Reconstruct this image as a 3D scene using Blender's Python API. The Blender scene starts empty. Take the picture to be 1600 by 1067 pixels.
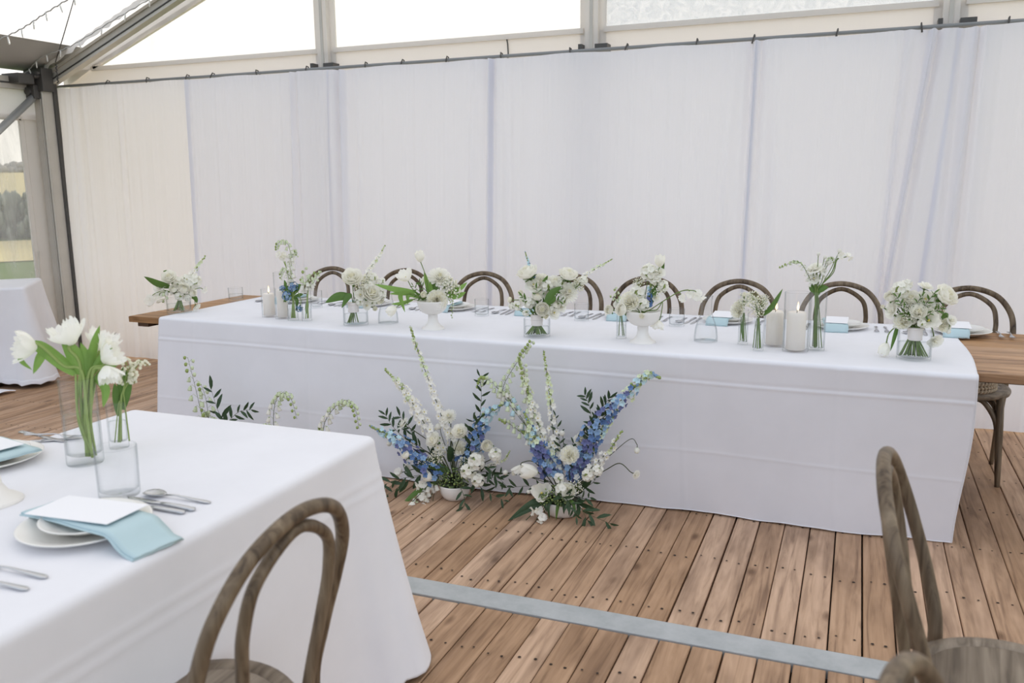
import bpy, bmesh, math, random
from mathutils import Vector, Matrix, noise
sc = bpy.context.scene
COL = sc.collection
pi = math.pi
# ------------------------------------------------------------------ camera, sky, exposure
cd = bpy.data.cameras.new('camera'); cam = bpy.data.objects.new('camera', cd); COL.objects.link(cam)
cd.sensor_width = 36.0; cd.lens = 1347.0 / 1600.0 * 36.0; cd.clip_start = 0.05; cd.clip_end = 600
YAW, PITCH, ROLL = .38154, .184795, .011547
fw = Vector((-math.sin(YAW) * math.cos(PITCH), math.cos(YAW) * math.cos(PITCH), -math.sin(PITCH)))
rt = Vector((math.cos(YAW), math.sin(YAW), 0)); dn = fw.cross(rt)
r2 = math.cos(ROLL) * rt + math.sin(ROLL) * dn; d2 = -math.sin(ROLL) * rt + math.cos(ROLL) * dn
m = Matrix((r2, -d2, -fw)).transposed().to_4x4(); m.translation = (0, 0, 1.5)
cam.matrix_world = m; sc.camera = cam
cd.dof.use_dof = True; cd.dof.focus_distance = 4.3; cd.dof.aperture_fstop = 4.0
w = bpy.data.worlds.new('sky'); sc.world = w; w.use_nodes = True
nt = w.node_tree; nt.nodes.clear()
wo = nt.nodes.new('ShaderNodeOutputWorld'); bg = nt.nodes.new('ShaderNodeBackground')
tc = nt.nodes.new('ShaderNodeTexCoord'); sx = nt.nodes.new('ShaderNodeSeparateXYZ')
nt.links.new(tc.outputs['Generated'], sx.inputs[0])
def sky_ramp(sock, lo, hi, stops):
    mr = nt.nodes.new('ShaderNodeMapRange'); nt.links.new(sock, mr.inputs[0]); mr.inputs[1].default_value = lo; mr.inputs[2].default_value = hi
    c = nt.nodes.new('ShaderNodeValToRGB'); nt.links.new(mr.outputs[0], c.inputs[0]); c.color_ramp.interpolation = 'EASE'
    for i, (p, q) in enumerate(stops):
        e = c.color_ramp.elements[i] if i < 2 else c.color_ramp.elements.new(p)
        e.position = p; e.color = (*q, 1)
    return c.outputs[0]
# a low evening sun stands beyond the gable (+y): that half of the sky is brighter and warmer, the far half cooler
azi = sky_ramp(sx.outputs['Y'], -1, 1, [(0.0, (.72, .82, 1.0)), (1.0, (1.0, .975, .94)), (.5, (.90, .93, .98))])
ele = sky_ramp(sx.outputs['Z'], 0, 1, [(0.0, (1.0, .97, .93)), (1.0, (.955, .925, .90)), (.3, (1.0, .985, .97))])
mu = nt.nodes.new('ShaderNodeMix'); mu.data_type = 'RGBA'; mu.blend_type = 'MULTIPLY'; mu.inputs[0].default_value = 1.0
nt.links.new(azi, mu.inputs[6]); nt.links.new(ele, mu.inputs[7])
nt.links.new(mu.outputs[2], bg.inputs['Color']); bg.inputs['Strength'].default_value = 1.36
nt.links.new(bg.outputs[0], wo.inputs[0])
sl = bpy.data.lights.new('sun', 'SUN'); sl.energy = 5.0; sl.angle = math.radians(2.0); sl.color = (1.0, .95, .88)
so = bpy.data.objects.new('sun', sl); COL.objects.link(so); so.rotation_euler = Vector((-.02, -1, -.13)).to_track_quat('-Z', 'Y').to_euler(); so.location = (0, 30, 6)
sc.view_settings.view_transform = 'Standard'; sc.view_settings.look = 'None'
sc.view_settings.gamma = 1.0; sc.view_settings.use_curve_mapping = False; sc.view_settings.exposure = 0.0
sc.cycles.transparent_max_bounces = 48; sc.cycles.max_bounces = 12; sc.cycles.diffuse_bounces = 8

# ------------------------------------------------------------------ materials
MATS = {}
def mat(name, col, rough=.6, spec=.3, metal=0.0, trans=0.0, sheen=0.0):
    if name in MATS: return MATS[name]
    M = bpy.data.materials.new(name); M.use_nodes = True
    b = M.node_tree.nodes['Principled BSDF']
    b.inputs['Base Color'].default_value = (*col, 1); b.inputs['Roughness'].default_value = rough
    b.inputs['Specular IOR Level'].default_value = spec; b.inputs['Metallic'].default_value = metal
    MATS[name] = M
    if trans:
        n = M.node_tree; t = n.nodes.new('ShaderNodeBsdfTranslucent'); t.inputs['Color'].default_value = (*col, 1)
        x = n.nodes.new('ShaderNodeMixShader'); x.inputs[0].default_value = trans
        o = n.nodes['Material Output']
        n.links.new(b.outputs[0], x.inputs[1]); n.links.new(t.outputs[0], x.inputs[2]); n.links.new(x.outputs[0], o.inputs[0])
    return M
def nd(M, t, **k):
    n = M.node_tree.nodes.new(t)
    for a, v in k.items(): setattr(n, a, v)
    return n
def lk(M, a, b): M.node_tree.links.new(a, b)
def ramp(M, src, stops):
    r = nd(M, 'ShaderNodeValToRGB'); el = r.color_ramp.elements
    el[0].position, el[0].color = stops[0][0], (*stops[0][1], 1); el[1].position, el[1].color = stops[-1][0], (*stops[-1][1], 1)
    for p, c in stops[1:-1]:
        q = el.new(p); q.color = (*c, 1)
    lk(M, src, r.inputs[0]); return r.outputs[0]
def noise_tex(M, scale, vec=None, detail=4, rough=.55, dist=0.0):
    n = nd(M, 'ShaderNodeTexNoise'); n.inputs['Scale'].default_value = scale; n.inputs['Detail'].default_value = detail
    n.inputs['Roughness'].default_value = rough; n.inputs['Distortion'].default_value = dist
    if vec is not None: lk(M, vec, n.inputs['Vector'])
    return n.outputs['Fac']
def mapped(M, scale, coord='Position', off=None):
    if coord == 'Position': src = nd(M, 'ShaderNodeNewGeometry').outputs['Position']
    else: src = nd(M, 'ShaderNodeTexCoord').outputs[coord]
    mp = nd(M, 'ShaderNodeMapping'); mp.inputs['Scale'].default_value = scale; lk(M, src, mp.inputs['Vector'])
    if off is not None: lk(M, off, mp.inputs['Location'])
    return mp.outputs[0]
def mixc(M, a, b, f, mode='MIX'):
    x = nd(M, 'ShaderNodeMix', data_type='RGBA', blend_type=mode)
    for s, v in ((x.inputs[6], a), (x.inputs[7], b), (x.inputs[0], f)):
        if isinstance(v, (int, float)): s.default_value = v
        elif isinstance(v, tuple): s.default_value = (*v, 1)
        else: lk(M, v, s)
    return x.outputs[2]
def bump(M, h, strength, dist=.002):
    b = nd(M, 'ShaderNodeBump'); b.inputs['Strength'].default_value = strength; b.inputs['Distance'].default_value = dist
    lk(M, h, b.inputs['Height']); lk(M, b.outputs[0], M.node_tree.nodes['Principled BSDF'].inputs['Normal'])
def base(M): return M.node_tree.nodes['Principled BSDF'].inputs['Base Color']

def wood(name, c1, c2, c3, axis, grain=1.0, knots=True, rough=.6, rnd=True, scratch=0.0, coord='Position'):
    M = mat(name, c1, rough, .25)
    rn = nd(M, 'ShaderNodeObjectInfo').outputs['Random']
    mul = nd(M, 'ShaderNodeMath', operation='MULTIPLY'); lk(M, rn, mul.inputs[0]); mul.inputs[1].default_value = 37.0
    off = nd(M, 'ShaderNodeCombineXYZ')
    for i in range(3): lk(M, mul.outputs[0], off.inputs[i])
    s = [28 * grain] * 3; s[axis] = 1.6 * grain
    v = mapped(M, tuple(s), coord, off.outputs[0] if rnd else None)
    g = noise_tex(M, 1.0, v, 5, .62, 1.2)
    c = ramp(M, g, [(.33, c3), (.47, c1), (.66, c2)])
    s2 = [9 * grain] * 3; s2[axis] = 2.2 * grain
    g2 = noise_tex(M, 1.0, mapped(M, tuple(s2), coord, off.outputs[0] if rnd else None), 3, .6)
    c = mixc(M, c, ramp(M, g2, [(.32, (.55, .52, .5)), (.55, (1, 1, 1))]), .75, 'MULTIPLY')
    if knots:
        s3 = [7.5] * 3; s3[axis] = 3.2
        vo = nd(M, 'ShaderNodeTexVoronoi'); vo.inputs['Scale'].default_value = 1.0
        lk(M, mapped(M, tuple(s3), coord, off.outputs[0] if rnd else None), vo.inputs['Vector'])
        c = mixc(M, c, ramp(M, vo.outputs['Distance'], [(.05, (.3, .24, .2)), (.16, (1, 1, 1))]), .8, 'MULTIPLY')
    if rnd:
        hv = nd(M, 'ShaderNodeHueSaturation'); lk(M, c, hv.inputs['Color'])
        mr = nd(M, 'ShaderNodeMapRange'); lk(M, rn, mr.inputs[0]); mr.inputs[3].default_value = .78; mr.inputs[4].default_value = 1.14
        lk(M, mr.outputs[0], hv.inputs['Value']); 
        m2 = nd(M, 'ShaderNodeMapRange'); lk(M, mul.outputs[0], m2.inputs[0]); m2.inputs[2].default_value = 37; m2.inputs[3].default_value = 1.06; m2.inputs[4].default_value = .86
        lk(M, m2.outputs[0], hv.inputs['Saturation']); c = hv.outputs[0]
    lk(M, c, base(M)); bump(M, g, .25, .002)
    return M
def cloth_mat(name, col, weave=900, tr=0.0, wr=0.0):
    M = mat(name, col, .92, .12, trans=tr)
    v = mapped(M, (1, 1, 1))
    n1 = noise_tex(M, 3.2, v, 4, .6); 
    c = mixc(M, tuple(x * .955 for x in col), col, ramp(M, n1, [(.35, (0, 0, 0)), (.65, (1, 1, 1))]))
    lk(M, c, base(M))
    h = noise_tex(M, weave, v, 2, .5); bump(M, h, .12, .001)
    return M
FABRIC = cloth_mat('white_linen', (.80, .80, .83))
DRAPE = mat('white_drape_fabric', (.835, .84, .90), .95, .08, trans=.36)
DRAPE_W = mat('warm_sheer_fabric', (.87, .86, .875), .95, .08, trans=.42)
AQUA = cloth_mat('aqua_linen', (.49, .63, .66))
PAPER = mat('white_card', (.86, .86, .88), .7, .2)
DECK = wood('deck_pine', (.47, .295, .18), (.58, .375, .24), (.30, .18, .11), 1, 1.0, rough=.55)
TABLE = wood('table_pine', (.44, .245, .115), (.53, .31, .155), (.25, .125, .055), 0, .9, rough=.5)
TABLE_D = wood('dark_table_wood', (.12, .07, .04), (.16, .1, .06), (.06, .035, .02), 0, .9)
BENT = wood('weathered_bentwood', (.145, .10, .058), (.225, .165, .10), (.065, .043, .026), 2, 1.1, False, .42, True, coord='Object')
SEATW = wood('weathered_seat_wood', (.20, .155, .11), (.28, .225, .165), (.12, .09, .062), 0, 1.1, False, .45, True, coord='Object')
PVC = mat('white_pvc', (.82, .79, .74), .5, .3, trans=.7)
n_ = noise_tex(PVC, 2.5, mapped(PVC, (1, 1, 1)), 4, .6); lk(PVC, mixc(PVC, (.78, .75, .71), (.86, .835, .795), n_), base(PVC))
PVC_B = mat('cream_pvc_band', (.84, .80, .755), .5, .3, trans=.34)
PVC_E = mat('cream_pvc_edge', (.80, .765, .72), .5, .3, trans=.10)
PVC_G = mat('grey_pvc', (.40, .39, .37), .55, .3)
ALU = mat('grey_aluminium', (.50, .48, .44), .5, .5, .15)
n_ = noise_tex(ALU, 6, mapped(ALU, (1, 1, 1)), 4, .6); lk(ALU, mixc(ALU, (.47, .44, .39), (.60, .565, .51), n_), base(ALU))
STEEL = mat('galvanised_steel', (.42, .43, .43), .4, .5, .4)
POLE = mat('dull_grey_pole', (.24, .245, .245), .5, .4, .2)
DARK = mat('dark_fitting', (.09, .085, .08), .5, .4, .3)
STRIP = mat('pale_metal_strip', (.50, .54, .57), .5, .4, .15)
n_ = noise_tex(STRIP, 9, mapped(STRIP, (1, 1, 1)), 5, .7); lk(STRIP, ramp(STRIP, n_, [(.3, (.37, .39, .395)), (.5, (.43, .45, .455)), (.75, (.50, .515, .52))]), base(STRIP))
CUT = mat('stainless_cutlery', (.52, .53, .55), .22, .5, 1.0)
CERA = mat('cream_ceramic', (.80, .775, .73), .38, .5)
PLATE = mat('ivory_plate', (.80, .785, .745), .25, .5)
WAX = mat('ivory_wax', (.96, .91, .84), .6, .3, trans=.2)
ROPE = mat('hemp_rope', (.42, .34, .25), .9, .1)
RIB = mat('ivory_ribbon', (.84, .78, .74), .7, .2)
STEM = mat('stem_green', (.15, .225, .06), .5, .3)
STEM_P = mat('pale_stem_green', (.36, .47, .15), .5, .3, trans=.2)
STEM_D = mat('dark_stem', (.075, .09, .045), .6, .2)
def leafmat(name, a, b, tr=.25):
    M = mat(name, a, .45, .35, trans=tr)
    v = mapped(M, (60, 6, 60), 'Object')
    lk(M, mixc(M, a, b, noise_tex(M, 1.0, v, 3)), base(M)); return M
LEAF = leafmat('leaf_green', (.085, .17, .035), (.14, .25, .055))
LEAF_B = leafmat('tulip_leaf_green', (.20, .36, .075), (.30, .47, .12), .35)
LEAF_D = leafmat('dark_leaf_green', (.022, .05, .022), (.05, .09, .035), .1)
PET = mat('white_petal', (.97, .96, .90), .6, .2, trans=.42)
PET_C = mat('cream_petal', (.96, .94, .82), .6, .2, trans=.42)
PET_G = mat('green_white_petal', (.72, .79, .55), .6, .2, trans=.2)
BLU = mat('blue_petal', (.125, .22, .43), .6, .2, trans=.15)
BLU_L = mat('light_blue_petal', (.26, .40, .60), .6, .2, trans=.15)
BLU_V = mat('violet_blue_petal', (.16, .18, .36), .6, .2, trans=.15)
BLU_T = mat('pale_aqua_petal', (.55, .74, .80), .6, .2, trans=.15)
BUDG = mat('green_bud', (.34, .43, .14), .5, .3, trans=.1)
BERRY = mat('dull_green_berry', (.13, .19, .075), .5, .3)
YEL = mat('yellow_stamen', (.70, .60, .15), .6, .2)
PEACH = mat('cream_tulip_base', (.85, .80, .58), .6, .2, trans=.22)
WICK = mat('black_wick', (.03, .025, .02), .9, .1)
def emis(name, col, s):
    M = bpy.data.materials.new(name); M.use_nodes = True; M.node_tree.nodes.clear()
    e_ = nd(M, 'ShaderNodeEmission'); e_.inputs[0].default_value = (*col, 1); e_.inputs[1].default_value = s
    lk(M, e_.outputs[0], nd(M, 'ShaderNodeOutputMaterial').inputs[0]); return M
FLAME = emis('candle_flame', (1.0, .72, .38), 3.0)
def glass_mat(name, tint, edge, refl=1.0):
    M = bpy.data.materials.new(name); M.use_nodes = True; M.node_tree.nodes.clear()
    lw = nd(M, 'ShaderNodeLayerWeight'); lw.inputs[0].default_value = .5
    t = nd(M, 'ShaderNodeBsdfTransparent'); g = nd(M, 'ShaderNodeBsdfGlossy'); g.inputs['Roughness'].default_value = .02
    lk(M, ramp(M, lw.outputs['Facing'], [(.55, tint), (.98, edge)]), t.inputs[0])
    pw = nd(M, 'ShaderNodeMath', operation='POWER'); lk(M, lw.outputs['Facing'], pw.inputs[0]); pw.inputs[1].default_value = 5.0
    mu = nd(M, 'ShaderNodeMath', operation='MULTIPLY_ADD'); lk(M, pw.outputs[0], mu.inputs[0]); mu.inputs[1].default_value = .6 * refl; mu.inputs[2].default_value = .035 * refl
    x = nd(M, 'ShaderNodeMixShader'); lk(M, mu.outputs[0], x.inputs[0]); lk(M, t.outputs[0], x.inputs[1]); lk(M, g.outputs[0], x.inputs[2])
    lk(M, x.outputs[0], nd(M, 'ShaderNodeOutputMaterial').inputs[0]); return M
GLASS = glass_mat('clear_glass', (.992, .994, .995), (.74, .77, .78), .75)
WATER = glass_mat('water', (.985, .99, .99), (.86, .89, .89), .5)
def vinyl_mat(name, tint, haze, hz_scale=(1, 1, 1), lo=.4, hi=.7, col=(.8, .8, .79)):
    M = bpy.data.materials.new(name); M.use_nodes = True; M.node_tree.nodes.clear()
    t = nd(M, 'ShaderNodeBsdfTransparent'); t.inputs[0].default_value = (*tint, 1)
    d = nd(M, 'ShaderNodeBsdfPrincipled'); d.inputs['Base Color'].default_value = (*col, 1); d.inputs['Roughness'].default_value = .3
    h = noise_tex(M, 1.0, mapped(M, hz_scale), 6, .65, 1.5)
    mr = nd(M, 'ShaderNodeMapRange'); lk(M, h, mr.inputs[0]); mr.inputs[1].default_value = lo; mr.inputs[2].default_value = hi; mr.inputs[3].default_value = haze[0]; mr.inputs[4].default_value = haze[1]
    x = nd(M, 'ShaderNodeMixShader'); lk(M, mr.outputs[0], x.inputs[0]); lk(M, t.outputs[0], x.inputs[1]); lk(M, d.outputs[0], x.inputs[2])
    lk(M, x.outputs[0], nd(M, 'ShaderNodeOutputMaterial').inputs[0]); return M
VINYL = vinyl_mat('clear_vinyl', (.96, .96, .95), (.03, .10), (1.5, 1.5, .6))
VINYL_L = vinyl_mat('wall_vinyl', (.95, .95, .93), (.14, .36), (4, 4, .8), col=(.80, .80, .77))
VINYL_S = vinyl_mat('scuff_and_reflection_vinyl', (.95, .95, .95), (.30, .72), (16, 16, 16), .30, .70, (.88, .88, .87))  # noise haze paints in scuffs together with reflections off the crinkled vinyl
ROOF = vinyl_mat('clear_roof_vinyl', (.95, .95, .95), (.02, .06))
GRASS = mat('field_grass', (.13, .20, .07), .9, .1)
v_ = mapped(GRASS, (2.2, 2.2, .5)); lk(GRASS, mixc(GRASS, (.10, .16, .055), (.19, .25, .10), noise_tex(GRASS, 3.0, v_, 6, .7)), base(GRASS))
YFIELD = mat('dry_field', (.62, .50, .20), .9, .1); lk(YFIELD, mixc(YFIELD, (.55, .47, .25), (.70, .60, .35), noise_tex(YFIELD, 1.2, mapped(YFIELD, (1, 1, 1)), 5)), base(YFIELD))
SCRUB = mat('grey_scrub', (.20, .23, .17), .9, .1); lk(SCRUB, mixc(SCRUB, (.13, .16, .11), (.30, .32, .27), noise_tex(SCRUB, 2.0, mapped(SCRUB, (1, 1, 1)), 6)), base(SCRUB))
FARTREE = mat('hazy_trees', (.42, .40, .36), .9, .1)
SUBF = mat('dark_subfloor', (.035, .025, .018), .9, .1)
NAIL = mat('nail_hole', (.035, .025, .02), .7, .2)

# ------------------------------------------------------------------ mesh helpers
class MB:
    def __init__(s): s.v = []; s.f = []; s.m = []
    def add(s, vs, fs, mi=0):
        o = len(s.v); s.v.extend(vs); s.f.extend([tuple(i + o for i in f) for f in fs]); s.m.extend([mi] * len(fs)); return s
    def box(s, x0, x1, y0, y1, z0, z1, mi=0):
        return s.add([(x0, y0, z0), (x1, y0, z0), (x1, y1, z0), (x0, y1, z0), (x0, y0, z1), (x1, y0, z1), (x1, y1, z1), (x0, y1, z1)],
                     [(0, 3, 2, 1), (4, 5, 6, 7), (0, 1, 5, 4), (1, 2, 6, 5), (2, 3, 7, 6), (3, 0, 4, 7)], mi)
    def cham(s, x0, x1, y0, y1, z0, z1, c, mi=0):       # box with chamfered top edges
        vs = [(x0, y0, z0), (x1, y0, z0), (x1, y1, z0), (x0, y1, z0), (x0, y0, z1 - c), (x1, y0, z1 - c), (x1, y1, z1 - c), (x0, y1, z1 - c),
              (x0 + c, y0 + c, z1), (x1 - c, y0 + c, z1), (x1 - c, y1 - c, z1), (x0 + c, y1 - c, z1)]
        fs = [(0, 3, 2, 1), (8, 9, 10, 11)]
        for a in (0, 4):
            for i in range(4): fs.append((a + i, a + (i + 1) % 4, a + 4 + (i + 1) % 4, a + 4 + i))
        return s.add(vs, fs, mi)
    def bar(s, a, b, w, h, up=(0, 0, 1), mi=0):           # rectangular bar from a to b
        a, b = Vector(a), Vector(b); d = (b - a).normalized(); sd = d.cross(Vector(up)).normalized(); u = sd.cross(d)
        vs = []
        for p in (a, b):
            for i, j in ((-1, -1), (1, -1), (1, 1), (-1, 1)): vs.append(tuple(p + sd * (i * w / 2) + u * (j * h / 2)))
        return s.add(vs, [(0, 1, 2, 3), (7, 6, 5, 4), (0, 4, 5, 1), (1, 5, 6, 2), (2, 6, 7, 3), (3, 7, 4, 0)], mi)
    def tube(s, pts, r, n=6, mi=0, flat=1.0, cap=True):
        pts = [Vector(p) for p in pts]; k = len(pts)
        rr = r if isinstance(r, (list, tuple)) else [r] * k
        t = (pts[1] - pts[0]).normalized(); u = t.orthogonal().normalized(); vs = []; fs = []
        for i, p in enumerate(pts):
            t2 = (pts[min(i + 1, k - 1)] - pts[max(i - 1, 0)])
            if t2.length > 1e-9: t = t2.normalized()
            u = (u - t * u.dot(t)); u = u.normalized() if u.length > 1e-6 else t.orthogonal().normalized()
            w_ = t.cross(u)
            for j in range(n):
                a = 2 * pi * j / n; vs.append(tuple(p + (u * math.cos(a) + w_ * math.sin(a) * flat) * rr[i]))
        for i in range(k - 1):
            for j in range(n): fs.append((i * n + j, i * n + (j + 1) % n, (i + 1) * n + (j + 1) % n, (i + 1) * n + j))
        if cap: fs.append(tuple(range(n - 1, -1, -1))); fs.append(tuple((k - 1) * n + j for j in range(n)))
        return s.add(vs, fs, mi)
    def lathe(s, prof, n=24, c=(0, 0, 0), mi=0, sq=0.0):
        vs = []; fs = []
        for r, z in prof:
            for j in range(n):
                a = 2 * pi * (j + .5) / n; q = r
                if sq: q = r * (1 - sq + sq / max(abs(math.cos(a)), abs(math.sin(a))))
                vs.append((c[0] + q * math.cos(a), c[1] + q * math.sin(a), c[2] + z))
        for i in range(len(prof) - 1):
            for j in range(n): fs.append((i * n + j, i * n + (j + 1) % n, (i + 1) * n + (j + 1) % n, (i + 1) * n + j))
        if prof[0][0] > 1e-4: fs.append(tuple(range(n - 1, -1, -1)))
        if prof[-1][0] > 1e-4: fs.append(tuple((len(prof) - 1) * n + j for j in range(n)))
        return s.add(vs, fs, mi)
    def grid(s, fn, nu, nv, mi=0):
        vs = [tuple(fn(i / nu, j / nv)) for i in range(nu + 1) for j in range(nv + 1)]
        fs = [(i * (nv + 1) + j, (i + 1) * (nv + 1) + j, (i + 1) * (nv + 1) + j + 1, i * (nv + 1) + j + 1) for i in range(nu) for j in range(nv)]
        return s.add(vs, fs, mi)
    def ball(s, c, r, n=6, m_=4, mi=0, st=1.0):
        vs = [(c[0], c[1], c[2] - r * st)]; fs = []
        for i in range(1, m_):
            a = pi * i / m_
            for j in range(n): b = 2 * pi * j / n; vs.append((c[0] + r * math.sin(a) * math.cos(b), c[1] + r * math.sin(a) * math.sin(b), c[2] - r * st * math.cos(a)))
        vs.append((c[0], c[1], c[2] + r * st)); L = len(vs) - 1
        for j in range(n):
            fs.append((0, 1 + (j + 1) % n, 1 + j)); fs.append((L, L - n + j, L - n + (j + 1) % n))
        for i in range(m_ - 2):
            for j in range(n): a = 1 + i * n; fs.append((a + j, a + (j + 1) % n, a + n + (j + 1) % n, a + n + j))
        return s.add(vs, fs, mi)
    def xf(s, M, other):                                   # append a transformed copy of another MB
        o = len(s.v); s.v.extend([tuple(M @ Vector(p)) for p in other.v]); s.f.extend([tuple(i + o for i in f) for f in other.f]); s.m.extend(other.m); return s
    def mesh(s, name, mats, smooth=True):
        me = bpy.data.meshes.new(name); me.from_pydata(s.v, [], s.f)
        for q in (mats if isinstance(mats, (list, tuple)) else [mats]): me.materials.append(q)
        if len(me.materials) > 1: me.polygons.foreach_set('material_index', s.m)
        if smooth: me.polygons.foreach_set('use_smooth', [True] * len(me.polygons))
        me.update(); return me
    def obj(s, name, mats, parent=None, smooth=True, bevel=0.0, weld=False):
        me = s.mesh(name, mats, smooth)
        if weld:
            b = bmesh.new(); b.from_mesh(me); bmesh.ops.remove_doubles(b, verts=b.verts, dist=1e-5); b.to_mesh(me); b.free()
        o = link(name, me, parent)
        if bevel: bev(o, bevel)
        return o
def bev(o, w_, seg=2):
    b = o.modifiers.new('edge', 'BEVEL'); b.width = w_; b.segments = seg; b.limit_method = 'ANGLE'; b.angle_limit = .6
def auto_smooth(me, ang=.7):
    b = bmesh.new(); b.from_mesh(me)
    for e_ in b.edges:
        if len(e_.link_faces) == 2 and e_.calc_face_angle(0) > ang: e_.smooth = False
    b.to_mesh(me); b.free()
def link(name, me, parent=None):
    o = bpy.data.objects.new(name, me); COL.objects.link(o)
    if parent is not None: o.parent = parent
    return o
def tag(o, label=None, cat=None, group=None, kind=None):
    for k, v in (('label', label), ('category', cat), ('group', group), ('kind', kind)):
        if v: o[k] = v
    return o
def thing(name, label, cat, loc=(0, 0, 0), rz=0, group=None):
    o = bpy.data.objects.new(name, None); COL.objects.link(o); o.location = loc; o.rotation_euler = (0, 0, rz); o.empty_display_size = .05
    return tag(o, label, cat, group)
def copy_tree(o, parent=None):
    c = o.copy(); COL.objects.link(c)
    if parent is not None: c.parent = parent
    for ch in list(o.children): copy_tree(ch, c)
    return c
def smooth_path(pts, n=6):
    P = [Vector(p) for p in pts]
    if len(P) < 3: return [P[0].lerp(P[-1], i / n) for i in range(n + 1)]
    out = []; Q = [P[0] * 2 - P[1]] + P + [P[-1] * 2 - P[-2]]
    for i in range(len(P) - 1):
        a, b, c, d = Q[i:i + 4]
        for k in range(n):
            t = k / n
            out.append(.5 * ((2 * b) + (c - a) * t + (2 * a - 5 * b + 4 * c - d) * t * t + (3 * b - a - 3 * c + d) * t ** 3))
    out.append(P[-1]); return out
def struct(o): o['kind'] = 'structure'; return o
def nz(x, y=0.0, z=0.0): return noise.noise(Vector((x, y, z)))

# ------------------------------------------------------------------ the setting: deck, tent, field
rnd = random.Random(7)
PW = .1045; X0 = -.4315                 # a plank joint lies at X0 on the far deck
fl = struct(MB().box(-7.4, 3.0, -1.6, 6.0, -.30, -.034).obj('floor', SUBF, None, False))
def deck(y0, y1, joint, xa, xb):
    pm = []
    for k in range(4):
        g = (.0015, .0025, .004, .002)[k]
        pm.append(MB().cham(-PW / 2 + g, PW / 2 - g, 0, y1 - y0, -.03, 0, .003).mesh('plank', DECK, False))
    i = math.floor((xa - joint) / PW)
    while joint + i * PW < xb:
        o = link('plank', pm[rnd.choice((0, 0, 1, 1, 2, 3))], fl)
        o.location = (joint + (i + .5) * PW, y0, rnd.uniform(-.0025, .0015)); o.rotation_euler = (0, rnd.uniform(-.006, .006), 0)
        i += 1
deck(2.733, 5.98, X0 - .003, -6.7, 1.75)
deck(-.4, 2.612, X0 + .002, -3.0, 1.5)
MB().box(-7.4, -3.06, -1.6, 2.612, -.03, 0).box(1.55, 3, -1.6, 2.612, -.03, 0).box(1.85, 3, 2.733, 5.98, -.03, 0).box(-7.4, -6.8, 2.733, 5.98, -.03, 0).obj('deck_border', DECK, fl, False)
nb = MB()
def nails(x0, x1, y0, y1, jt, first, step):
    i = math.floor((x0 - jt) / PW)
    while jt + i * PW < x1:
        y = first
        while y < y1:
            if y > y0:
                yy = y + rnd.uniform(-.02, .02)
                for s_ in (.27, .73):
                    x = jt + (i + s_) * PW + rnd.uniform(-.006, .006); r = rnd.uniform(.0042, .0062); y2 = yy + rnd.uniform(-.008, .008)
                    nb.add([(x + r * math.cos(a * pi / 3), y2 + r * math.sin(a * pi / 3), .0022) for a in range(6)], [(0, 1, 2, 3, 4, 5)])
            y += step[int((y * 7)) % len(step)]
        i += 1
nails(-5.6, 1.7, 2.74, 5.5, X0 - .003, 2.815, (.235, .47, .47)); nails(-2.4, 1.4, .8, 2.6, X0 + .002, .95, (.21, .40, .29))
tag(nb.obj('nail_heads', NAIL, fl, False), kind='stuff')
st = MB().cham(-3.4, 2.6, 2.616, 2.729, -.03, .004, .002).obj('trim_1', STRIP, None, False); struct(st)

# tent: gable wall at GY, eave wall at EX
GY, EX, EZ, SL = 5.86, -6.60, 2.44, .395
RX = -.65; RZ = EZ + (RX - EX) * SL
def roof_z(x): return EZ + SL * ((x - EX) if x < RX else (2 * RX - x - EX))
wb = struct(MB().box(EX, 4.2, GY, GY + .02, 0, 2.36).obj('wall_back', PVC, None, False))
MULL = [-3.85, -1.735, .425, 2.6]
fb = MB()                                                    # the white band under and around the gable windows
sill = MB().box(EX + .1, 4.2, GY - .005, GY + .012, 2.34, 2.485).obj('fabric_band', PVC_B, wb, False)
edges = [EX] + MULL
for k in range(len(MULL)):
    xa, xb = edges[k], edges[k + 1]
    a = xa + (.30 if k == 0 else .075); b = xb - (.065 if k < 3 else .1)
    zb = 2.485
    top = lambda x: min(roof_z(x) - .14, 4.6)
    poly = [(a, zb), (b, zb), (b, top(b)), (a, top(a))] if k else [(-6.225, zb), (b, zb), (b, zb + .38 * (b + 6.225)), (-6.20, zb + .010)]
    fr = MB()
    for q in range(4):
        p0, p1 = poly[q], poly[(q + 1) % 4]
        if math.hypot(p0[0] - p1[0], p0[1] - p1[1]) < .1: continue
        fr.bar((p0[0], GY - .006, p0[1]), (p1[0], GY - .006, p1[1]), .03, .035)
    wn = struct(fr.obj('window_%d' % (k + 1), PVC_B, None, False))
    MB().add([(x, GY + .002, z) for x, z in poly] + [(x, GY + .004, z) for x, z in poly], [(0, 1, 2, 3), (7, 6, 5, 4)]).obj('pane', VINYL if k < 1 else VINYL_S if k >= 2 else VINYL, wn, False)
for k, x in enumerate(MULL):
    ms = MB().box(x - .045, x + .045, GY - .05, GY + .03, .0, roof_z(x) - .1)
    ms.box(x - .011, x + .011, GY - .056, GY - .05, .0, roof_z(x) - .1, 1)
    struct(ms.obj('trim_%d' % (k + 2), [PVC_B, ALU], None, False))
    b_ = MB().box(x - .07, x - .045, GY - .12, GY - .03, 2.33, 2.385).box(x + .045, x + .13, GY - .12, GY - .03, 2.33, 2.38).obj('bracket', DARK, bpy.data.objects['trim_%d' % (k + 2)], False)
    mb = MB()
    for s_ in (-1, 1): mb.box(min(x + s_ * .045, x + s_ * .09), max(x + s_ * .045, x + s_ * .09), GY - .008, GY + .01, 2.34, roof_z(x) - .12)
    mb.obj('keder_flap', PVC_B, bpy.data.objects['trim_%d' % (k + 2)], False)
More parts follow.
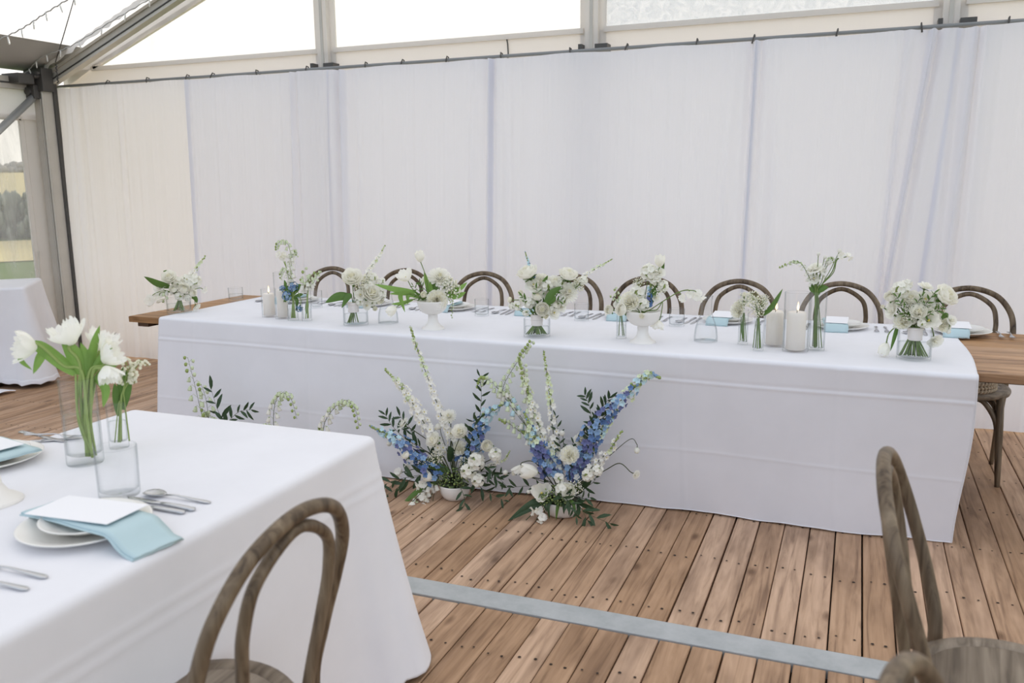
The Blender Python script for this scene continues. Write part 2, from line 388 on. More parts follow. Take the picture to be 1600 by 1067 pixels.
# gable rafter, its fabric edges and the roof
def along(y, z, x0, x1, dz=0.0): return (x0, y, roof_z(x0) + dz), (x1, y, roof_z(x1) + dz)
ra = MB(); a_, b_ = along(5.66, 0, EX + .02, RX, -.095); ra.bar(a_, b_, .06, .105)
a_, b_ = along(5.627, 0, EX + .02, RX, -.115); ra.bar(a_, b_, .012, .007, mi=1)
a_, b_ = along(5.63, 0, EX + .02, RX, -.145); ra.bar(a_, b_, .03, .02)
a_, b_ = along(5.63, 0, EX + .02, RX, -.05); ra.bar(a_, b_, .03, .022)
rf = struct(ra.obj('trim_6', [ALU, DARK], None, False))
tb = MB()
def tri(u, v):
    x = EX + .05 + u * 2.7; a = roof_z(x) + .05; b = max(2.34, 2.475 + .38 * (x + 6.224) + .010 * math.sin(x * 11)); return (x, GY - .02 + .004 * math.sin(x * 30), a + (min(a, b) - a) * v)
tb.grid(tri, 60, 3); tb.obj('fabric_edge', PVC_E, rf)
rv = MB(); rv.grid(lambda u, v: (EX + .15 + u * 5.5, 5.58 - .02 * v + .006 * math.sin(u * 330), roof_z(EX + .15 + u * 5.5) + .015 - v * (.06 + .008 * math.sin(u * 240))), 330, 2)
rv.obj('ruffled_edge', PVC_B, rf)
rb = MB(); a0, a1 = EX + .42, RX
rb.add([(a0, -3, roof_z(a0) + .02), (a1, -3, roof_z(a1) + .02), (a1, 5.9, roof_z(a1) + .02), (a0, 5.9, roof_z(a0) + .02)], [(0, 1, 2, 3)])
rb.add([(4.9, -3, roof_z(4.9) + .02), (RX, -3, RZ + .02), (RX, 5.9, RZ + .02), (4.9, 5.9, roof_z(4.9) + .02)], [(3, 2, 1, 0)])
ce = struct(rb.obj('ceiling', ROOF, None, False))
MB().grid(lambda u, v: (EX - .04 + v * .47, -3 + u * 8.9, roof_z(EX + v * .47) + .015 - .03 * math.sin(pi * v) * (1 + .3 * math.sin(u * 40))), 40, 5).obj('eave_cloth', PVC_G, ce)
# eave side
ev = MB().box(EX - .04, EX + .05, -3, 5.66, 2.29, 2.39).box(EX + .05, EX + .056, -3, 5.6, 2.33, 2.345, 1).obj('trim_7', [ALU, DARK], None, False, .004); struct(ev)
vv = MB().grid(lambda u, v: (EX + .03 + .012 * math.sin(u * 60) * v, -1 + 6.58 * u, 2.31 - .26 * v), 120, 3)
wl = struct(vv.obj('wall_left', PVC_B, None))
MB().box(EX - .01, EX + .012, 5.43, 5.66, 0, 2.1).box(EX - .01, EX + .012, -1, 5.42, 0, .30).obj('wall_band', PVC_B, wl, False)
wn = struct(MB().box(EX - .006, EX + .016, 5.385, 5.425, .3, 2.06).box(EX - .006, EX + .016, 3.0, 5.4, .285, .33).box(EX - .006, EX + .016, 3.0, 5.4, 2.04, 2.09).obj('window_5', PVC_B, None, False))
MB().box(EX, EX + .003, 2.5, 5.4, .31, 2.06).obj('pane', VINYL_L, wn, False)
pc = MB().box(EX + .035, EX + .15, 5.53, 5.66, 0, 2.40); pc.box(EX + .106, EX + .113, 5.522, 5.53, 0, 2.36, 1).box(EX + .116, EX + .126, 5.515, 5.53, 0, 2.36).box(EX + .139, EX + .151, 5.515, 5.53, 0, 2.36).box(EX + .15, EX + .168, 5.62, 5.66, 0, 2.36, 1)
struct(pc.obj('trim_8', [ALU, DARK], None, False, .004))
cn = MB().box(EX - .02, EX + .19, 5.50, 5.61, 2.28, 2.47).box(EX + .02, EX + .13, 5.46, 5.52, 2.22, 2.33).box(EX - .03, EX + .16, 5.30, 5.45, 2.33, 2.41)
cn.tube([(EX + .07, 5.44, 2.28), (EX + .07, 5.56, 2.28)], .035, 10).tube([(EX + .15, 5.46, 2.40), (EX + .15, 5.6, 2.40)], .02, 8)
for q in range(7): cn.tube([(EX + .02 + .03 * q, 5.44, 2.42 - .012 * (q % 3)), (EX + .02 + .03 * q, 5.47, 2.42 - .012 * (q % 3))], .012, 6)
MB_c = cn.obj('trim_9', DARK, None, False, .004); struct(MB_c)
br = thing('tent_brace', 'grey steel brace slanting down from the corner joint of the tent', 'brace', (EX + .09, 5.53, 2.27))
MB().tube([(0, 0, 0), (.0, -.62, -.50), (0, -1.7, -1.36)], .03, 10).obj('tube', STEEL, br)
MB().box(-.02, .03, -.05, .03, -.05, .03).obj('clevis', DARK, br, False, .004)
cb = thing('tension_cable', 'thin steel cable running up from the rafter foot at the tent corner', 'cable', (EX + .36, 5.5, 2.50))
MB().tube([(0, 0, 0), (.13, .0, .22), (.36, .0, .62)], .0045, 5).obj('wire', DARK, cb)
tk = MB()
for q in range(5): tk.tube([(.001 * q, 0, -.02 - .03 * q), (.012, 0, -.035 - .03 * q), (-.004, 0, -.045 - .03 * q)], .006, 6)
tk.obj('shackle_chain', DARK, cb)
BULB = mat('frosted_bulb', (.75, .74, .70), .3, .5)
def lights(label, pts, n):
    t = thing('string_light', label, 'string light', pts[0], 0)
    P = [Vector(p) - Vector(pts[0]) for p in pts]
    path = smooth_path(P, 14); path = [p + Vector((0, 0, .004 * math.sin(i * 1.9))) for i, p in enumerate(path)]
    MB().tube(path, .0042, 5).obj('wire', PVC_G, t)
    bm_ = MB().tube([(0, 0, 0), (.002, 0, -.018), (.004, 0, -.05), (.004, 0, -.056)], [.004, .006, .005, .001], 6).mesh('bulb', BULB)
    for i in range(n):
        o = link('bulb', bm_, t); o.location = path[int((i + .5) / n * (len(path) - 1))]; o.rotation_euler = (0, rnd.uniform(-.3, .3), 0)
lights('thin string of small bulbs strung free across the clear roof', [(-5.62, 4.4, 2.447), (-5.288, 4.4, 2.524), (-5.01, 4.4, 2.62), (-4.70, 4.4, 2.72)], 7)
lights('thin string of small bulbs following the slanting rafter', [(-6.56, 5.36, 2.40), (-6.52, 5.45, 2.435), (-6.331, 5.45, 2.537), (-6.001, 5.45, 2.606), (-5.504, 5.45, 2.775), (-5.0, 5.45, 2.94)], 10)
pc_ = thing('power_cable', 'white cable hanging in a loop down the corner of the window', 'cable', (EX + .05, 5.40, .95))
MB().tube(smooth_path([(0, 0, 0), (.02, -.03, -.2), (.02, .0, -.45), (.03, -.04, -.7), (.05, -.05, -.94)], 8), .009, 6).obj('cord', PVC, pc_)

# the field outside the window
def field(name, m_, d0, d1, z0, z1, w0=60, rough_=0.0, seg=1):
    D = Vector((-.78, .6253, 0)); S = Vector((.6253, .78, 0))
    g = MB(); g.grid(lambda u, v: D * (d0 + (d1 - d0) * v) + S * ((u - .5) * 2 * w0) + Vector((0, 0, z0 + (z1 - z0) * v + (rough_ * nz(u * 40, v * 9) if v > 0 else 0))), 40, max(1, seg))
    return struct(g.obj(name, m_, None))
gd = struct(MB().box(-300, 300, -300, 300, -.9, -.30).obj('ground', GRASS, None, False))
field('field_dry', YFIELD, 24, 33, -.28, -.27); field('field_far', YFIELD, 50, 260, -.2, 5.0, 260, .3, 6); field('field_end', GRASS, 260, 262, 5, 4.2, 260)
def bushy(name, label, m_, d, half, h, n, sd):
    r_ = random.Random(sd); D = Vector((-.78, .6253, 0)); S = Vector((.6253, .78, 0)); g = MB()
    for i in range(n):
        c = D * (d + r_.uniform(-2, 2)) + S * r_.uniform(-half, half); s_ = h * r_.uniform(.45, 1.0)
        zb = .35 if d < 100 else 2.4
        for q in range(5):
            if d < 100: g.ball((c.x + r_.uniform(-.7, .7), c.y + r_.uniform(-.7, .7), -.3 + r_.uniform(.1, 1.0) * h * (.85 + .3 * nz(c.x * .35, c.y * .35))), r_.uniform(.05, .11), 5, 3, st=2.8)
            else: g.ball((c.x + r_.uniform(-4, 4), c.y + r_.uniform(-4, 4), 4.9 + r_.uniform(0, .8) * s_ * .6), r_.uniform(.7, 1.5), 6, 4, st=.9)
    o = g.obj(name, m_, None); tag(o, label, 'vegetation', kind='stuff')
bushy('scrub', 'grey green scrub growing along the edge of the dry field', SCRUB, 36, 11, 1.6, 1100, 3)
bushy('treeline', 'hazy line of trees on the far edge of the fields', FARTREE, 256, 120, 4, 300, 4)

# ------------------------------------------------------------------ drapes on their pole
CY, CT = 5.66, 2.318
GATH = [(-4.02, .05, .020), (-3.62, .09, .026), (-2.41, .10, .026), (-.64, .10, .024), (.34, .13, .030), (.56, .06, .026), (-5.04, .03, .012), (-6.3, .12, .010), (-5.75, .1, .008), (1.3, .1, .02)]
def fold(x, h):                        # h = 0 at the top, 1 at the floor
    a = 0.0
    for c, wd, am in GATH:
        wd2 = wd * (1 + .7 * h); t = (x - c) / wd2
        if abs(t) < 3: a += am * 1.35 * math.exp(-t * t) * math.sin((x - c) / (.0155 * (1 + .8 * h)) + c * 7 + 1.5 * math.sin((x - c) * 40)) * (1 - .3 * h)
    a += .011 * nz(x * 6.0, h * .3, 2.0) + .010 * nz(x * 15.0, h * .22, 5.0) * (.45 + .55 * h) + .003 * nz(x * 42.0, h * .2, 7.0) + .004 * nz(x * 2.2, h * 1.5, 9)
    a += .022 * nz(x * 2.7, h * .2, 11) * h
    a += .004 * math.exp(-((h - .045) / .004) ** 2) * (1 + nz(x * 20, 1.5))
    a += max(0, 1 - h * 22) * .006 * nz(x * 45, h * 3, 4)       # ruched pole pocket
    return a
def drape(label, x0, x1, m_, y_off, hem=.012):
    n = int((x1 - x0) / .0062)
    def f(u, v):
        x = x0 + (x1 - x0) * u; z = CT - (CT - hem) * v
        if v > .97: z += .012 * max(0, nz(x * 4, 3.0))
        lean = -.02 - .09 * math.exp(-((x - .36) / .13) ** 2)
        edge = 0.0
        xx = x + lean * (CT - z)
        sag = .010 * math.sin(x * 9.3) * max(0, 1 - v * 12)
        return (xx, CY + y_off - fold(x, v) - .02 * v, z + sag * .5)
    t = MB().grid(lambda u, v: f(u, v ** 1.5), n, 44).obj('drape', m_, None)
    t.location = (0, 0, 0)
    return tag(t, label, 'curtain', 'white drapes along the gable wall')
drape('warm sheer white drape hanging next to the tent corner post', -6.46, -5.03, DRAPE_W, .012)
drape('white drape behind the first chair, next to the warm sheer one', -5.045, -3.70, DRAPE, .0)
drape('white drape with a gathered edge behind the bowl of open tulips', -3.715, -2.39, DRAPE, .006)
drape('wide white drape hanging behind the middle chairs', -2.405, -.63, DRAPE, .0)
drape('white drape with slanting folds behind the two tall candles', -.645, .47, DRAPE, .006)
drape('white drape behind the chair with the rope cushion', .455, 2.0, DRAPE, .0)
po = thing('drape_pole', 'long thin grey pole the white drapes hang from', 'pole', (EX + .1, 5.70, 2.335))
MB().tube([(0, 0, 0), (3, 0, .0), (6, 0, .0), (8.9, 0, .0)], .012, 10).obj('rod', POLE, po)
tie = MB().tube([(0, -.022, -.03), (0, -.024, .0), (0, -.01, .024), (0, .015, .02), (0, .02, -.02)], .005, 5).mesh('tie', DARK)
for i in range(20):
    o = link('tie', tie, po); o.location = (.55 + i * .41 + rnd.uniform(-.1, .1), 0, 0); o.rotation_euler = (0, rnd.uniform(-.4, .4), 0)
hk = thing('hook_cord', 'short dark cord hanging on the band above the drape pole', 'cord', (-2.36, GY - .012, 2.47))
MB().tube([(0, 0, 0), (.008, -.004, -.03), (.012, -.004, -.10), (.008, -.006, -.14)], .005, 5).obj('cord', DARK, hk)

# ------------------------------------------------------------------ tables and cloths
TZ = .752                                                 # top of the cloth
def trestle(label, x0, x1):
    L = x1 - x0; rz = -.0227; t = thing('trestle_table', label, 'table', (x0, 3.745 - .0227 * (x0 + 1.57), 0), rz, 'tables under the long cloth')
    for i in range(5):
        o = MB().cham(0, L, i * .2 + .001, i * .2 + .199, .711, .745, .003).obj('plank', TABLE, t, False); o.location = (rnd.uniform(-.004, .004), 0, rnd.uniform(-.001, .0005))
    for x in (.035, L / 2 - .04, L - .115): MB().cham(x, x + .08, .03, .97, .682, .711, .002).obj('batten', TABLE_D, t, False)
    MB().box(.03, L - .03, .135, .16, .680, .711).obj('rail', TABLE_D, t, False); MB().box(.03, L - .03, .84, .865, .680, .711).obj('rail', TABLE_D, t, False)
    for x in (.5, L - .55):
        for y in (.18, .82): MB().bar((x, y, .69), (x - .06, y + (.04 if y > .5 else -.04), 0), .045, .03, (1, 0, 0)).obj('leg', TABLE_D, t, False)
        MB().bar((x - .035, .15, .3), (x - .035, .85, .3), .03, .02).obj('stretcher', TABLE_D, t, False)
trestle('long pine trestle table under the white cloth, its end bare toward the window', -3.94, -1.578)
trestle('long pine trestle table under the white cloth, bare wood past the rope cushion', -1.574, .80)

def ridge(d, s): return math.exp(-(d / s) ** 2)
def long_cloth():
    x0, x1 = -3.685, .452
    yf = lambda x: 3.69 - .0388 * (x + 1.6)
    HEM = [(-3.7, 3.70), (-2.2, 3.685), (-1.8, 3.675), (-1.1, 3.745), (-.54, 3.765), (-.06, 3.74), (.45, 3.775)]
    def yh(x):
        for (a, p), (b, q) in zip(HEM, HEM[1:]):
            if x <= b: t = max(0, (x - a) / (b - a)); t = t * t * (3 - 2 * t); return p + (q - p) * t
        return HEM[-1][1]
    path = []                                            # (kind, t): back drop, top, bend, front drop
    path += [('b', i / 14) for i in range(14)] + [('t', i / 34) for i in range(34)] + [('r', i / 6) for i in range(6)] + [('f', i / 130) for i in range(131)]
    R = .016; nx = 460
    def P(i, k):
        u = i / nx; x = x0 + (x1 - x0) * u; kd, t = path[k]; y1 = yf(x); yb = 4.765
        xo = 0.0; n_ = .0016 * nz(x * 2.3, k * .12, 1.0)
        if kd == 'b': y = yb + .014 + .01 * nz(x * 5, t * 2) * (1 - t); z = .40 + (TZ - .012 - .40) * t
        elif kd == 't':
            y = yb + (y1 + R - yb) * t; z = TZ + n_ * .35 + .0016 * ridge(x + 2.64, .012) + .0016 * ridge(x + 1.0, .012) + .0014 * ridge(y - 4.2, .012)
            xo = (.012 * math.sin(t * 3.0)) * (u ** 30) - .006 * math.sin(t * 7) * (u ** 30)
        elif kd == 'r': a = t * pi / 2; y = y1 + R - R * math.sin(a); z = TZ - R + R * math.cos(a)
        else:
            zt = TZ - R; z = zt * (1 - t) + .008 * t; s_ = t
            y = y1 + (yh(x) - y1) * (s_ ** .9)
            y -= .0026 * ridge(z - .632 - .006 * nz(x * 1.1), .0055) - .0014 * ridge(z - .645 - .006 * nz(x * 1.1), .007)
            y -= .0013 * ridge(z - .30 + .01 * nz(x * .9), .006)
            for xc in (-3.42, -2.64, -1.806, -.664, -.028): y -= .0018 * ridge(x - xc + .012 * math.sin(z * 3), .009)
            y += .016 * nz(x * 1.5, z * .8, 3) * s_ + .009 * nz(x * 4.1, z * 1.3, 8) * s_
            z += (.014 * max(0, nz(x * 2.6, 4.0)) + .006 * nz(x * 7, 2)) * max(0, s_ - .75) * 4
            xo = -.012 * s_ * (u ** 20) + .010 * math.sin(s_ * 5) * (u ** 40) - .03 * s_ * ((1 - u) ** 25)
        return (x + xo, y, z)
    g = MB(); nk = len(path)
    vs = [P(i, k) for i in range(nx + 1) for k in range(nk)]
    fs = [(i * nk + k, (i + 1) * nk + k, (i + 1) * nk + k + 1, i * nk + k + 1) for i in range(nx) for k in range(nk - 1)]
    g.add(vs, fs); o = g.obj('tablecloth', FABRIC, None)
    sd = o.modifiers.new('thick', 'SOLIDIFY'); sd.thickness = .0022; sd.offset = -1
    tag(o, 'long white tablecloth over the head table, creased front falling to the deck', 'tablecloth')
    hm = MB()
    for k0 in (nk - 1,):
        hm.tube([Vector(P(i, k0)) + Vector((0, -.002, .001)) for i in range(0, nx + 1, 2)], .0026, 5)
    hm.tube([Vector(P(nx, k)) + Vector((.001, -.001, 0)) for k in range(14, nk)], .0026, 5); hm.tube([Vector(P(0, k)) for k in range(14, nk)], .0026, 5)
    hm.obj('hem', FABRIC, o)
long_cloth()

def box_cloth(label, x0, x1, y0, y1, ztop, flare, fold_n, hem, sd, corner=.13, scallop=0.0, crease=()):
    """cloth over a rectangular table: flat top, rounded edge, skirt with a flared fold at each corner"""
    r_ = random.Random(sd); cx, cy = (x0 + x1) / 2, (y0 + y1) / 2; hx, hy = (x1 - x0) / 2, (y1 - y0) / 2
    per = []                                             # perimeter samples: point, normal, cornerness
    rc = .03
    def side(a, b, n): 
        L = math.hypot(b[0] - a[0], b[1] - a[1]); k = max(6, int(L / .03))
        for i in range(k):
            t = i / k; d = min(t, 1 - t) * L; per.append(((a[0] + (b[0] - a[0]) * t, a[1] + (b[1] - a[1]) * t), n, math.exp(-(d / .14) ** 2)))
    def arc(c, a0):
        for i in range(9): a = a0 + pi / 2 * i / 9; per.append(((c[0] + rc * math.cos(a), c[1] + rc * math.sin(a)), (math.cos(a), math.sin(a)), 1.0))
    side((-hx + rc, -hy), (hx - rc, -hy), (0, -1)); arc((hx - rc, -hy + rc), -pi / 2)
    side((hx, -hy + rc), (hx, hy - rc), (1, 0)); arc((hx - rc, hy - rc), 0)
    side((hx - rc, hy), (-hx + rc, hy), (0, 1)); arc((-hx + rc, hy - rc), pi / 2)
    side((-hx, hy - rc), (-hx, -hy + rc), (-1, 0)); arc((-hx + rc, -hy + rc), pi)
    n = len(per); rings = []; ph = r_.uniform(0, 9); R = .022
    for q in (0.0, .25, .5, .7, .85, .94): rings.append([(cx + p[0] * q * (1 - R / hx), cy + p[1] * q * (1 - R / hy), ztop + .0012 * nz(p[0] * q * 3, p[1] * q * 3, ph) + .0016 * ridge(p[0] * q + .03, .012) + .0016 * ridge(p[1] * q - .12, .012)) for p, nn, c in per])
    for k in range(6):
        a = k / 5 * pi / 2; rings.append([(cx + p[0] - nn[0] * R * (1 - math.sin(a)), cy + p[1] - nn[1] * R * (1 - math.sin(a)), ztop - R + R * math.cos(a)) for p, nn, c in per])
    ns = 84
    for k in range(1, ns + 1):
        t = k / ns; ring = []
        for i, (p, nn, c) in enumerate(per):
            s_ = i * .03
            out = flare * t + c * corner * (t ** 1.15) + fold_n * math.sin(s_ * 5.1 + ph + 1.2 * math.sin(s_ * .9)) * t * (1 - .5 * c) + .022 * nz(s_ * 2.2, t * .6, ph) * t
            out += c * .02 * math.sin(s_ * 60) * t * (1 if c < .97 else 0)
            z = (ztop - R) * (1 - t) + hem * t
            for zc in crease: out += .0018 * ridge(z - zc, .007)
            if scallop and t > .95: z += scallop * abs(math.sin(s_ * 28))
            z += max(0, t - .8) * 5 * (.012 * nz(s_ * 3, 5.0) + .01)
            ring.append((cx + p[0] + nn[0] * out, cy + p[1] + nn[1] * out, max(.006, z)))
        rings.append(ring)
    g = MB(); vs = [v for ring in rings for v in ring]
    fs = [(k * n + i, (k + 1) * n + i, (k + 1) * n + (i + 1) % n, k * n + (i + 1) % n) for k in range(1, len(rings) - 1) for i in range(n)]
    fs.append(tuple(n + i for i in range(n))[::-1] if False else tuple(n + i for i in range(n)))
    g.add(vs, fs); o = g.obj('tablecloth', FABRIC, None)
    m_ = o.modifiers.new('thick', 'SOLIDIFY'); m_.thickness = .002; m_.offset = -1
    return tag(o, label, 'tablecloth')
def plain_table(label, x0, x1, y0, y1):
    t = thing('banquet_table', label, 'table', (x0, y0, 0))
    MB().cham(.012, x1 - x0 - .012, .012, y1 - y0 - .012, .712, .743, .004).obj('tabletop', TABLE, t, False)
    for x in (.12, x1 - x0 - .12):
        for y in (.14, y1 - y0 - .14): MB().bar((x, y, .712), (x, y, 0), .045, .045, (1, 0, 0)).obj('leg', TABLE_D, t, False)
NT = (-2.262, -1.305, -.25, 2.165)
plain_table('table under the white cloth that carries the tall vase of fringed tulips', *NT)
box_cloth('white tablecloth under the tall vase of fringed tulips, flared at its corner', *NT, .752, .02, .012, .012, 5, .13, crease=(.635, .60))
ST = (-.22, .22, -.36, .36); SR = math.radians(40.5); SP = (-6.20, 4.755, 0)
plain_table('small table under a white cloth by the clear window', *ST)
so_ = bpy.data.objects['banquet_table.001']; so_.rotation_euler = (0, 0, SR); so_.location = Matrix.Rotation(SR, 3, 'Z') @ Vector((ST[0], ST[2], 0)) + Vector(SP)
o = box_cloth('white tablecloth with a scalloped hem on the small table by the window', *ST, .752, .03, .012, .015, 9, .12, scallop=.014); o.rotation_euler = (0, 0, SR); o.location = SP
pz = MB().grid(lambda u, v: (-6.02 + .30 * u, 4.20 + .18 * v + .03 * math.sin(u * 9), .012 + .02 * math.sin(v * pi) * (1 + .5 * math.sin(u * 12))), 20, 8)
pz.obj('trailing_hem', FABRIC, o).matrix_parent_inverse = (Matrix.Translation(SP) @ Matrix.Rotation(SR, 4, 'Z')).inverted()

# ------------------------------------------------------------------ bentwood chairs
def make_chair(label, group=None):
    t = thing('bentwood_chair', label, 'chair', (0, 0, 0), 0, group)
    hp = [(-.165, .20, .0), (-.175, .165, .22), (-.188, .140, .44), (-.202, .165, .58), (-.208, .200, .70), (-.192, .232, .80), (-.122, .258, .885), (0, .268, .918)]
    hp = hp + [(-x, y, z) for x, y, z in hp[-2::-1]]
    pth = smooth_path(hp, 7); rr = [.0145 + .0025 * max(0, 1 - abs(p.z - .42) / .25) - .003 * max(0, .2 - p.z) / .2 for p in pth]
    MB().tube(pth, rr, 12).obj('back_hoop', BENT, t)
    ip = [(-.095, .185, .452), (-.102, .200, .54), (-.122, .220, .66), (-.130, .236, .75), (-.104, .252, .835), (0, .262, .889)]
    ip = ip + [(-x, y, z) for x, y, z in ip[-2::-1]]
    MB().tube(smooth_path(ip, 7), .0122, 10).obj('inner_hoop', BENT, t)
    def out(a, r):
        x, y = r * math.cos(a), r * math.sin(a) * 1.0
        return x * (1 + .05 * (-math.sin(a))), y
    n = 44; g = MB(); prof = [(.185, .425), (.198, .43), (.203, .443), (.203, .452), (.196, .461), (.178, .463), (.163, .460), (.160, .4565)]
    vs = [(*out(2 * pi * j / n, r), z) for r, z in prof for j in range(n)]
    g.add(vs, [(i * n + j, i * n + (j + 1) % n, (i + 1) * n + (j + 1) % n, (i + 1) * n + j) for i in range(len(prof) - 1) for j in range(n)] + [tuple(range(n - 1, -1, -1))])
    st_ = g.obj('seat', SEATW, t)
    MB().add([(*out(2 * pi * j / n, .1605), .4575) for j in range(n)] + [(0, 0, .4555)], [(j, (j + 1) % n, n) for j in range(n)]).obj('seat_panel', SEATW, t)
    for s_ in (-1, 1):
        MB().tube([(s_ * .148, -.125, .435), (s_ * .153, -.14, .3), (s_ * .16, -.16, .12), (s_ * .165, -.175, 0)], [.0185, .0185, .016, .0125], 10).obj('leg', BENT, t)
        MB().tube(smooth_path([(s_ * .152, -.135, .235), (s_ * .148, -.125, .315), (s_ * .128, -.09, .385), (s_ * .085, -.03, .418), (s_ * .075, .0, .424)], 5), .0135, 8).obj('brace', BENT, t)
        MB().tube(smooth_path([(s_ * .176, .158, .255), (s_ * .168, .14, .325), (s_ * .14, .11, .388), (s_ * .10, .06, .418), (s_ * .085, .035, .424)], 5), .0135, 8).obj('brace', BENT, t)
        MB().tube(smooth_path([(s_ * .150, -.138, .245), (s_ * .13, -.135, .33), (s_ * .08, -.125, .405), (s_ * .03, -.115, .422)], 5), .0125, 8).obj('brace', BENT, t)
    return t
chair0 = make_chair('bentwood chair with two curved back hoops, standing first from the tent window behind the long table', 'bentwood chairs behind the long table')
HX = [-3.34, -2.80, -2.20, -1.63, -1.13, -.62, -.06, .545]
ORD = ['first', 'second', 'third', 'fourth', 'fifth', 'sixth', 'seventh', 'eighth']
HS = ['behind the bud vase of green bell sprigs', 'behind the fringed tulips in a footed bowl', 'behind the lone tumbler, its hoops in clear view', 'behind the middle bouquet and its long white spire',
      'behind the footed bowl with a blue sprig', 'behind the bud vase with the white carnation', 'behind the tall bud vase and tall candle', 'with a braided rope cushion on its seat']
for i, x in enumerate(HX):
    o = chair0 if i == 0 else copy_tree(chair0)
    o['label'] = 'bentwood chair at the long table, ' + HS[i]
    o.location = (x, 4.79 + .02 * math.sin(i * 2.3), 0); o.rotation_euler = (0, 0, [.05, -.04, .02, .0, .06, -.03, .03, -.05][i])
for lb, x, y, rz in (('bentwood chair drawn up to the table with the fringed tulips', -1.17, 1.21, -pi / 2 + .01), ('bentwood chair alone on the open deck, its back hoop seen edge on', .345, 1.885, 1.49), ('bentwood chair of which only the top of the hoop shows at the picture edge', .328, .955, 1.36)):
    o = copy_tree(chair0); o['label'] = lb; o['group'] = 'bentwood chairs out on the open deck'; o.location = (x, y, 0); o.rotation_euler = (0, 0, rz)
pad = thing('rope_cushion', 'round braided rope cushion lying on the seat of the last chair', 'cushion', (.53, 4.70, .4635))
for k in range(3):
    g = MB(); nb_ = 46
    for j in range(nb_):
        a = 2 * pi * j / nb_; c = Vector((.135 * math.cos(a), .135 * math.sin(a), .010 + k * .017)); d_ = Vector((-math.sin(a), math.cos(a), .9 * (-1) ** k)).normalized()
        g.tube([c - d_ * .013, c - d_ * .006 + c.normalized() * .003, c + d_ * .006 + c.normalized() * .003, c + d_ * .013], [.003, .0085, .0085, .003], 5)
    g.tube([(.133 * math.cos(a * 2 * pi / 30), .133 * math.sin(a * 2 * pi / 30), .010 + k * .017) for a in range(31)], .007, 6, cap=False)
    tag(g.obj('braid', ROPE, pad), kind='stuff')
MB().lathe([(.0, .002), (.132, .002), (.132, .046), (.0, .05)], 28).obj('cushion_core', ROPE, pad)

# ------------------------------------------------------------------ tableware
def outline(name, pts, z, th, parent, m_=CUT, bend=None):
    g = MB(); n = len(pts)
    zz = (lambda x, y: z) if bend is None else bend
    vs = [(x, y, zz(x, y)) for x, y in pts] + [(x * .96, y, zz(x, y) + th) for x, y in pts]
    g.add(vs, [tuple(range(n - 1, -1, -1)), tuple(range(n, 2 * n))] + [(i, (i + 1) % n, n + (i + 1) % n, n + i) for i in range(n)])
    return g.obj(name, m_, parent, False)
def strip(name, secs, parent, m_=CUT, dish=0.0):          # sections (y, half width, z, thickness)
    g = MB(); k = len(secs)
    for sgn in (0, 1):
        pass
    vs = []
    for y, w_, z, th in secs:
        for a in range(8):
            c, s_ = math.cos(2 * pi * a / 8), math.sin(2 * pi * a / 8); vs.append((w_ * c, y, z + th * s_ + (dish * (c * c) * w_ if dish else 0)))
    fs = [(i * 8 + j, (i + 1) * 8 + j, (i + 1) * 8 + (j + 1) % 8, i * 8 + (j + 1) % 8) for i in range(k - 1) for j in range(8)] + [tuple(range(8)), tuple((k - 1) * 8 + j for j in range(7, -1, -1))]
    return g.add(vs, fs).obj(name, m_, parent)
def knife(label, loc, rz, group):
    t = thing('table_knife', label, 'knife', loc, rz, group)
    strip('handle', [(-.105, .003, .004, .002), (-.1, .009, .0045, .004), (-.06, .0085, .005, .0045), (-.02, .0065, .005, .004), (.0, .005, .0045, .003)], t)
    strip('blade', [(-.002, .005, .0045, .0025), (.02, .0095, .004, .0012), (.08, .0095, .0035, .001), (.105, .006, .003, .0008), (.112, .001, .003, .0006)], t); return t
def fork(label, loc, rz, group):
    t = thing('table_fork', label, 'fork', loc, rz, group)
    strip('handle', [(-.10, .004, .003, .0015), (-.09, .0085, .0035, .002), (-.05, .006, .006, .002), (.0, .0032, .009, .0018), (.02, .0035, .008, .0016), (.035, .0105, .004, .0012), (.05, .0115, .003, .0011), (.056, .0115, .0032, .001)], t)
    tm = strip('tine', [(.054, .0018, .0032, .001), (.08, .0016, .005, .001), (.1, .0008, .009, .0008)], t); tm.location = (-.0093, 0, 0)
    for k in (1, 2, 3): o = link('tine', tm.data, t); o.location = (-.0093 + .0062 * k, 0, 0)
    return t
def spoon(label, loc, rz, group):
    t = thing('table_spoon', label, 'spoon', loc, rz, group)
    strip('handle', [(-.10, .004, .003, .0015), (-.09, .0085, .0035, .002), (-.05, .006, .006, .002), (.0, .0032, .010, .0018), (.03, .0035, .008, .0016)], t)
    strip('bowl', [(.028, .003, .0085, .0014), (.036, .011, .006, .0014), (.05, .0185, .0035, .0014), (.066, .021, .003, .0014), (.082, .017, .004, .0014), (.092, .008, .0065, .0012), (.094, .002, .007, .001)], t, dish=.42); return t
def plate(name, label, loc, r, group):
    t = thing(name, label, 'plate', loc, 0, group)
    MB().lathe([(0, .002), (r * .55, .002), (r * .6, .0), (r * .64, .003), (r * .74, .008), (r * .97, .018), (r, .0215), (r * .985, .0225), (r * .95, .0215), (r * .73, .0115), (r * .62, .0075), (0, .0065)], 40).obj('dish', PLATE, t)
    return t
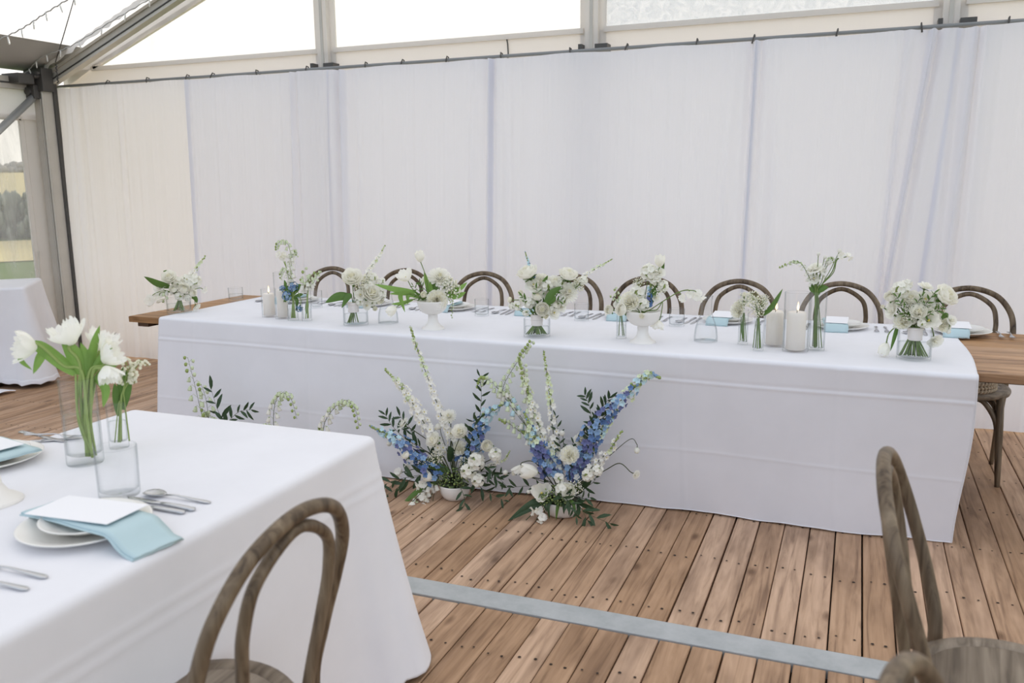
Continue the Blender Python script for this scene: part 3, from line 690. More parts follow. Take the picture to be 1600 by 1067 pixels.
def napkin(label, loc, rz, pts, w_, group, th=.007):
    """folded linen draped over plate edge: pts = (y, z) of the run; width w_"""
    t = thing('napkin', label, 'napkin', loc, rz, group); P = smooth_path([(0, y, z) for y, z in pts], 5); n = len(P) - 1
    for lay in range(2):
        def f(u, v):
            p = P[int(round(v * n))]; e_ = .5 + .5 * u if False else u
            return (w_ * (u - .5) * (1 - .06 * lay) + .003 * nz(v * 6, u * 3, lay), p.y + .004 * nz(u * 4, 3 + lay), p.z + lay * th * .55 + .0015 * nz(u * 5, v * 7, lay + 4))
        o = MB().grid(f, 8, n).obj('fold', AQUA, t); m_ = o.modifiers.new('thick', 'SOLIDIFY'); m_.thickness = th * .5; m_.offset = 1
    return t
def card(label, loc, rx, rz, w_, h, group):
    t = thing('menu_card', label, 'card', loc, rz, group); o = MB().box(-w_ / 2, w_ / 2, -h / 2, h / 2, 0, .0012).obj('sheet', PAPER, t, False); o.rotation_euler = (rx, 0, 0)
    return t
SX = [-3.30, -2.76, -2.20, -1.665, -1.14, -.612, -.055, .485]
SW = ['by the candle nearest the window', 'by the first bouquet with big leaves', 'by the fringed tulips in a footed bowl', 'by the middle bouquet', 'by the footed bowl with a blue sprig', 'by the carafe and carnation', 'by the tall candle', 'by the bare wooden table end']
for i, x in enumerate(SX):
    y = 4.565 + .012 * math.sin(i * 3); r_ = random.Random(i + 40)
    plate('dinner_plate', 'ivory dinner plate at the place ' + SW[i], (x, y, TZ), .132, 'dinner plates on the long table')
    plate('side_plate', 'small ivory plate stacked at the place ' + SW[i], (x, y, TZ + .0125), .100, 'side plates on the long table')
    napkin('aqua linen napkin at the place ' + SW[i], (x + (-.03), y, TZ), r_.uniform(-.1, .1), [(.08, .036), (.0, .034), (-.08, .037), (-.118, .036), (-.137, .020), (-.146, .004)], .112, 'napkins on the long table')
    card('blank white menu card at the place ' + SW[i], (x - .02, y - .035, TZ + .0485), .06, r_.uniform(-.12, .12), .105, .15, 'menu cards on the long table')
    for k in range(2): fork(('inner' if k == 0 else 'outer') + ' steel fork at the place ' + SW[i], (x + .165 + .045 * k, y + .01, TZ), pi + r_.uniform(-.06, .06), 'forks on the long table')
    for k in range(2): knife(('inner' if k == 0 else 'outer') + ' steel knife at the place ' + SW[i], (x - .16 - .032 * k, y - .02, TZ), pi + r_.uniform(-.1, .1), 'knives on the long table')
    spoon('steel spoon at the place ' + SW[i], (x - .235, y - .02, TZ), pi + r_.uniform(-.1, .1), 'spoons on the long table')
# the front table: one full place at its edge, part of another beyond
GN = 'place settings on the front table'
plate('dinner_plate', 'ivory dinner plate near the tablecloth edge under the draped aqua napkin', (-1.545, 1.315, TZ), .138, GN); plate('side_plate', 'small ivory plate under the white card on the front table', (-1.535, 1.322, TZ + .0125), .105, GN)
napkin('aqua linen napkin draped over the plate toward the table edge', (-1.515, 1.318, TZ), pi / 2 - .15, [(.185, .026), (.13, .030), (.08, .036), (.0, .036), (-.09, .038), (-.125, .036), (-.155, .019), (-.18, .006), (-.205, .003)], .125, GN)
card('blank white menu card lying on the draped aqua napkin', (-1.545, 1.322, TZ + .0455), -.03, pi / 2 + .02, .118, .235, GN)
knife('steel knife beside the plate, nearer the plate', (-1.51, 1.462, TZ), pi / 2 + .02, GN); knife('steel knife beside the plate, nearer the spoon', (-1.50, 1.492, TZ), pi / 2 - .06, GN)
spoon('steel spoon beside the tumbler on the front table', (-1.495, 1.533, TZ), pi / 2 + .05, GN)
fork('steel fork at the plate, closer to the white card', (-1.52, 1.105, TZ), pi / 2 + .04, GN); fork('steel fork at the plate, closer to the cloth corner below', (-1.51, 1.052, TZ), pi / 2 + .08, GN)
plate('dinner_plate', 'ivory dinner plate at the far setting by the deck side', (-2.19, 1.575, TZ), .138, GN); plate('side_plate', 'small ivory plate at the far setting by the deck side', (-2.19, 1.575, TZ + .0125), .105, GN)
napkin('aqua linen napkin on the far setting by the deck side', (-2.16, 1.59, TZ), -pi / 2 - .2, [(.10, .036), (.0, .036), (-.09, .038), (-.115, .036), (-.14, .022)], .125, GN)
card('blank white menu card on the far setting', (-2.215, 1.585, TZ + .0475), 0, pi / 2 - .2, .118, .2, GN)
fork('steel fork resting across the knife at the far setting', (-2.205, 1.80, TZ + .008), -pi / 2 + .22, GN); knife('steel knife under the crossed fork at the far setting', (-2.215, 1.765, TZ), -pi / 2 + .72, GN); 
o = knife('steel knife beyond the crossed fork at the far setting', (-2.26, 1.80, TZ), -pi / 2 - .12, GN)

# ---- measured places: vessels (kind, foot centre, radius, height) and flowers (vessel, kind, size, stem points, facing), metres
VESSEL = {
  'vaseL': ('low', [-3.703, 3.953, 0.752], 0.0692, 0.101),
  'hur1': ('hur', [-3.077, 3.98, 0.752], 0.0415, 0.162),
  'hur2': ('hur', [-2.967, 3.957, 0.752], 0.0427, 0.262),
  'cand1': ('candle', [-3.077, 3.98, 0.752], 0.032, 0.125),
  'cand2': ('candle', [-2.967, 3.957, 0.752], 0.03, 0.155),
  'bud1': ('bud', [-2.868, 3.913, 0.752], 0.0229, 0.121),
  'bud2': ('bud', [-2.787, 3.926, 0.752], 0.021, 0.123),
  'tum2': ('tum', [-3.031, 4.376, 0.752], 0.0348, 0.105),
  'tumL': ('tum', [-3.729, 4.491, 0.752], 0.0454, 0.086),
  'vase2': ('low', [-2.452, 3.889, 0.752], 0.0655, 0.114),
  'car1': ('carafe', [-2.313, 3.988, 0.752], 0.0543, 0.213),
  'ped1': ('ped', [-2.003, 3.906, 0.752], 0.0794, 0.15),
  'tum3': ('tum', [-1.937, 4.379, 0.752], 0.0393, 0.098),
  'vaseC': ('low', [-1.418, 3.86, 0.752], 0.0642, 0.093),
  'tum4': ('tum', [-1.357, 4.391, 0.752], 0.0385, 0.095),
  'bud3': ('bud', [-1.018, 3.934, 0.752], 0.022, 0.123),
  'ped2': ('ped', [-0.902, 3.877, 0.752], 0.0817, 0.151),
  'tum5': ('tum', [-0.84, 4.366, 0.752], 0.0391, 0.094),
  'car2': ('carafe', [-0.631, 3.989, 0.752], 0.0544, 0.216),
  'bud4': ('bud', [-0.46, 3.966, 0.752], 0.0217, 0.164),
  'bud5': ('bud', [-0.378, 3.837, 0.752], 0.0209, 0.155),
  'hurS': ('hur', [-0.324, 3.969, 0.752], 0.0456, 0.167),
  'hurT': ('hur', [-0.227, 3.873, 0.752], 0.0537, 0.262),
  'cand3': ('candle', [-0.324, 3.969, 0.752], 0.037, 0.15),
  'cand4': ('candle', [-0.227, 3.873, 0.752], 0.04, 0.165),
  'bud6': ('bud', [-0.142, 3.927, 0.752], 0.034, 0.259),
  'vaseR': ('low', [0.241, 3.858, 0.752], 0.0666, 0.133),
  'pot1': ('pot', [-1.732, 3.558, 0.0], 0.076, 0.073),
  'pot2': ('pot', [-1.184, 3.55, 0.0], 0.0977, 0.073),
  'pot3': ('pot', [-3.095, 3.5, 0.0], 0.085, 0.09),
  'pot4': ('pot', [-2.646, 3.5, 0.0], 0.085, 0.09),
  'pot5': ('pot', [-2.318, 3.5, 0.0], 0.085, 0.09),
  'tul': ('tall', [-1.936, 1.669, 0.752], 0.0476, 0.239),
  'lil': ('tallbud', [-1.956, 1.807, 0.752], 0.0272, 0.137),
  'tumN': ('tum', [-1.651, 1.512, 0.752], 0.0479, 0.123),
  'stick': ('stick', [-1.902, 1.361, 0.752], 0.07, 0.2),
}
FLOWER = [
('vaseL','rose',0.0787,[(-3.685,3.973,0.768),(-3.699,3.958,0.85),(-3.733,3.925,0.966)],(0.36,-0.68,0.64)),
('vaseL','ranunculus',0.0751,[(-3.725,3.957,0.768),(-3.694,3.96,0.85),(-3.657,3.955,0.897)],(0.71,-0.5,0.49)),
('vaseL','ranunculus',0.049,[(-3.726,3.945,0.768),(-3.687,3.963,0.85),(-3.623,3.987,0.868)],(0.91,-0.33,0.26)),
('vaseL','ranunculus',0.0562,[(-3.689,3.966,0.768),(-3.692,3.954,0.85),(-3.705,3.923,0.897)],(0.35,-0.76,0.54)),
('vaseL','broad_leaf',0.0482,[(-3.685,3.965,0.768),(-3.699,3.955,0.85),(-3.731,3.927,0.905),(-3.781,3.88,0.928),(-3.831,3.833,0.976)],(0.19,-0.86,0.47)),
('vaseL','broad_leaf',0.0338,[(-3.681,3.956,0.768),(-3.703,3.958,0.85),(-3.75,3.95,0.939),(-3.758,3.943,0.985),(-3.774,3.927,1.001)],(0.19,-0.86,0.47)),
('vaseL','broad_leaf',0.0266,[(-3.723,3.936,0.768),(-3.692,3.964,0.85),(-3.655,3.998,0.846),(-3.635,4.017,0.833),(-3.629,4.023,0.802)],(0.72,-0.53,-0.45)),
('vaseL','white_spire',0.0571,[(-3.697,3.948,0.768),(-3.695,3.969,0.85),(-3.702,3.995,0.879),(-3.672,4.023,0.949),(-3.632,4.061,1.022),(-3.598,4.093,1.08)],(0.76,-0.31,0.57)),
('vaseL','stock',0.0761,[(-3.712,3.917,0.768),(-3.69,3.961,0.85),(-3.655,4.039,0.932)],(0.77,-0.21,0.61)),
('vaseL','stock',0.0532,[(-3.705,3.919,0.768),(-3.695,3.963,0.85),(-3.69,4.02,0.946)],(0.62,-0.31,0.72)),
('vaseL','sweet_pea',0.0672,[(-3.691,3.976,0.768),(-3.7,3.961,0.85),(-3.728,3.93,0.879),(-3.768,3.892,0.886),(-3.8,3.863,0.869),(-3.819,3.844,0.833)],(0.05,-0.84,-0.54)),
('vaseL','sweet_pea',0.0524,[(-3.689,3.956,0.768),(-3.699,3.951,0.85),(-3.728,3.93,0.875),(-3.769,3.892,0.878),(-3.783,3.878,0.845)],(0.21,-0.71,-0.67)),
('vaseL','bell_sprig',0.0488,[(-3.686,3.966,0.768),(-3.698,3.956,0.85),(-3.728,3.93,0.879),(-3.749,3.91,0.873),(-3.76,3.9,0.813)],(0.48,-0.75,-0.45)),
('vaseL','lisianthus',0.0564,[(-3.684,3.962,0.768),(-3.708,3.952,0.85),(-3.8,3.903,0.909)],(0.1,-0.87,0.48)),
('vaseL','lisianthus',0.0419,[(-3.721,3.939,0.768),(-3.696,3.962,0.85),(-3.668,3.986,0.851),(-3.64,4.012,0.826),(-3.63,4.022,0.779)],(0.76,-0.02,-0.65)),
('vaseL','small_rose',0.0379,[(-3.709,3.95,0.768),(-3.697,3.96,0.85),(-3.69,3.965,0.777)],(0.58,-0.62,0.53)),
('vaseL','sweet_pea',0.0343,[(-3.714,3.928,0.768),(-3.687,3.96,0.85),(-3.653,4,0.877),(-3.613,4.037,0.893),(-3.593,4.056,0.88)],(0.97,-0.23,-0.09)),
('bud1','forget_me_not',0.0526,[(-2.876,3.911,0.768),(-2.866,3.916,0.87),(-2.861,3.919,0.944)],(0.47,-0.57,0.68)),
('bud1','forget_me_not',0.0489,[(-2.856,3.913,0.768),(-2.862,3.911,0.87),(-2.881,3.879,0.896)],(0.19,-0.89,0.42)),
('bud1','forget_me_not',0.0315,[(-2.849,3.906,0.768),(-2.863,3.91,0.87),(-2.908,3.884,0.936)],(0.15,-0.79,0.6)),
('bud1','forget_me_not',0.0353,[(-2.88,3.911,0.768),(-2.866,3.917,0.87),(-2.846,3.93,0.915),(-2.831,3.94,0.861),(-2.839,3.935,0.815)],(0.66,-0.55,-0.52)),
('bud1','broad_leaf',0.028,[(-2.876,3.908,0.768),(-2.867,3.915,0.87),(-2.863,3.917,0.891),(-2.886,3.9,0.927),(-2.897,3.892,0.981)],(0.32,-0.67,0.67)),
('bud1','broad_leaf',0.0281,[(-2.865,3.919,0.768),(-2.862,3.919,0.87),(-2.86,3.919,0.898),(-2.839,3.935,0.939),(-2.825,3.945,0.952)],(0.8,-0.35,0.48)),
('bud1','broad_leaf',0.0247,[(-2.867,3.911,0.768),(-2.864,3.916,0.87),(-2.864,3.917,0.884),(-2.835,3.937,0.896),(-2.819,3.95,0.899)],(0.93,-0.3,0.23)),
('bud1','broad_leaf',0.0246,[(-2.856,3.917,0.768),(-2.86,3.917,0.87),(-2.866,3.915,0.884),(-2.891,3.896,0.878),(-2.906,3.886,0.858)],(0.17,-0.94,-0.3)),
('bud1','broad_leaf',0.0212,[(-2.871,3.924,0.768),(-2.865,3.92,0.87),(-2.861,3.919,0.884),(-2.848,3.928,0.862),(-2.853,3.924,0.805)],(0.46,-0.76,-0.47)),
('bud1','bell_sprig',0.0416,[(-2.877,3.915,0.768),(-2.867,3.917,0.87),(-2.862,3.918,0.968),(-2.87,3.912,1.049),(-2.864,3.917,1.122),(-2.877,3.907,1.182),(-2.901,3.889,1.193),(-2.916,3.878,1.166),(-2.92,3.876,1.142)],(0.42,-0.78,-0.46)),
('bud1','bell_sprig',0.0314,[(-2.863,3.913,0.768),(-2.862,3.916,0.87),(-2.862,3.918,0.968),(-2.863,3.917,1.067),(-2.853,3.925,1.122),(-2.844,3.931,1.139),(-2.835,3.938,1.1)],(0.67,-0.6,-0.44)),
('bud1','sweet_pea',0.0313,[(-2.873,3.917,0.768),(-2.866,3.917,0.87),(-2.865,3.916,0.969),(-2.884,3.902,1.04),(-2.892,3.896,1.103)],(0.37,-0.64,0.68)),
('bud1','sweet_pea',0.0452,[(-2.873,3.908,0.768),(-2.866,3.914,0.87),(-2.865,3.916,0.969),(-2.879,3.905,1.025),(-2.905,3.887,1.117)],(0.29,-0.7,0.66)),
('bud1','bell_sprig',0.0314,[(-2.876,3.926,0.768),(-2.868,3.92,0.87),(-2.871,3.911,0.951),(-2.889,3.898,1.04),(-2.906,3.885,1.023),(-2.911,3.882,0.978)],(0.45,-0.76,-0.46)),
('bud2','bell_sprig',0.0557,[(-2.792,3.937,0.768),(-2.784,3.933,0.871),(-2.785,3.928,0.935),(-2.785,3.928,1.047)],(0.42,-0.6,0.68)),
('bud2','bell_sprig',0.0383,[(-2.783,3.924,0.768),(-2.781,3.929,0.871),(-2.785,3.928,0.917),(-2.804,3.914,0.999)],(0.31,-0.68,0.66)),
('bud2','bell_sprig',0.0454,[(-2.782,3.928,0.768),(-2.779,3.931,0.871),(-2.774,3.935,0.917),(-2.762,3.944,0.997),(-2.725,3.97,1.02)],(0.85,-0.33,0.4)),
('bud2','bell_sprig',0.035,[(-2.787,3.913,0.768),(-2.781,3.926,0.871),(-2.774,3.935,0.917),(-2.744,3.957,0.975),(-2.72,3.974,1.023)],(0.66,-0.44,0.61)),
('bud2','bell_sprig',0.0314,[(-2.787,3.934,0.768),(-2.781,3.933,0.871),(-2.777,3.933,0.917),(-2.767,3.94,1.011)],(0.48,-0.56,0.68)),
('bud2','broad_leaf',0.0211,[(-2.783,3.935,0.768),(-2.78,3.933,0.871),(-2.782,3.93,0.864),(-2.786,3.927,0.829),(-2.791,3.924,0.787)],(0.44,-0.77,-0.46)),
('vase2','rose',0.0972,[(-2.447,3.901,0.768),(-2.453,3.885,0.856),(-2.45,3.867,1.009)],(0.38,-0.65,0.65)),
('vase2','lisianthus',0.0504,[(-2.464,3.883,0.768),(-2.448,3.88,0.856),(-2.411,3.879,0.919)],(0.6,-0.57,0.56)),
('vase2','rose',0.1013,[(-2.487,3.862,0.768),(-2.451,3.88,0.856),(-2.368,3.918,0.924)],(0.77,-0.44,0.46)),
('vase2','small_rose',0.0612,[(-2.477,3.871,0.768),(-2.446,3.891,0.856),(-2.343,3.957,0.885)],(0.89,-0.36,0.29)),
('vase2','broad_leaf',0.0471,[(-2.437,3.89,0.768),(-2.454,3.884,0.856),(-2.467,3.879,0.908),(-2.526,3.842,0.91),(-2.583,3.806,0.878)],(-0.02,-1,-0.09)),
('vase2','broad_leaf',0.0336,[(-2.468,3.912,0.768),(-2.463,3.887,0.856),(-2.451,3.855,0.924),(-2.471,3.842,0.905),(-2.496,3.826,0.851)],(0.21,-0.9,-0.39)),
('vase2','white_spire',0.0473,[(-2.472,3.862,0.768),(-2.46,3.885,0.856),(-2.434,3.924,0.943),(-2.4,3.945,1.033),(-2.355,3.974,1.103),(-2.319,3.996,1.172)],(0.63,-0.47,0.61)),
('vase2','filler',0.0811,[(-2.473,3.88,0.768),(-2.455,3.889,0.856),(-2.417,3.911,0.957)],(0.57,-0.51,0.64)),
('vase2','filler',0.0676,[(-2.484,3.872,0.768),(-2.455,3.889,0.856),(-2.4,3.922,0.983)],(0.6,-0.5,0.63)),
('vase2','stock',0.0545,[(-2.487,3.873,0.768),(-2.458,3.897,0.856),(-2.387,3.966,0.995)],(0.65,-0.43,0.62)),
('vase2','stock',0.034,[(-2.48,3.867,0.768),(-2.449,3.894,0.856),(-2.34,3.984,0.98)],(0.75,-0.39,0.54)),
('vase2','small_rose',0.034,[(-2.478,3.871,0.768),(-2.449,3.891,0.856),(-2.365,3.944,0.838)],(0.75,-0.57,-0.33)),
('vase2','lisianthus',0.0405,[(-2.486,3.878,0.768),(-2.451,3.883,0.856),(-2.385,3.896,0.86)],(0.86,-0.49,0.17)),
('vase2','stock',0.0609,[(-2.482,3.873,0.768),(-2.453,3.89,0.856),(-2.395,3.925,0.959)],(0.65,-0.47,0.6)),
('vase2','lisianthus',0.0578,[(-2.474,3.867,0.768),(-2.447,3.891,0.856),(-2.355,3.962,0.94)],(0.78,-0.38,0.49)),
('vase2','stock',0.0472,[(-2.47,3.891,0.768),(-2.455,3.886,0.856),(-2.421,3.885,0.882)],(0.72,-0.56,0.42)),
('vase2','stock',0.0476,[(-2.478,3.872,0.768),(-2.446,3.892,0.856),(-2.334,3.963,0.912)],(0.85,-0.37,0.37)),
('vase2','stock',0.0543,[(-2.483,3.867,0.768),(-2.452,3.888,0.856),(-2.381,3.934,0.88)],(0.88,-0.36,0.31)),
('ped1','tulip',0.0421,[(-1.99,3.91,0.768),(-1.997,3.908,0.886),(-2.018,3.898,0.949),(-2.033,3.891,1.038),(-2.054,3.88,1.126)],(0.05,-0.3,0.95)),
('ped1','open_tulip',0.0649,[(-1.995,3.942,0.768),(-2.004,3.916,0.886),(-2.053,3.88,0.927),(-2.09,3.862,0.961),(-2.122,3.845,1.03)],(-0.18,-0.55,0.82)),
('ped1','mum',0.101,[(-2,3.911,0.768),(-1.994,3.912,0.886),(-1.967,3.925,1.023)],(0.44,-0.6,0.67)),
('ped1','mum',0.0524,[(-1.996,3.895,0.768),(-2.002,3.906,0.886),(-2.039,3.921,1.005)],(0.2,-0.65,0.73)),
('ped1','carnation',0.0809,[(-1.999,3.911,0.768),(-1.993,3.905,0.886),(-1.959,3.873,0.908)],(0.54,-0.84,0.1)),
('ped1','filler',0.0981,[(-2.014,3.909,0.768),(-1.993,3.914,0.886),(-1.922,3.948,0.963)],(0.69,-0.49,0.53)),
('ped1','filler',0.0784,[(-2.003,3.903,0.768),(-1.991,3.911,0.886),(-1.936,3.94,0.986)],(0.59,-0.53,0.61)),
('ped1','filler',0.0589,[(-2.018,3.917,0.768),(-1.991,3.918,0.886),(-1.896,3.961,0.956)],(0.75,-0.48,0.45)),
('ped1','small_rose',0.0421,[(-1.994,3.904,0.768),(-2,3.901,0.886),(-2.028,3.86,0.936)],(0.11,-0.87,0.48)),
('ped1','broad_leaf',0.0324,[(-1.985,3.913,0.768),(-2.003,3.905,0.886),(-2.076,3.869,0.947),(-2.162,3.825,0.962),(-2.261,3.774,0.991)],(-0.14,-0.94,0.3)),
('ped1','broad_leaf',0.026,[(-1.988,3.923,0.768),(-2.007,3.904,0.886),(-2.095,3.836,0.948),(-2.136,3.815,0.936),(-2.119,3.824,0.846)],(0.52,-0.72,-0.45)),
('ped1','broad_leaf',0.0261,[(-1.991,3.929,0.768),(-2.004,3.911,0.886),(-2.062,3.876,0.92),(-2.111,3.851,0.935),(-2.115,3.849,0.882)],(0.35,-0.81,-0.47)),
('ped1','broad_leaf',0.0195,[(-1.985,3.916,0.768),(-2.007,3.904,0.886),(-2.105,3.854,0.935),(-2.148,3.832,0.942),(-2.197,3.807,0.94)],(-0.16,-0.98,0.14)),
('ped1','broad_leaf',0.0196,[(-1.979,3.908,0.768),(-2.003,3.902,0.886),(-2.091,3.861,0.908),(-2.141,3.835,0.89),(-2.19,3.81,0.888)],(-0.16,-0.98,0.14)),
('ped1','tulip',0.0424,[(-1.984,3.91,0.768),(-2.001,3.905,0.886),(-2.062,3.876,0.914),(-2.106,3.853,0.902),(-2.147,3.832,0.883),(-2.188,3.811,0.855)],(-0.58,-0.64,-0.51)),
('ped1','broad_leaf',0.0227,[(-1.99,3.9,0.768),(-1.997,3.905,0.886),(-2.013,3.901,0.913),(-2.028,3.893,0.998),(-2.036,3.889,1.051)],(0.26,-0.69,0.68)),
('ped1','broad_leaf',0.0228,[(-1.998,3.892,0.768),(-1.998,3.903,0.886),(-2.004,3.905,0.912),(-2.009,3.903,0.965),(-2.011,3.902,0.998)],(0.3,-0.67,0.68)),
('ped1','broad_leaf',0.0391,[(-2.01,3.905,0.768),(-1.999,3.909,0.886),(-1.978,3.919,0.938),(-1.988,3.914,0.978),(-1.999,3.908,0.998)],(0.08,-0.79,0.61)),
('ped1','broad_leaf',0.0294,[(-2.009,3.919,0.768),(-1.992,3.917,0.886),(-1.931,3.943,0.937),(-1.878,3.97,0.962),(-1.843,3.988,0.99)],(0.75,-0.47,0.48)),
('ped1','broad_leaf',0.0295,[(-1.995,3.89,0.768),(-1.989,3.906,0.886),(-1.94,3.938,0.92),(-1.888,3.965,0.922),(-1.85,3.985,0.941)],(0.81,-0.45,0.38)),
('ped1','ruscus',0.0293,[(-2.006,3.919,0.768),(-2.004,3.911,0.886),(-2.025,3.895,0.913),(-2.061,3.876,0.95),(-2.089,3.862,0.98)],(-0.01,-0.85,0.53)),
('ped1','ruscus',0.0294,[(-1.995,3.896,0.768),(-2,3.903,0.886),(-2.025,3.895,0.91),(-2.059,3.877,0.927),(-2.088,3.863,0.928)],(-0.16,-0.97,0.17)),
('ped1','ruscus',0.0293,[(-1.997,3.897,0.768),(-1.999,3.904,0.886),(-2.013,3.901,0.926),(-2.046,3.884,0.973),(-2.057,3.878,0.996)],(0.11,-0.77,0.63)),
('ped1','bell_sprig',0.023,[(-2.019,3.89,0.768),(-1.997,3.907,0.886),(-1.941,3.938,0.911),(-1.915,3.951,0.897),(-1.917,3.95,0.804)],(0.39,-0.79,-0.47)),
('vaseC','rose',0.0948,[(-1.399,3.881,0.768),(-1.422,3.865,0.839),(-1.459,3.845,1.065)],(-0.26,-0.41,0.87)),
('vaseC','lisianthus',0.0675,[(-1.409,3.861,0.768),(-1.417,3.859,0.839),(-1.431,3.855,1.007)],(0.21,-0.7,0.68)),
('vaseC','carnation',0.0739,[(-1.41,3.844,0.768),(-1.409,3.861,0.839),(-1.403,3.886,1.019)],(0.28,-0.64,0.71)),
('vaseC','ranunculus',0.061,[(-1.426,3.872,0.768),(-1.417,3.857,0.839),(-1.404,3.833,0.957)],(0.29,-0.73,0.62)),
('vaseC','ranunculus',0.0759,[(-1.438,3.882,0.768),(-1.413,3.855,0.839),(-1.373,3.812,0.898)],(0.39,-0.92,0.1)),
('vaseC','small_rose',0.0339,[(-1.396,3.863,0.768),(-1.415,3.858,0.839),(-1.443,3.85,0.923),(-1.486,3.835,0.933),(-1.541,3.814,0.936)],(-0.79,-0.59,0.19)),
('vaseC','small_rose',0.0307,[(-1.377,3.875,0.768),(-1.422,3.858,0.839),(-1.492,3.833,0.97)],(0,-0.79,0.62)),
('vaseC','stock',0.0401,[(-1.381,3.869,0.768),(-1.427,3.854,0.839),(-1.507,3.827,0.905)],(-0.15,-0.85,0.5)),
('vaseC','stock',0.049,[(-1.403,3.862,0.768),(-1.42,3.85,0.839),(-1.448,3.827,0.923)],(0.09,-0.79,0.61)),
('vaseC','rose',0.0856,[(-1.46,3.845,0.768),(-1.406,3.864,0.839),(-1.276,3.912,1.054)],(0.32,-0.3,0.9)),
('vaseC','rose',0.08,[(-1.455,3.835,0.768),(-1.411,3.864,0.839),(-1.34,3.91,1.012)],(0.28,-0.46,0.84)),
('vaseC','mum',0.0888,[(-1.459,3.845,0.768),(-1.405,3.862,0.839),(-1.272,3.903,0.971)],(0.63,-0.58,0.52)),
('vaseC','ranunculus',0.0458,[(-1.459,3.848,0.768),(-1.408,3.855,0.839),(-1.32,3.864,0.916)],(0.62,-0.62,0.48)),
('vaseC','lisianthus',0.052,[(-1.457,3.854,0.768),(-1.408,3.857,0.839),(-1.329,3.86,0.876)],(0.69,-0.63,0.35)),
('vaseC','lisianthus',0.04,[(-1.457,3.841,0.768),(-1.407,3.862,0.839),(-1.304,3.901,0.897)],(0.73,-0.54,0.42)),
('vaseC','broad_leaf',0.0363,[(-1.448,3.871,0.768),(-1.414,3.855,0.839),(-1.362,3.827,0.929),(-1.333,3.838,0.972),(-1.29,3.853,1.005)],(0.68,-0.56,0.48)),
('vaseC','broad_leaf',0.0243,[(-1.44,3.869,0.768),(-1.409,3.854,0.839),(-1.356,3.829,0.916),(-1.328,3.84,0.941),(-1.316,3.844,0.959)],(0.54,-0.59,0.6)),
('vaseC','blue_spire',0.0245,[(-1.416,3.848,0.768),(-1.422,3.863,0.839),(-1.435,3.885,1.006),(-1.458,3.877,1.083),(-1.48,3.869,1.166)],(0.11,-0.74,0.66)),
('vaseC','white_spire',0.0367,[(-1.456,3.839,0.768),(-1.406,3.866,0.839),(-1.283,3.931,0.959),(-1.242,3.945,1.02),(-1.162,3.975,1.078),(-1.083,4.004,1.126)],(0.72,-0.55,0.43)),
('vaseC','filler',0.0613,[(-1.466,3.84,0.768),(-1.406,3.863,0.839),(-1.233,3.928,1.002)],(0.65,-0.56,0.52)),
('vaseC','stock',0.0367,[(-1.455,3.838,0.768),(-1.398,3.863,0.839),(-1.207,3.937,1.026)],(0.64,-0.56,0.52)),
('vaseC','stock',0.0552,[(-1.436,3.856,0.768),(-1.412,3.863,0.839),(-1.373,3.876,0.997)],(0.38,-0.64,0.66)),
('vaseC','lisianthus',0.0492,[(-1.443,3.843,0.768),(-1.413,3.858,0.839),(-1.365,3.879,0.953)],(0.46,-0.61,0.65)),
('vaseC','small_rose',0.0366,[(-1.434,3.877,0.768),(-1.407,3.858,0.839),(-1.362,3.827,0.863)],(0.54,-0.79,0.3)),
('vaseC','stock',0.0307,[(-1.396,3.876,0.768),(-1.42,3.856,0.839),(-1.46,3.823,0.873)],(-0.08,-0.9,0.42)),
('vaseC','broad_leaf',0.0214,[(-1.433,3.855,0.768),(-1.419,3.86,0.839),(-1.399,3.867,0.991),(-1.382,3.873,1.021),(-1.367,3.878,1.052)],(0.48,-0.61,0.63)),
('vaseC','lisianthus',0.0555,[(-1.399,3.845,0.768),(-1.42,3.859,0.839),(-1.453,3.879,1.034)],(0.17,-0.67,0.72)),
('vaseC','stock',0.0618,[(-1.44,3.842,0.768),(-1.413,3.867,0.839),(-1.372,3.908,0.991)],(0.42,-0.59,0.69)),
('vaseC','stock',0.0616,[(-1.454,3.837,0.768),(-1.408,3.864,0.839),(-1.317,3.918,1.002)],(0.53,-0.57,0.63)),
('vaseC','stock',0.0492,[(-1.454,3.85,0.768),(-1.405,3.866,0.839),(-1.299,3.904,0.928)],(0.67,-0.56,0.49)),
('vaseC','stock',0.0462,[(-1.411,3.855,0.768),(-1.415,3.857,0.839),(-1.42,3.859,0.92)],(0.22,-0.69,0.69)),
('vaseC','stock',0.049,[(-1.46,3.864,0.768),(-1.418,3.862,0.839),(-1.355,3.861,0.904)],(0.58,-0.64,0.5)),
('vaseC','stock',0.0369,[(-1.386,3.869,0.768),(-1.422,3.857,0.839),(-1.48,3.837,0.942)],(-0.01,-0.79,0.62)),
('vaseC','stock',0.0308,[(-1.373,3.872,0.768),(-1.425,3.855,0.839),(-1.53,3.819,0.905)],(-0.19,-0.88,0.44)),
('bud3','ranunculus',0.0515,[(-1.016,3.952,0.768),(-1.028,3.937,0.874),(-1.074,3.919,0.892)],(-0.29,-0.91,0.3)),
('bud3','bell_sprig',0.0331,[(-1.032,3.941,0.768),(-1.027,3.935,0.874),(-1.025,3.932,0.905),(-1.037,3.929,0.96),(-1.049,3.926,0.999)],(0.03,-0.75,0.66)),
('bud3','bell_sprig',0.0272,[(-1.009,3.95,0.768),(-1.019,3.938,0.874),(-1.025,3.932,0.905),(-1.046,3.926,0.941),(-1.075,3.919,0.96)],(-0.27,-0.86,0.44)),
('bud3','stock',0.0272,[(-1.013,3.939,0.768),(-1.023,3.934,0.874),(-1.043,3.927,0.917)],(-0.04,-0.78,0.63)),
('ped2','ranunculus',0.0645,[(-0.898,3.886,0.768),(-0.913,3.871,0.888),(-0.987,3.816,0.911)],(-0.45,-0.87,0.21)),
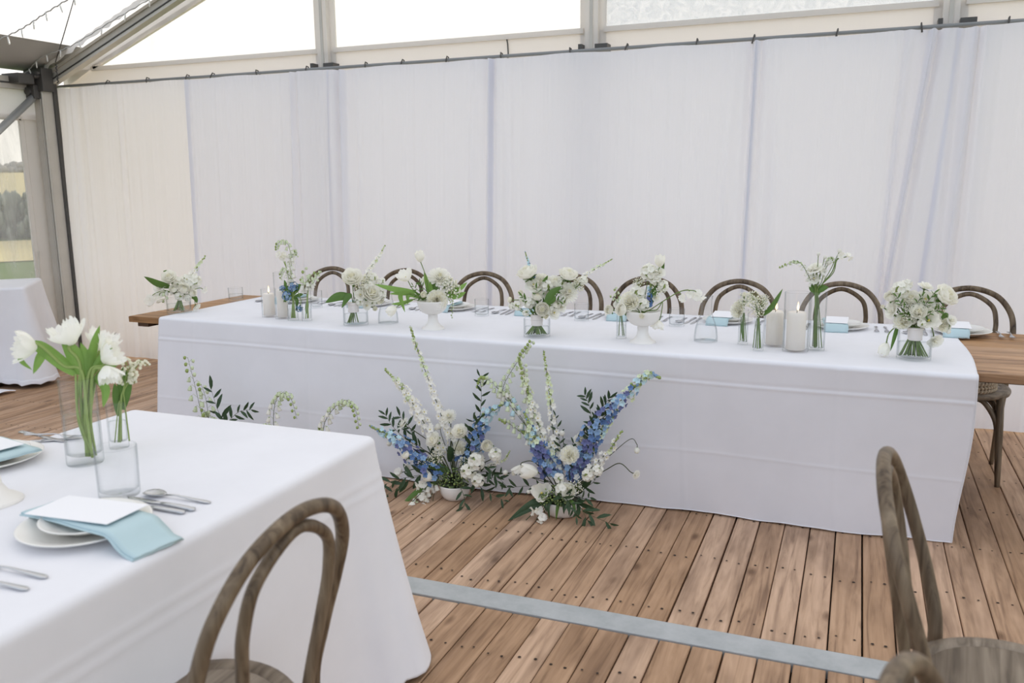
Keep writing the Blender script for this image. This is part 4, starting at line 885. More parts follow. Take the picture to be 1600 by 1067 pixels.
('ped2','carnation',0.0733,[(-0.913,3.878,0.768),(-0.914,3.871,0.888),(-0.955,3.833,0.95)],(-0.09,-0.86,0.49)),
('ped2','stock',0.0707,[(-0.898,3.877,0.768),(-0.906,3.875,0.888),(-0.931,3.87,0.977)],(0.02,-0.75,0.66)),
('ped2','stock',0.0527,[(-0.907,3.891,0.768),(-0.905,3.877,0.888),(-0.898,3.847,0.936)],(0.2,-0.84,0.5)),
('ped2','small_rose',0.0319,[(-0.918,3.89,0.768),(-0.908,3.87,0.888),(-0.889,3.797,0.891)],(0.23,-0.97,0.1)),
('ped2','tulip',0.0408,[(-0.91,3.876,0.768),(-0.903,3.877,0.888),(-0.872,3.884,0.978),(-0.845,3.89,1.066),(-0.832,3.893,1.131)],(0.05,-0.24,0.97)),
('ped2','broad_leaf',0.0175,[(-0.909,3.889,0.768),(-0.9,3.884,0.888),(-0.851,3.909,1.008),(-0.827,3.914,1.081),(-0.818,3.917,1.157)],(0.23,-0.7,0.68)),
('ped2','stock',0.0702,[(-0.915,3.888,0.768),(-0.905,3.88,0.888),(-0.879,3.882,1.081)],(0.24,-0.7,0.67)),
('ped2','lisianthus',0.0556,[(-0.896,3.874,0.768),(-0.896,3.877,0.888),(-0.856,3.887,1.063)],(0.29,-0.68,0.67)),
('ped2','lisianthus',0.0438,[(-0.918,3.863,0.768),(-0.9,3.874,0.888),(-0.831,3.893,1.081)],(0.35,-0.67,0.66)),
('ped2','stock',0.041,[(-0.917,3.893,0.768),(-0.903,3.883,0.888),(-0.856,3.887,1.046)],(0.31,-0.69,0.65)),
('ped2','blue_spire',0.044,[(-0.924,3.88,0.768),(-0.909,3.878,0.888),(-0.882,3.881,0.918),(-0.877,3.882,0.972),(-0.87,3.884,1.037)],(0.23,-0.7,0.68)),
('ped2','filler',0.0586,[(-0.919,3.891,0.768),(-0.9,3.883,0.888),(-0.833,3.893,1.008)],(0.43,-0.67,0.61)),
('ped2','stock',0.0468,[(-0.912,3.861,0.768),(-0.896,3.874,0.888),(-0.816,3.897,1.017)],(0.46,-0.65,0.61)),
('ped2','broad_leaf',0.0264,[(-0.911,3.877,0.768),(-0.903,3.877,0.888),(-0.876,3.882,0.918),(-0.86,3.886,0.972),(-0.85,3.889,1.019)],(0.28,-0.69,0.67)),
('ped2','broad_leaf',0.0206,[(-0.903,3.868,0.768),(-0.902,3.873,0.888),(-0.887,3.88,0.906),(-0.899,3.877,0.936),(-0.894,3.878,0.966)],(0.26,-0.69,0.67)),
('ped2','filler',0.0529,[(-0.901,3.873,0.768),(-0.907,3.874,0.888),(-0.923,3.872,1.031)],(0.1,-0.72,0.68)),
('ped2','lisianthus',0.0352,[(-0.906,3.877,0.768),(-0.898,3.878,0.888),(-0.846,3.89,0.963)],(0.48,-0.65,0.59)),
('ped2','sweet_pea',0.0379,[(-0.905,3.87,0.768),(-0.901,3.875,0.888),(-0.87,3.884,0.907),(-0.803,3.899,0.955),(-0.743,3.914,0.991),(-0.706,3.922,1),(-0.692,3.925,0.976)],(0.56,-0.53,-0.64)),
('ped2','sweet_pea',0.0322,[(-0.9,3.87,0.768),(-0.899,3.875,0.888),(-0.87,3.884,0.907),(-0.803,3.899,0.955),(-0.748,3.912,0.988),(-0.731,3.916,0.958)],(0.2,-0.45,-0.87)),
('ped2','sweet_pea',0.0496,[(-0.914,3.872,0.768),(-0.904,3.875,0.888),(-0.87,3.884,0.907),(-0.798,3.901,0.958),(-0.737,3.915,0.994),(-0.681,3.928,0.997),(-0.656,3.934,0.968)],(0.56,-0.53,-0.64)),
('ped2','open_tulip',0.0502,[(-0.914,3.872,0.768),(-0.9,3.876,0.888),(-0.842,3.89,0.907),(-0.817,3.896,0.943),(-0.824,3.895,0.874),(-0.835,3.892,0.835)],(-0.12,-0.32,-0.94)),
('bud4','carnation',0.0579,[(-0.473,3.979,0.768),(-0.472,3.969,0.91),(-0.489,3.963,0.912)],(-0.55,-0.81,0.21)),
('bud4','filler',0.0634,[(-0.456,3.978,0.768),(-0.461,3.97,0.91),(-0.452,3.967,0.966)],(0.17,-0.73,0.66)),
('bud4','small_rose',0.0259,[(-0.464,3.973,0.768),(-0.465,3.968,0.91),(-0.461,3.966,0.983)],(0.11,-0.73,0.67)),
('bud4','filler',0.0462,[(-0.457,3.967,0.768),(-0.464,3.966,0.91),(-0.474,3.965,0.942)],(-0.07,-0.75,0.66)),
('bud4','broad_leaf',0.0145,[(-0.444,3.961,0.768),(-0.459,3.964,0.91),(-0.463,3.966,0.866),(-0.464,3.966,0.822),(-0.459,3.966,0.778)],(0.17,-0.87,-0.47)),
('bud5','filler',0.0723,[(-0.372,3.821,0.768),(-0.382,3.831,0.901),(-0.393,3.835,0.952)],(-0.04,-0.71,0.7)),
('bud5','filler',0.0555,[(-0.37,3.836,0.768),(-0.383,3.836,0.901),(-0.408,3.834,0.993)],(-0.07,-0.74,0.67)),
('bud5','filler',0.0555,[(-0.389,3.831,0.768),(-0.385,3.835,0.901),(-0.372,3.837,0.969)],(0.17,-0.71,0.68)),
('bud5','broad_leaf',0.0275,[(-0.4,3.827,0.768),(-0.388,3.833,0.901),(-0.365,3.838,0.913),(-0.329,3.842,0.954),(-0.288,3.846,1.03)],(0.33,-0.71,0.62)),
('bud5','filler',0.0387,[(-0.38,3.813,0.768),(-0.381,3.829,0.901),(-0.36,3.839,0.986)],(0.21,-0.69,0.69)),
('bud5','filler',0.0445,[(-0.369,3.845,0.768),(-0.38,3.839,0.901),(-0.381,3.836,0.924)],(0.03,-0.76,0.65)),
('bud6','lisianthus',0.0551,[(-0.147,3.914,0.768),(-0.156,3.923,1),(-0.166,3.926,1.116)],(-0.28,-0.52,0.81)),
('bud6','lisianthus',0.0359,[(-0.15,3.916,0.768),(-0.159,3.923,1),(-0.184,3.926,1.107)],(-0.77,-0.42,0.49)),
('bud6','lisianthus',0.0415,[(-0.147,3.947,0.768),(-0.156,3.933,1),(-0.167,3.926,1.069)],(-0.05,-0.76,0.65)),
('bud6','sweet_pea',0.0358,[(-0.154,3.934,0.768),(-0.155,3.929,1),(-0.142,3.927,1.1)],(0.09,-0.73,0.67)),
('bud6','broad_leaf',0.0305,[(-0.131,3.919,0.768),(-0.149,3.924,1),(-0.153,3.927,1.005),(-0.17,3.926,1.027),(-0.184,3.926,1.043)],(-0.33,-0.76,0.56)),
('bud6','broad_leaf',0.0303,[(-0.145,3.933,0.768),(-0.153,3.929,1),(-0.151,3.927,1.011),(-0.131,3.928,1.028),(-0.105,3.929,1.032)],(0.6,-0.77,0.24)),
('bud6','broad_leaf',0.0332,[(-0.148,3.939,0.768),(-0.155,3.931,1),(-0.152,3.927,0.994),(-0.151,3.927,1.011),(-0.155,3.927,1.039)],(-0.05,-0.73,0.68)),
('bud6','bell_sprig',0.0279,[(-0.12,3.927,0.768),(-0.148,3.927,1),(-0.17,3.926,1.038),(-0.194,3.926,1.087),(-0.222,3.924,1.131),(-0.254,3.923,1.142),(-0.29,3.922,1.121),(-0.314,3.921,1.11)],(-0.52,-0.85,-0.11)),
('bud6','small_bud',0.0165,[(-0.149,3.933,0.768),(-0.155,3.929,1),(-0.154,3.927,1.174)],(0.1,-0.1,0.99)),
('bud6','small_bud',0.0164,[(-0.143,3.921,0.768),(-0.15,3.925,1),(-0.127,3.928,1.161)],(0.45,-0.07,0.89)),
('bud6','small_bud',0.0219,[(-0.146,3.928,0.768),(-0.152,3.927,1),(-0.135,3.928,1.056),(-0.12,3.928,1.117),(-0.108,3.929,1.139)],(0.28,-0.73,0.63)),
('bud6','sweet_pea',0.0327,[(-0.14,3.938,0.768),(-0.15,3.93,1),(-0.134,3.928,1.042),(-0.096,3.929,1.098),(-0.083,3.93,1.145),(-0.064,3.93,1.173)],(0.38,-0.7,0.6)),
('bud6','sweet_pea',0.0299,[(-0.149,3.916,0.768),(-0.153,3.923,1),(-0.134,3.928,1.042),(-0.09,3.929,1.096),(-0.078,3.93,1.151),(-0.033,3.931,1.165)],(0.73,-0.68,0.12)),
('bud6','small_bud',0.0191,[(-0.159,3.944,0.768),(-0.156,3.933,1),(-0.134,3.928,1.042),(-0.101,3.929,1.112),(-0.07,3.93,1.189)],(0.23,-0.73,0.65)),
('bud6','bell_sprig',0.0219,[(-0.148,3.924,0.768),(-0.153,3.926,1),(-0.135,3.928,1.056),(-0.121,3.928,1.139),(-0.102,3.929,1.161),(-0.09,3.929,1.137)],(0.31,-0.86,-0.4)),
('vaseR','lisianthus',0.0494,[(0.239,3.866,0.768),(0.245,3.862,0.877),(0.267,3.857,1.061)],(0.3,-0.23,0.93)),
('vaseR','rose',0.0903,[(0.204,3.86,0.768),(0.25,3.858,0.877),(0.342,3.852,1.023)],(0.61,-0.47,0.64)),
('vaseR','ranunculus',0.0529,[(0.285,3.852,0.768),(0.225,3.858,0.877),(0.137,3.865,1.008)],(-0.35,-0.72,0.6)),
('vaseR','stock',0.0632,[(0.275,3.859,0.768),(0.232,3.86,0.877),(0.174,3.862,1.039)],(-0.23,-0.72,0.65)),
('vaseR','stock',0.0422,[(0.263,3.861,0.768),(0.233,3.867,0.877),(0.196,3.881,1.058)],(-0.16,-0.71,0.69)),
('vaseR','rose',0.0656,[(0.258,3.851,0.768),(0.238,3.855,0.877),(0.217,3.86,1.004)],(-0.13,-0.72,0.68)),
('vaseR','lisianthus',0.073,[(0.226,3.863,0.768),(0.239,3.86,0.877),(0.269,3.856,1.004)],(0.08,-0.74,0.67)),
('vaseR','rose',0.0596,[(0.231,3.893,0.768),(0.234,3.862,0.877),(0.246,3.818,0.958)],(0.02,-0.85,0.53)),
('vaseR','lisianthus',0.0637,[(0.292,3.864,0.768),(0.23,3.864,0.877),(0.143,3.864,0.957)],(-0.84,-0.45,0.3)),
('vaseR','carnation',0.0579,[(0.26,3.86,0.768),(0.23,3.854,0.877),(0.191,3.841,0.915)],(-0.39,-0.79,0.47)),
('vaseR','open_tulip',0.062,[(0.22,3.879,0.768),(0.241,3.855,0.877),(0.286,3.815,0.928)],(0.05,-0.95,0.31)),
('vaseR','carnation',0.0493,[(0.187,3.861,0.768),(0.242,3.858,0.877),(0.344,3.852,0.905)],(0.5,-0.81,0.31)),
('vaseR','lisianthus',0.0336,[(0.192,3.862,0.768),(0.247,3.858,0.877),(0.372,3.85,0.925)],(0.48,-0.8,0.36)),
('vaseR','stock',0.0311,[(0.228,3.887,0.768),(0.236,3.856,0.877),(0.258,3.807,0.913)],(0.11,-0.92,0.36)),
('vaseR','filler',0.0575,[(0.268,3.88,0.768),(0.242,3.86,0.877),(0.214,3.83,0.943)],(-0.21,-0.82,0.53)),
('vaseR','filler',0.0467,[(0.196,3.873,0.768),(0.24,3.864,0.877),(0.319,3.853,0.964)],(0.31,-0.78,0.54)),
('vaseR','filler',0.0368,[(0.245,3.849,0.768),(0.232,3.854,0.877),(0.221,3.859,0.975)],(-0.11,-0.71,0.69)),
('vaseR','broad_leaf',0.0207,[(0.187,3.849,0.768),(0.238,3.852,0.877),(0.326,3.853,0.922),(0.348,3.852,0.945),(0.358,3.851,0.93)],(0.3,-0.89,-0.35)),
('vaseR','tulip',0.0402,[(0.277,3.85,0.768),(0.234,3.856,0.877),(0.177,3.862,0.887),(0.144,3.864,0.858),(0.135,3.865,0.816),(0.129,3.865,0.789)],(-0.29,-0.26,-0.92)),
('vaseR','broad_leaf',0.016,[(0.263,3.853,0.768),(0.226,3.857,0.877),(0.174,3.862,0.897),(0.165,3.863,0.846),(0.152,3.864,0.78)],(-0.18,-0.87,-0.46)),
('vaseR','small_bud',0.0208,[(0.191,3.854,0.768),(0.242,3.854,0.877),(0.331,3.853,0.923),(0.35,3.851,0.945),(0.364,3.851,0.912),(0.362,3.851,0.877)],(-0.02,-0.29,-0.96)),
('vaseR','lisianthus',0.0523,[(0.209,3.86,0.768),(0.238,3.858,0.877),(0.29,3.855,0.899),(0.307,3.854,0.868),(0.319,3.853,0.832)],(0.34,-0.8,-0.49)),
('vaseR','small_bud',0.0186,[(0.267,3.851,0.768),(0.233,3.856,0.877),(0.189,3.861,0.914),(0.162,3.863,0.934),(0.162,3.863,0.886)],(-0.02,-0.29,-0.96)),
('vaseR','small_rose',0.0213,[(0.294,3.857,0.768),(0.227,3.86,0.877),(0.111,3.866,0.966)],(-0.48,-0.73,0.49)),
('vaseR','stock',0.039,[(0.21,3.857,0.768),(0.242,3.857,0.877),(0.304,3.854,0.979)],(0.23,-0.75,0.62)),
('vaseR','stock',0.0396,[(0.266,3.862,0.768),(0.226,3.862,0.877),(0.17,3.863,0.988)],(-0.29,-0.73,0.62)),
('vaseR','stock',0.0338,[(0.205,3.857,0.768),(0.243,3.856,0.877),(0.314,3.854,0.938)],(0.37,-0.77,0.51)),
('vaseR','stock',0.0314,[(0.241,3.872,0.768),(0.232,3.859,0.877),(0.224,3.839,0.917)],(-0.12,-0.84,0.53)),
('vaseR','lisianthus',0.0418,[(0.221,3.852,0.768),(0.246,3.861,0.877),(0.298,3.875,1.015)],(0.15,-0.72,0.68)),
('vaseR','filler',0.0419,[(0.273,3.869,0.768),(0.24,3.858,0.877),(0.201,3.841,0.982)],(-0.22,-0.77,0.61)),
('vaseR','filler',0.0414,[(0.218,3.878,0.768),(0.24,3.857,0.877),(0.284,3.826,0.968)],(0.16,-0.82,0.55)),
('vaseR','filler',0.0364,[(0.237,3.86,0.768),(0.24,3.852,0.877),(0.255,3.837,0.987)],(0.02,-0.77,0.64)),
('vaseR','ruscus',0.0314,[(0.243,3.872,0.768),(0.235,3.861,0.877),(0.232,3.847,0.917),(0.21,3.837,0.937),(0.19,3.826,0.947)],(-0.43,-0.85,0.31)),
('vaseR','ruscus',0.031,[(0.231,3.866,0.768),(0.23,3.858,0.877),(0.236,3.847,0.917),(0.257,3.834,0.945),(0.285,3.82,0.952)],(0.39,-0.89,0.24)),
('vaseR','ruscus',0.031,[(0.245,3.874,0.768),(0.237,3.863,0.877),(0.236,3.847,0.928),(0.236,3.835,0.976),(0.251,3.823,1.024)],(0.1,-0.8,0.6)),
('vaseR','ruscus',0.0314,[(0.255,3.864,0.768),(0.239,3.858,0.877),(0.224,3.848,0.922),(0.189,3.838,0.968),(0.161,3.828,1.014)],(-0.3,-0.77,0.56)),
('vaseR','ruscus',0.0308,[(0.246,3.858,0.768),(0.242,3.854,0.877),(0.248,3.846,0.918),(0.299,3.831,0.953),(0.325,3.818,0.98)],(0.27,-0.84,0.48)),
('vaseR','ruscus',0.0308,[(0.23,3.872,0.768),(0.231,3.862,0.877),(0.24,3.847,0.928),(0.267,3.833,0.982),(0.297,3.82,1.036)],(0.2,-0.8,0.57)),
('vaseC','ruscus',0.0366,[(-1.414,3.858,0.768),(-1.415,3.856,0.839),(-1.417,3.849,0.867),(-1.442,3.83,0.917),(-1.473,3.808,0.954)],(-0.06,-0.87,0.5)),
('vaseC','ruscus',0.0366,[(-1.415,3.869,0.768),(-1.414,3.862,0.839),(-1.411,3.852,0.873),(-1.401,3.844,0.941),(-1.409,3.831,0.991)],(0.16,-0.77,0.61)),
('vaseC','ruscus',0.0366,[(-1.42,3.86,0.768),(-1.414,3.858,0.839),(-1.405,3.854,0.873),(-1.349,3.864,0.91),(-1.3,3.871,0.934)],(0.71,-0.6,0.37)),
('vaseC','ruscus',0.0365,[(-1.432,3.853,0.768),(-1.42,3.854,0.839),(-1.405,3.854,0.879),(-1.355,3.861,0.953),(-1.311,3.867,0.984)],(0.66,-0.61,0.43)),
('vaseL','stock',0.0566,[(-3.695,3.947,0.768),(-3.698,3.96,0.85),(-3.715,3.969,0.933)],(0.43,-0.52,0.73)),
('vaseL','stock',0.0569,[(-3.719,3.924,0.768),(-3.696,3.962,0.85),(-3.67,4.011,0.907)],(0.76,-0.23,0.61)),
('vaseL','stock',0.0489,[(-3.703,3.954,0.768),(-3.692,3.955,0.85),(-3.685,3.943,0.854)],(0.61,-0.76,0.23)),
('vaseL','stock',0.0415,[(-3.73,3.958,0.768),(-3.695,3.967,0.85),(-3.652,3.974,0.843)],(0.91,-0.4,0.06)),
('vaseL','lisianthus',0.0488,[(-3.681,3.963,0.768),(-3.703,3.955,0.85),(-3.764,3.924,0.933)],(0.22,-0.76,0.62)),
('pot1','white_spire',0.0576,[(-1.722,3.542,0.016),(-1.729,3.552,0.069),(-1.736,3.558,0.248),(-1.793,3.558,0.401),(-1.849,3.558,0.553),(-1.912,3.558,0.719),(-1.946,3.558,0.829)],(-0.16,-0.73,0.66)),
('pot1','white_spire',0.0922,[(-1.71,3.547,0.016),(-1.731,3.553,0.069),(-1.782,3.55,0.195),(-1.889,3.543,0.376),(-1.978,3.535,0.518),(-2.076,3.528,0.618)],(-0.37,-0.76,0.53)),
('pot1','blue_spire',0.1249,[(-1.732,3.554,0.016),(-1.739,3.55,0.069),(-1.785,3.508,0.098),(-1.903,3.508,0.192),(-2.033,3.508,0.282),(-2.16,3.508,0.331)],(-0.53,-0.77,0.36)),
('pot1','blue_spire',0.1302,[(-1.747,3.548,0.016),(-1.732,3.557,0.069),(-1.692,3.578,0.142),(-1.628,3.578,0.291),(-1.567,3.578,0.416),(-1.469,3.578,0.492)],(0.44,-0.75,0.49)),
('pot1','mum',0.0698,[(-1.722,3.557,0.016),(-1.731,3.558,0.069),(-1.746,3.558,0.247),(-1.756,3.558,0.404)],(0,-0.8,0.6)),
('pot1','rose',0.073,[(-1.715,3.568,0.016),(-1.731,3.559,0.069),(-1.765,3.538,0.181),(-1.82,3.518,0.29)],(-0.23,-0.78,0.59)),
('pot1','lisianthus',0.0457,[(-1.741,3.558,0.016),(-1.737,3.558,0.069),(-1.75,3.558,0.247),(-1.745,3.558,0.32)],(0.04,-0.73,0.68)),
('pot1','rose',0.0719,[(-1.739,3.557,0.016),(-1.733,3.555,0.069),(-1.724,3.538,0.218),(-1.68,3.518,0.346)],(0.16,-0.77,0.62)),
('pot1','carnation',0.0609,[(-1.732,3.561,0.016),(-1.731,3.559,0.069),(-1.725,3.558,0.154),(-1.703,3.558,0.252)],(0.12,-0.73,0.67)),
('pot1','ranunculus',0.0487,[(-1.718,3.546,0.016),(-1.736,3.547,0.069),(-1.799,3.508,0.177),(-1.937,3.458,0.22)],(-0.4,-0.6,0.7)),
('pot1','lisianthus',0.0623,[(-1.719,3.554,0.016),(-1.741,3.557,0.069),(-1.832,3.558,0.238),(-1.934,3.558,0.308),(-2.009,3.558,0.345)],(-0.5,-0.5,0.7)),
('pot1','small_bud',0.0367,[(-1.711,3.556,0.016),(-1.729,3.557,0.069),(-1.764,3.558,0.213),(-1.796,3.558,0.306),(-1.811,3.558,0.348)],(-0.19,-0.73,0.65)),
('pot1','ranunculus',0.068,[(-1.74,3.56,0.016),(-1.728,3.557,0.069),(-1.681,3.541,0.159),(-1.596,3.525,0.248),(-1.536,3.508,0.295)],(0.2,-0.9,0.4)),
('pot1','stock',0.0774,[(-1.731,3.55,0.016),(-1.727,3.553,0.069),(-1.692,3.538,0.126),(-1.648,3.518,0.169),(-1.59,3.498,0.217)],(0.37,-0.81,0.45)),
('pot1','stock',0.0715,[(-1.739,3.561,0.016),(-1.729,3.555,0.069),(-1.692,3.531,0.119),(-1.648,3.505,0.137),(-1.624,3.478,0.172)],(0.22,-0.87,0.44)),
('pot1','stock',0.059,[(-1.742,3.558,0.016),(-1.727,3.556,0.069),(-1.665,3.541,0.145),(-1.531,3.525,0.223),(-1.498,3.508,0.258)],(0.32,-0.83,0.47)),
('pot1','stock',0.0594,[(-1.75,3.563,0.016),(-1.727,3.556,0.069),(-1.649,3.531,0.115),(-1.599,3.505,0.111),(-1.575,3.478,0.133)],(0.25,-0.9,0.36)),
('pot1','ruscus',0.0627,[(-1.734,3.573,0.016),(-1.742,3.563,0.069),(-1.799,3.558,0.177),(-1.97,3.558,0.256),(-2.056,3.558,0.318),(-2.1,3.558,0.379)],(-0.32,-0.74,0.59)),
('pot1','ruscus',0.056,[(-1.722,3.541,0.016),(-1.738,3.552,0.069),(-1.8,3.558,0.161),(-1.935,3.558,0.253),(-1.968,3.558,0.327),(-2.019,3.558,0.38)],(-0.38,-0.75,0.55)),
('pot1','ruscus',0.0688,[(-1.724,3.575,0.016),(-1.739,3.556,0.069),(-1.801,3.498,0.129),(-1.923,3.478,0.098),(-2.033,3.458,0.019),(-2.125,3.458,-0.026)],(-0.55,-0.83,-0.1)),
('pot1','ruscus',0.0685,[(-1.724,3.565,0.016),(-1.738,3.553,0.069),(-1.801,3.498,0.129),(-1.976,3.458,0.098),(-2.104,3.458,0.036)],(-0.55,-0.83,-0.1)),
('pot1','ruscus',0.0593,[(-1.766,3.571,0.016),(-1.732,3.562,0.069),(-1.646,3.558,0.258),(-1.6,3.558,0.388),(-1.584,3.558,0.512),(-1.589,3.558,0.61)],(-0.03,-0.73,0.68)),
('pot1','ruscus',0.06,[(-1.745,3.54,0.016),(-1.725,3.552,0.069),(-1.647,3.558,0.21),(-1.621,3.558,0.323),(-1.626,3.558,0.401)],(-0.03,-0.73,0.68)),
('pot1','ruscus',0.0593,[(-1.749,3.573,0.016),(-1.727,3.561,0.069),(-1.648,3.545,0.131),(-1.549,3.531,0.127),(-1.467,3.518,0.168)],(0.47,-0.8,0.38)),
('pot1','ruscus',0.0593,[(-1.741,3.546,0.016),(-1.724,3.552,0.069),(-1.648,3.545,0.131),(-1.532,3.531,0.16),(-1.436,3.518,0.1)],(0.49,-0.86,-0.15)),
('pot1','ruscus',0.0592,[(-1.752,3.563,0.016),(-1.726,3.557,0.069),(-1.632,3.538,0.117),(-1.567,3.518,0.077),(-1.453,3.498,0.044)],(0.53,-0.85,-0)),
('pot1','ruscus',0.0479,[(-1.723,3.572,0.016),(-1.721,3.552,0.069),(-1.666,3.478,0.09),(-1.627,3.438,0.021),(-1.704,3.418,-0.07)],(-0.37,-0.89,-0.28)),
('pot1','ruscus',0.0592,[(-1.736,3.558,0.016),(-1.725,3.555,0.069),(-1.665,3.538,0.145),(-1.548,3.518,0.19),(-1.484,3.498,0.135)],(0.41,-0.89,-0.2)),
('pot1','green_berries',0.1036,[(-1.733,3.551,0.016),(-1.732,3.554,0.069),(-1.727,3.543,0.083),(-1.726,3.528,0.109)],(0.01,-0.85,0.52)),
('pot1','green_berries',0.0732,[(-1.741,3.549,0.016),(-1.738,3.552,0.069),(-1.751,3.533,0.08),(-1.774,3.508,0.103)],(-0.26,-0.89,0.38)),
('pot1','green_berries',0.0724,[(-1.742,3.573,0.016),(-1.731,3.56,0.069),(-1.7,3.533,0.086),(-1.672,3.508,0.118)],(0.26,-0.87,0.43)),
('pot1','filler',0.0729,[(-1.727,3.572,0.016),(-1.735,3.56,0.069),(-1.766,3.533,0.149),(-1.795,3.508,0.216)],(-0.18,-0.81,0.55)),
('pot1','filler',0.055,[(-1.717,3.563,0.016),(-1.734,3.556,0.069),(-1.784,3.533,0.131),(-1.847,3.508,0.185)],(-0.36,-0.82,0.44)),
('pot1','filler',0.0481,[(-1.742,3.581,0.016),(-1.731,3.562,0.069),(-1.698,3.533,0.157),(-1.663,3.508,0.205)],(0.26,-0.83,0.49)),
('pot1','broad_leaf',0.0368,[(-1.719,3.572,0.016),(-1.73,3.56,0.069),(-1.749,3.541,0.135),(-1.8,3.525,0.158),(-1.876,3.508,0.162)],(-0.52,-0.84,0.17)),
('pot1','broad_leaf',0.0422,[(-1.708,3.574,0.016),(-1.726,3.561,0.069),(-1.745,3.541,0.184),(-1.73,3.525,0.233),(-1.736,3.508,0.274)],(-0.06,-0.82,0.56)),
('pot1','broad_leaf',0.0302,[(-1.735,3.561,0.016),(-1.729,3.559,0.069),(-1.698,3.558,0.157),(-1.67,3.558,0.217),(-1.648,3.558,0.289)],(0.16,-0.73,0.66)),
('pot1','tulip',0.0424,[(-1.718,3.583,0.016),(-1.736,3.562,0.069),(-1.795,3.525,0.081),(-1.815,3.491,0.104),(-1.825,3.458,0.126)],(-0.2,-0.69,0.69)),
('pot1','sweet_pea',0.0548,[(-1.731,3.546,0.016),(-1.741,3.55,0.069),(-1.802,3.525,0.08),(-1.837,3.491,0.089),(-1.865,3.458,0.082)],(-0.29,-0.96,0.05)),
('pot1','sweet_pea',0.0486,[(-1.726,3.563,0.016),(-1.739,3.555,0.069),(-1.803,3.521,0.074),(-1.831,3.485,0.051),(-1.839,3.448,0.023)],(-0.2,-0.9,-0.4)),
('pot1','sweet_pea',0.0424,[(-1.727,3.572,0.016),(-1.74,3.558,0.069),(-1.803,3.518,0.074),(-1.818,3.478,0.029),(-1.829,3.438,-0.015)],(0,-0.8,-0.6)),
('pot1','small_bud',0.0242,[(-1.716,3.564,0.016),(-1.736,3.555,0.069),(-1.803,3.518,0.074),(-1.812,3.478,-0.003),(-1.793,3.438,-0.062)],(0.19,-0.28,-0.94)),
('pot1','open_tulip',0.0612,[(-1.721,3.58,0.016),(-1.738,3.561,0.069),(-1.802,3.523,0.087),(-1.865,3.488,0.066),(-1.923,3.453,0.016),(-1.961,3.418,-0.055)],(-0.47,-0.47,-0.75)),
('pot1','broad_leaf',0.0275,[(-1.704,3.581,0.016),(-1.732,3.559,0.069),(-1.802,3.508,0.087),(-1.88,3.458,0.051),(-1.975,3.408,-0.047)],(-0.35,-0.91,-0.21)),
('pot1','tulip',0.0424,[(-1.725,3.577,0.016),(-1.739,3.558,0.069),(-1.802,3.508,0.087),(-1.855,3.458,0.048),(-1.885,3.408,-0.015)],(0.2,-0.4,-0.9)),
('pot1','bell_sprig',0.0522,[(-1.732,3.55,0.016),(-1.741,3.548,0.069),(-1.802,3.498,0.08),(-1.866,3.458,0.023),(-1.983,3.398,-0.091),(-2.074,3.358,-0.188)],(-0.36,-0.9,-0.23)),
('pot1','sweet_pea',0.0465,[(-1.706,3.569,0.016),(-1.732,3.559,0.069),(-1.801,3.538,0.129),(-1.904,3.518,0.139),(-2.004,3.498,0.111)],(-0.52,-0.85,0)),
('pot1','sweet_pea',0.0401,[(-1.716,3.574,0.016),(-1.736,3.561,0.069),(-1.801,3.538,0.129),(-1.886,3.518,0.161),(-1.953,3.498,0.153)],(-0.5,-0.86,0.09)),
('pot1','small_bud',0.0315,[(-1.707,3.561,0.016),(-1.732,3.559,0.069),(-1.799,3.558,0.177),(-1.971,3.558,0.239),(-2.085,3.558,0.234)],(-0.27,-0.36,-0.89)),
('pot1','white_spire',0.0264,[(-1.735,3.565,0.016),(-1.729,3.559,0.069),(-1.699,3.548,0.109),(-1.565,3.538,0.179),(-1.466,3.528,0.227),(-1.427,3.518,0.281)],(0.3,-0.78,0.55)),
('pot2','white_spire',0.0751,[(-1.171,3.551,0.016),(-1.184,3.55,0.07),(-1.218,3.55,0.185),(-1.273,3.55,0.331),(-1.325,3.55,0.476),(-1.37,3.55,0.622),(-1.394,3.55,0.721)],(-0.13,-0.73,0.67)),
('pot2','white_spire',0.0627,[(-1.193,3.572,0.016),(-1.19,3.557,0.07),(-1.206,3.55,0.186),(-1.227,3.55,0.366),(-1.248,3.55,0.572),(-1.274,3.55,0.755)],(-0.08,-0.73,0.68)),
('pot2','bell_sprig',0.0652,[(-1.186,3.544,0.016),(-1.189,3.548,0.07),(-1.218,3.55,0.185),(-1.304,3.55,0.327),(-1.422,3.55,0.468),(-1.496,3.55,0.561),(-1.563,3.55,0.607),(-1.593,3.55,0.556)],(-0.32,-0.87,-0.37)),
('pot2','bell_sprig',0.0572,[(-1.172,3.549,0.016),(-1.185,3.55,0.07),(-1.224,3.55,0.199),(-1.428,3.55,0.497),(-1.471,3.55,0.566),(-1.388,3.55,0.709),(-1.325,3.55,0.792)],(0.33,-0.74,0.58)),
('pot2','bell_sprig',0.065,[(-1.173,3.572,0.016),(-1.186,3.557,0.07),(-1.224,3.55,0.199),(-1.335,3.55,0.324),(-1.429,3.55,0.391),(-1.486,3.55,0.416)],(-0.52,-0.77,0.38)),
('pot2','bell_sprig',0.0635,[(-1.166,3.546,0.016),(-1.182,3.548,0.07),(-1.218,3.55,0.215),(-1.304,3.55,0.358),(-1.358,3.55,0.563),(-1.369,3.55,0.681)],(-0.05,-0.73,0.68)),
('pot2','blue_spire',0.1157,[(-1.176,3.554,0.016),(-1.186,3.547,0.07),(-1.218,3.52,0.17),(-1.273,3.52,0.27),(-1.31,3.52,0.357),(-1.359,3.52,0.473)],(-0.21,-0.74,0.64)),
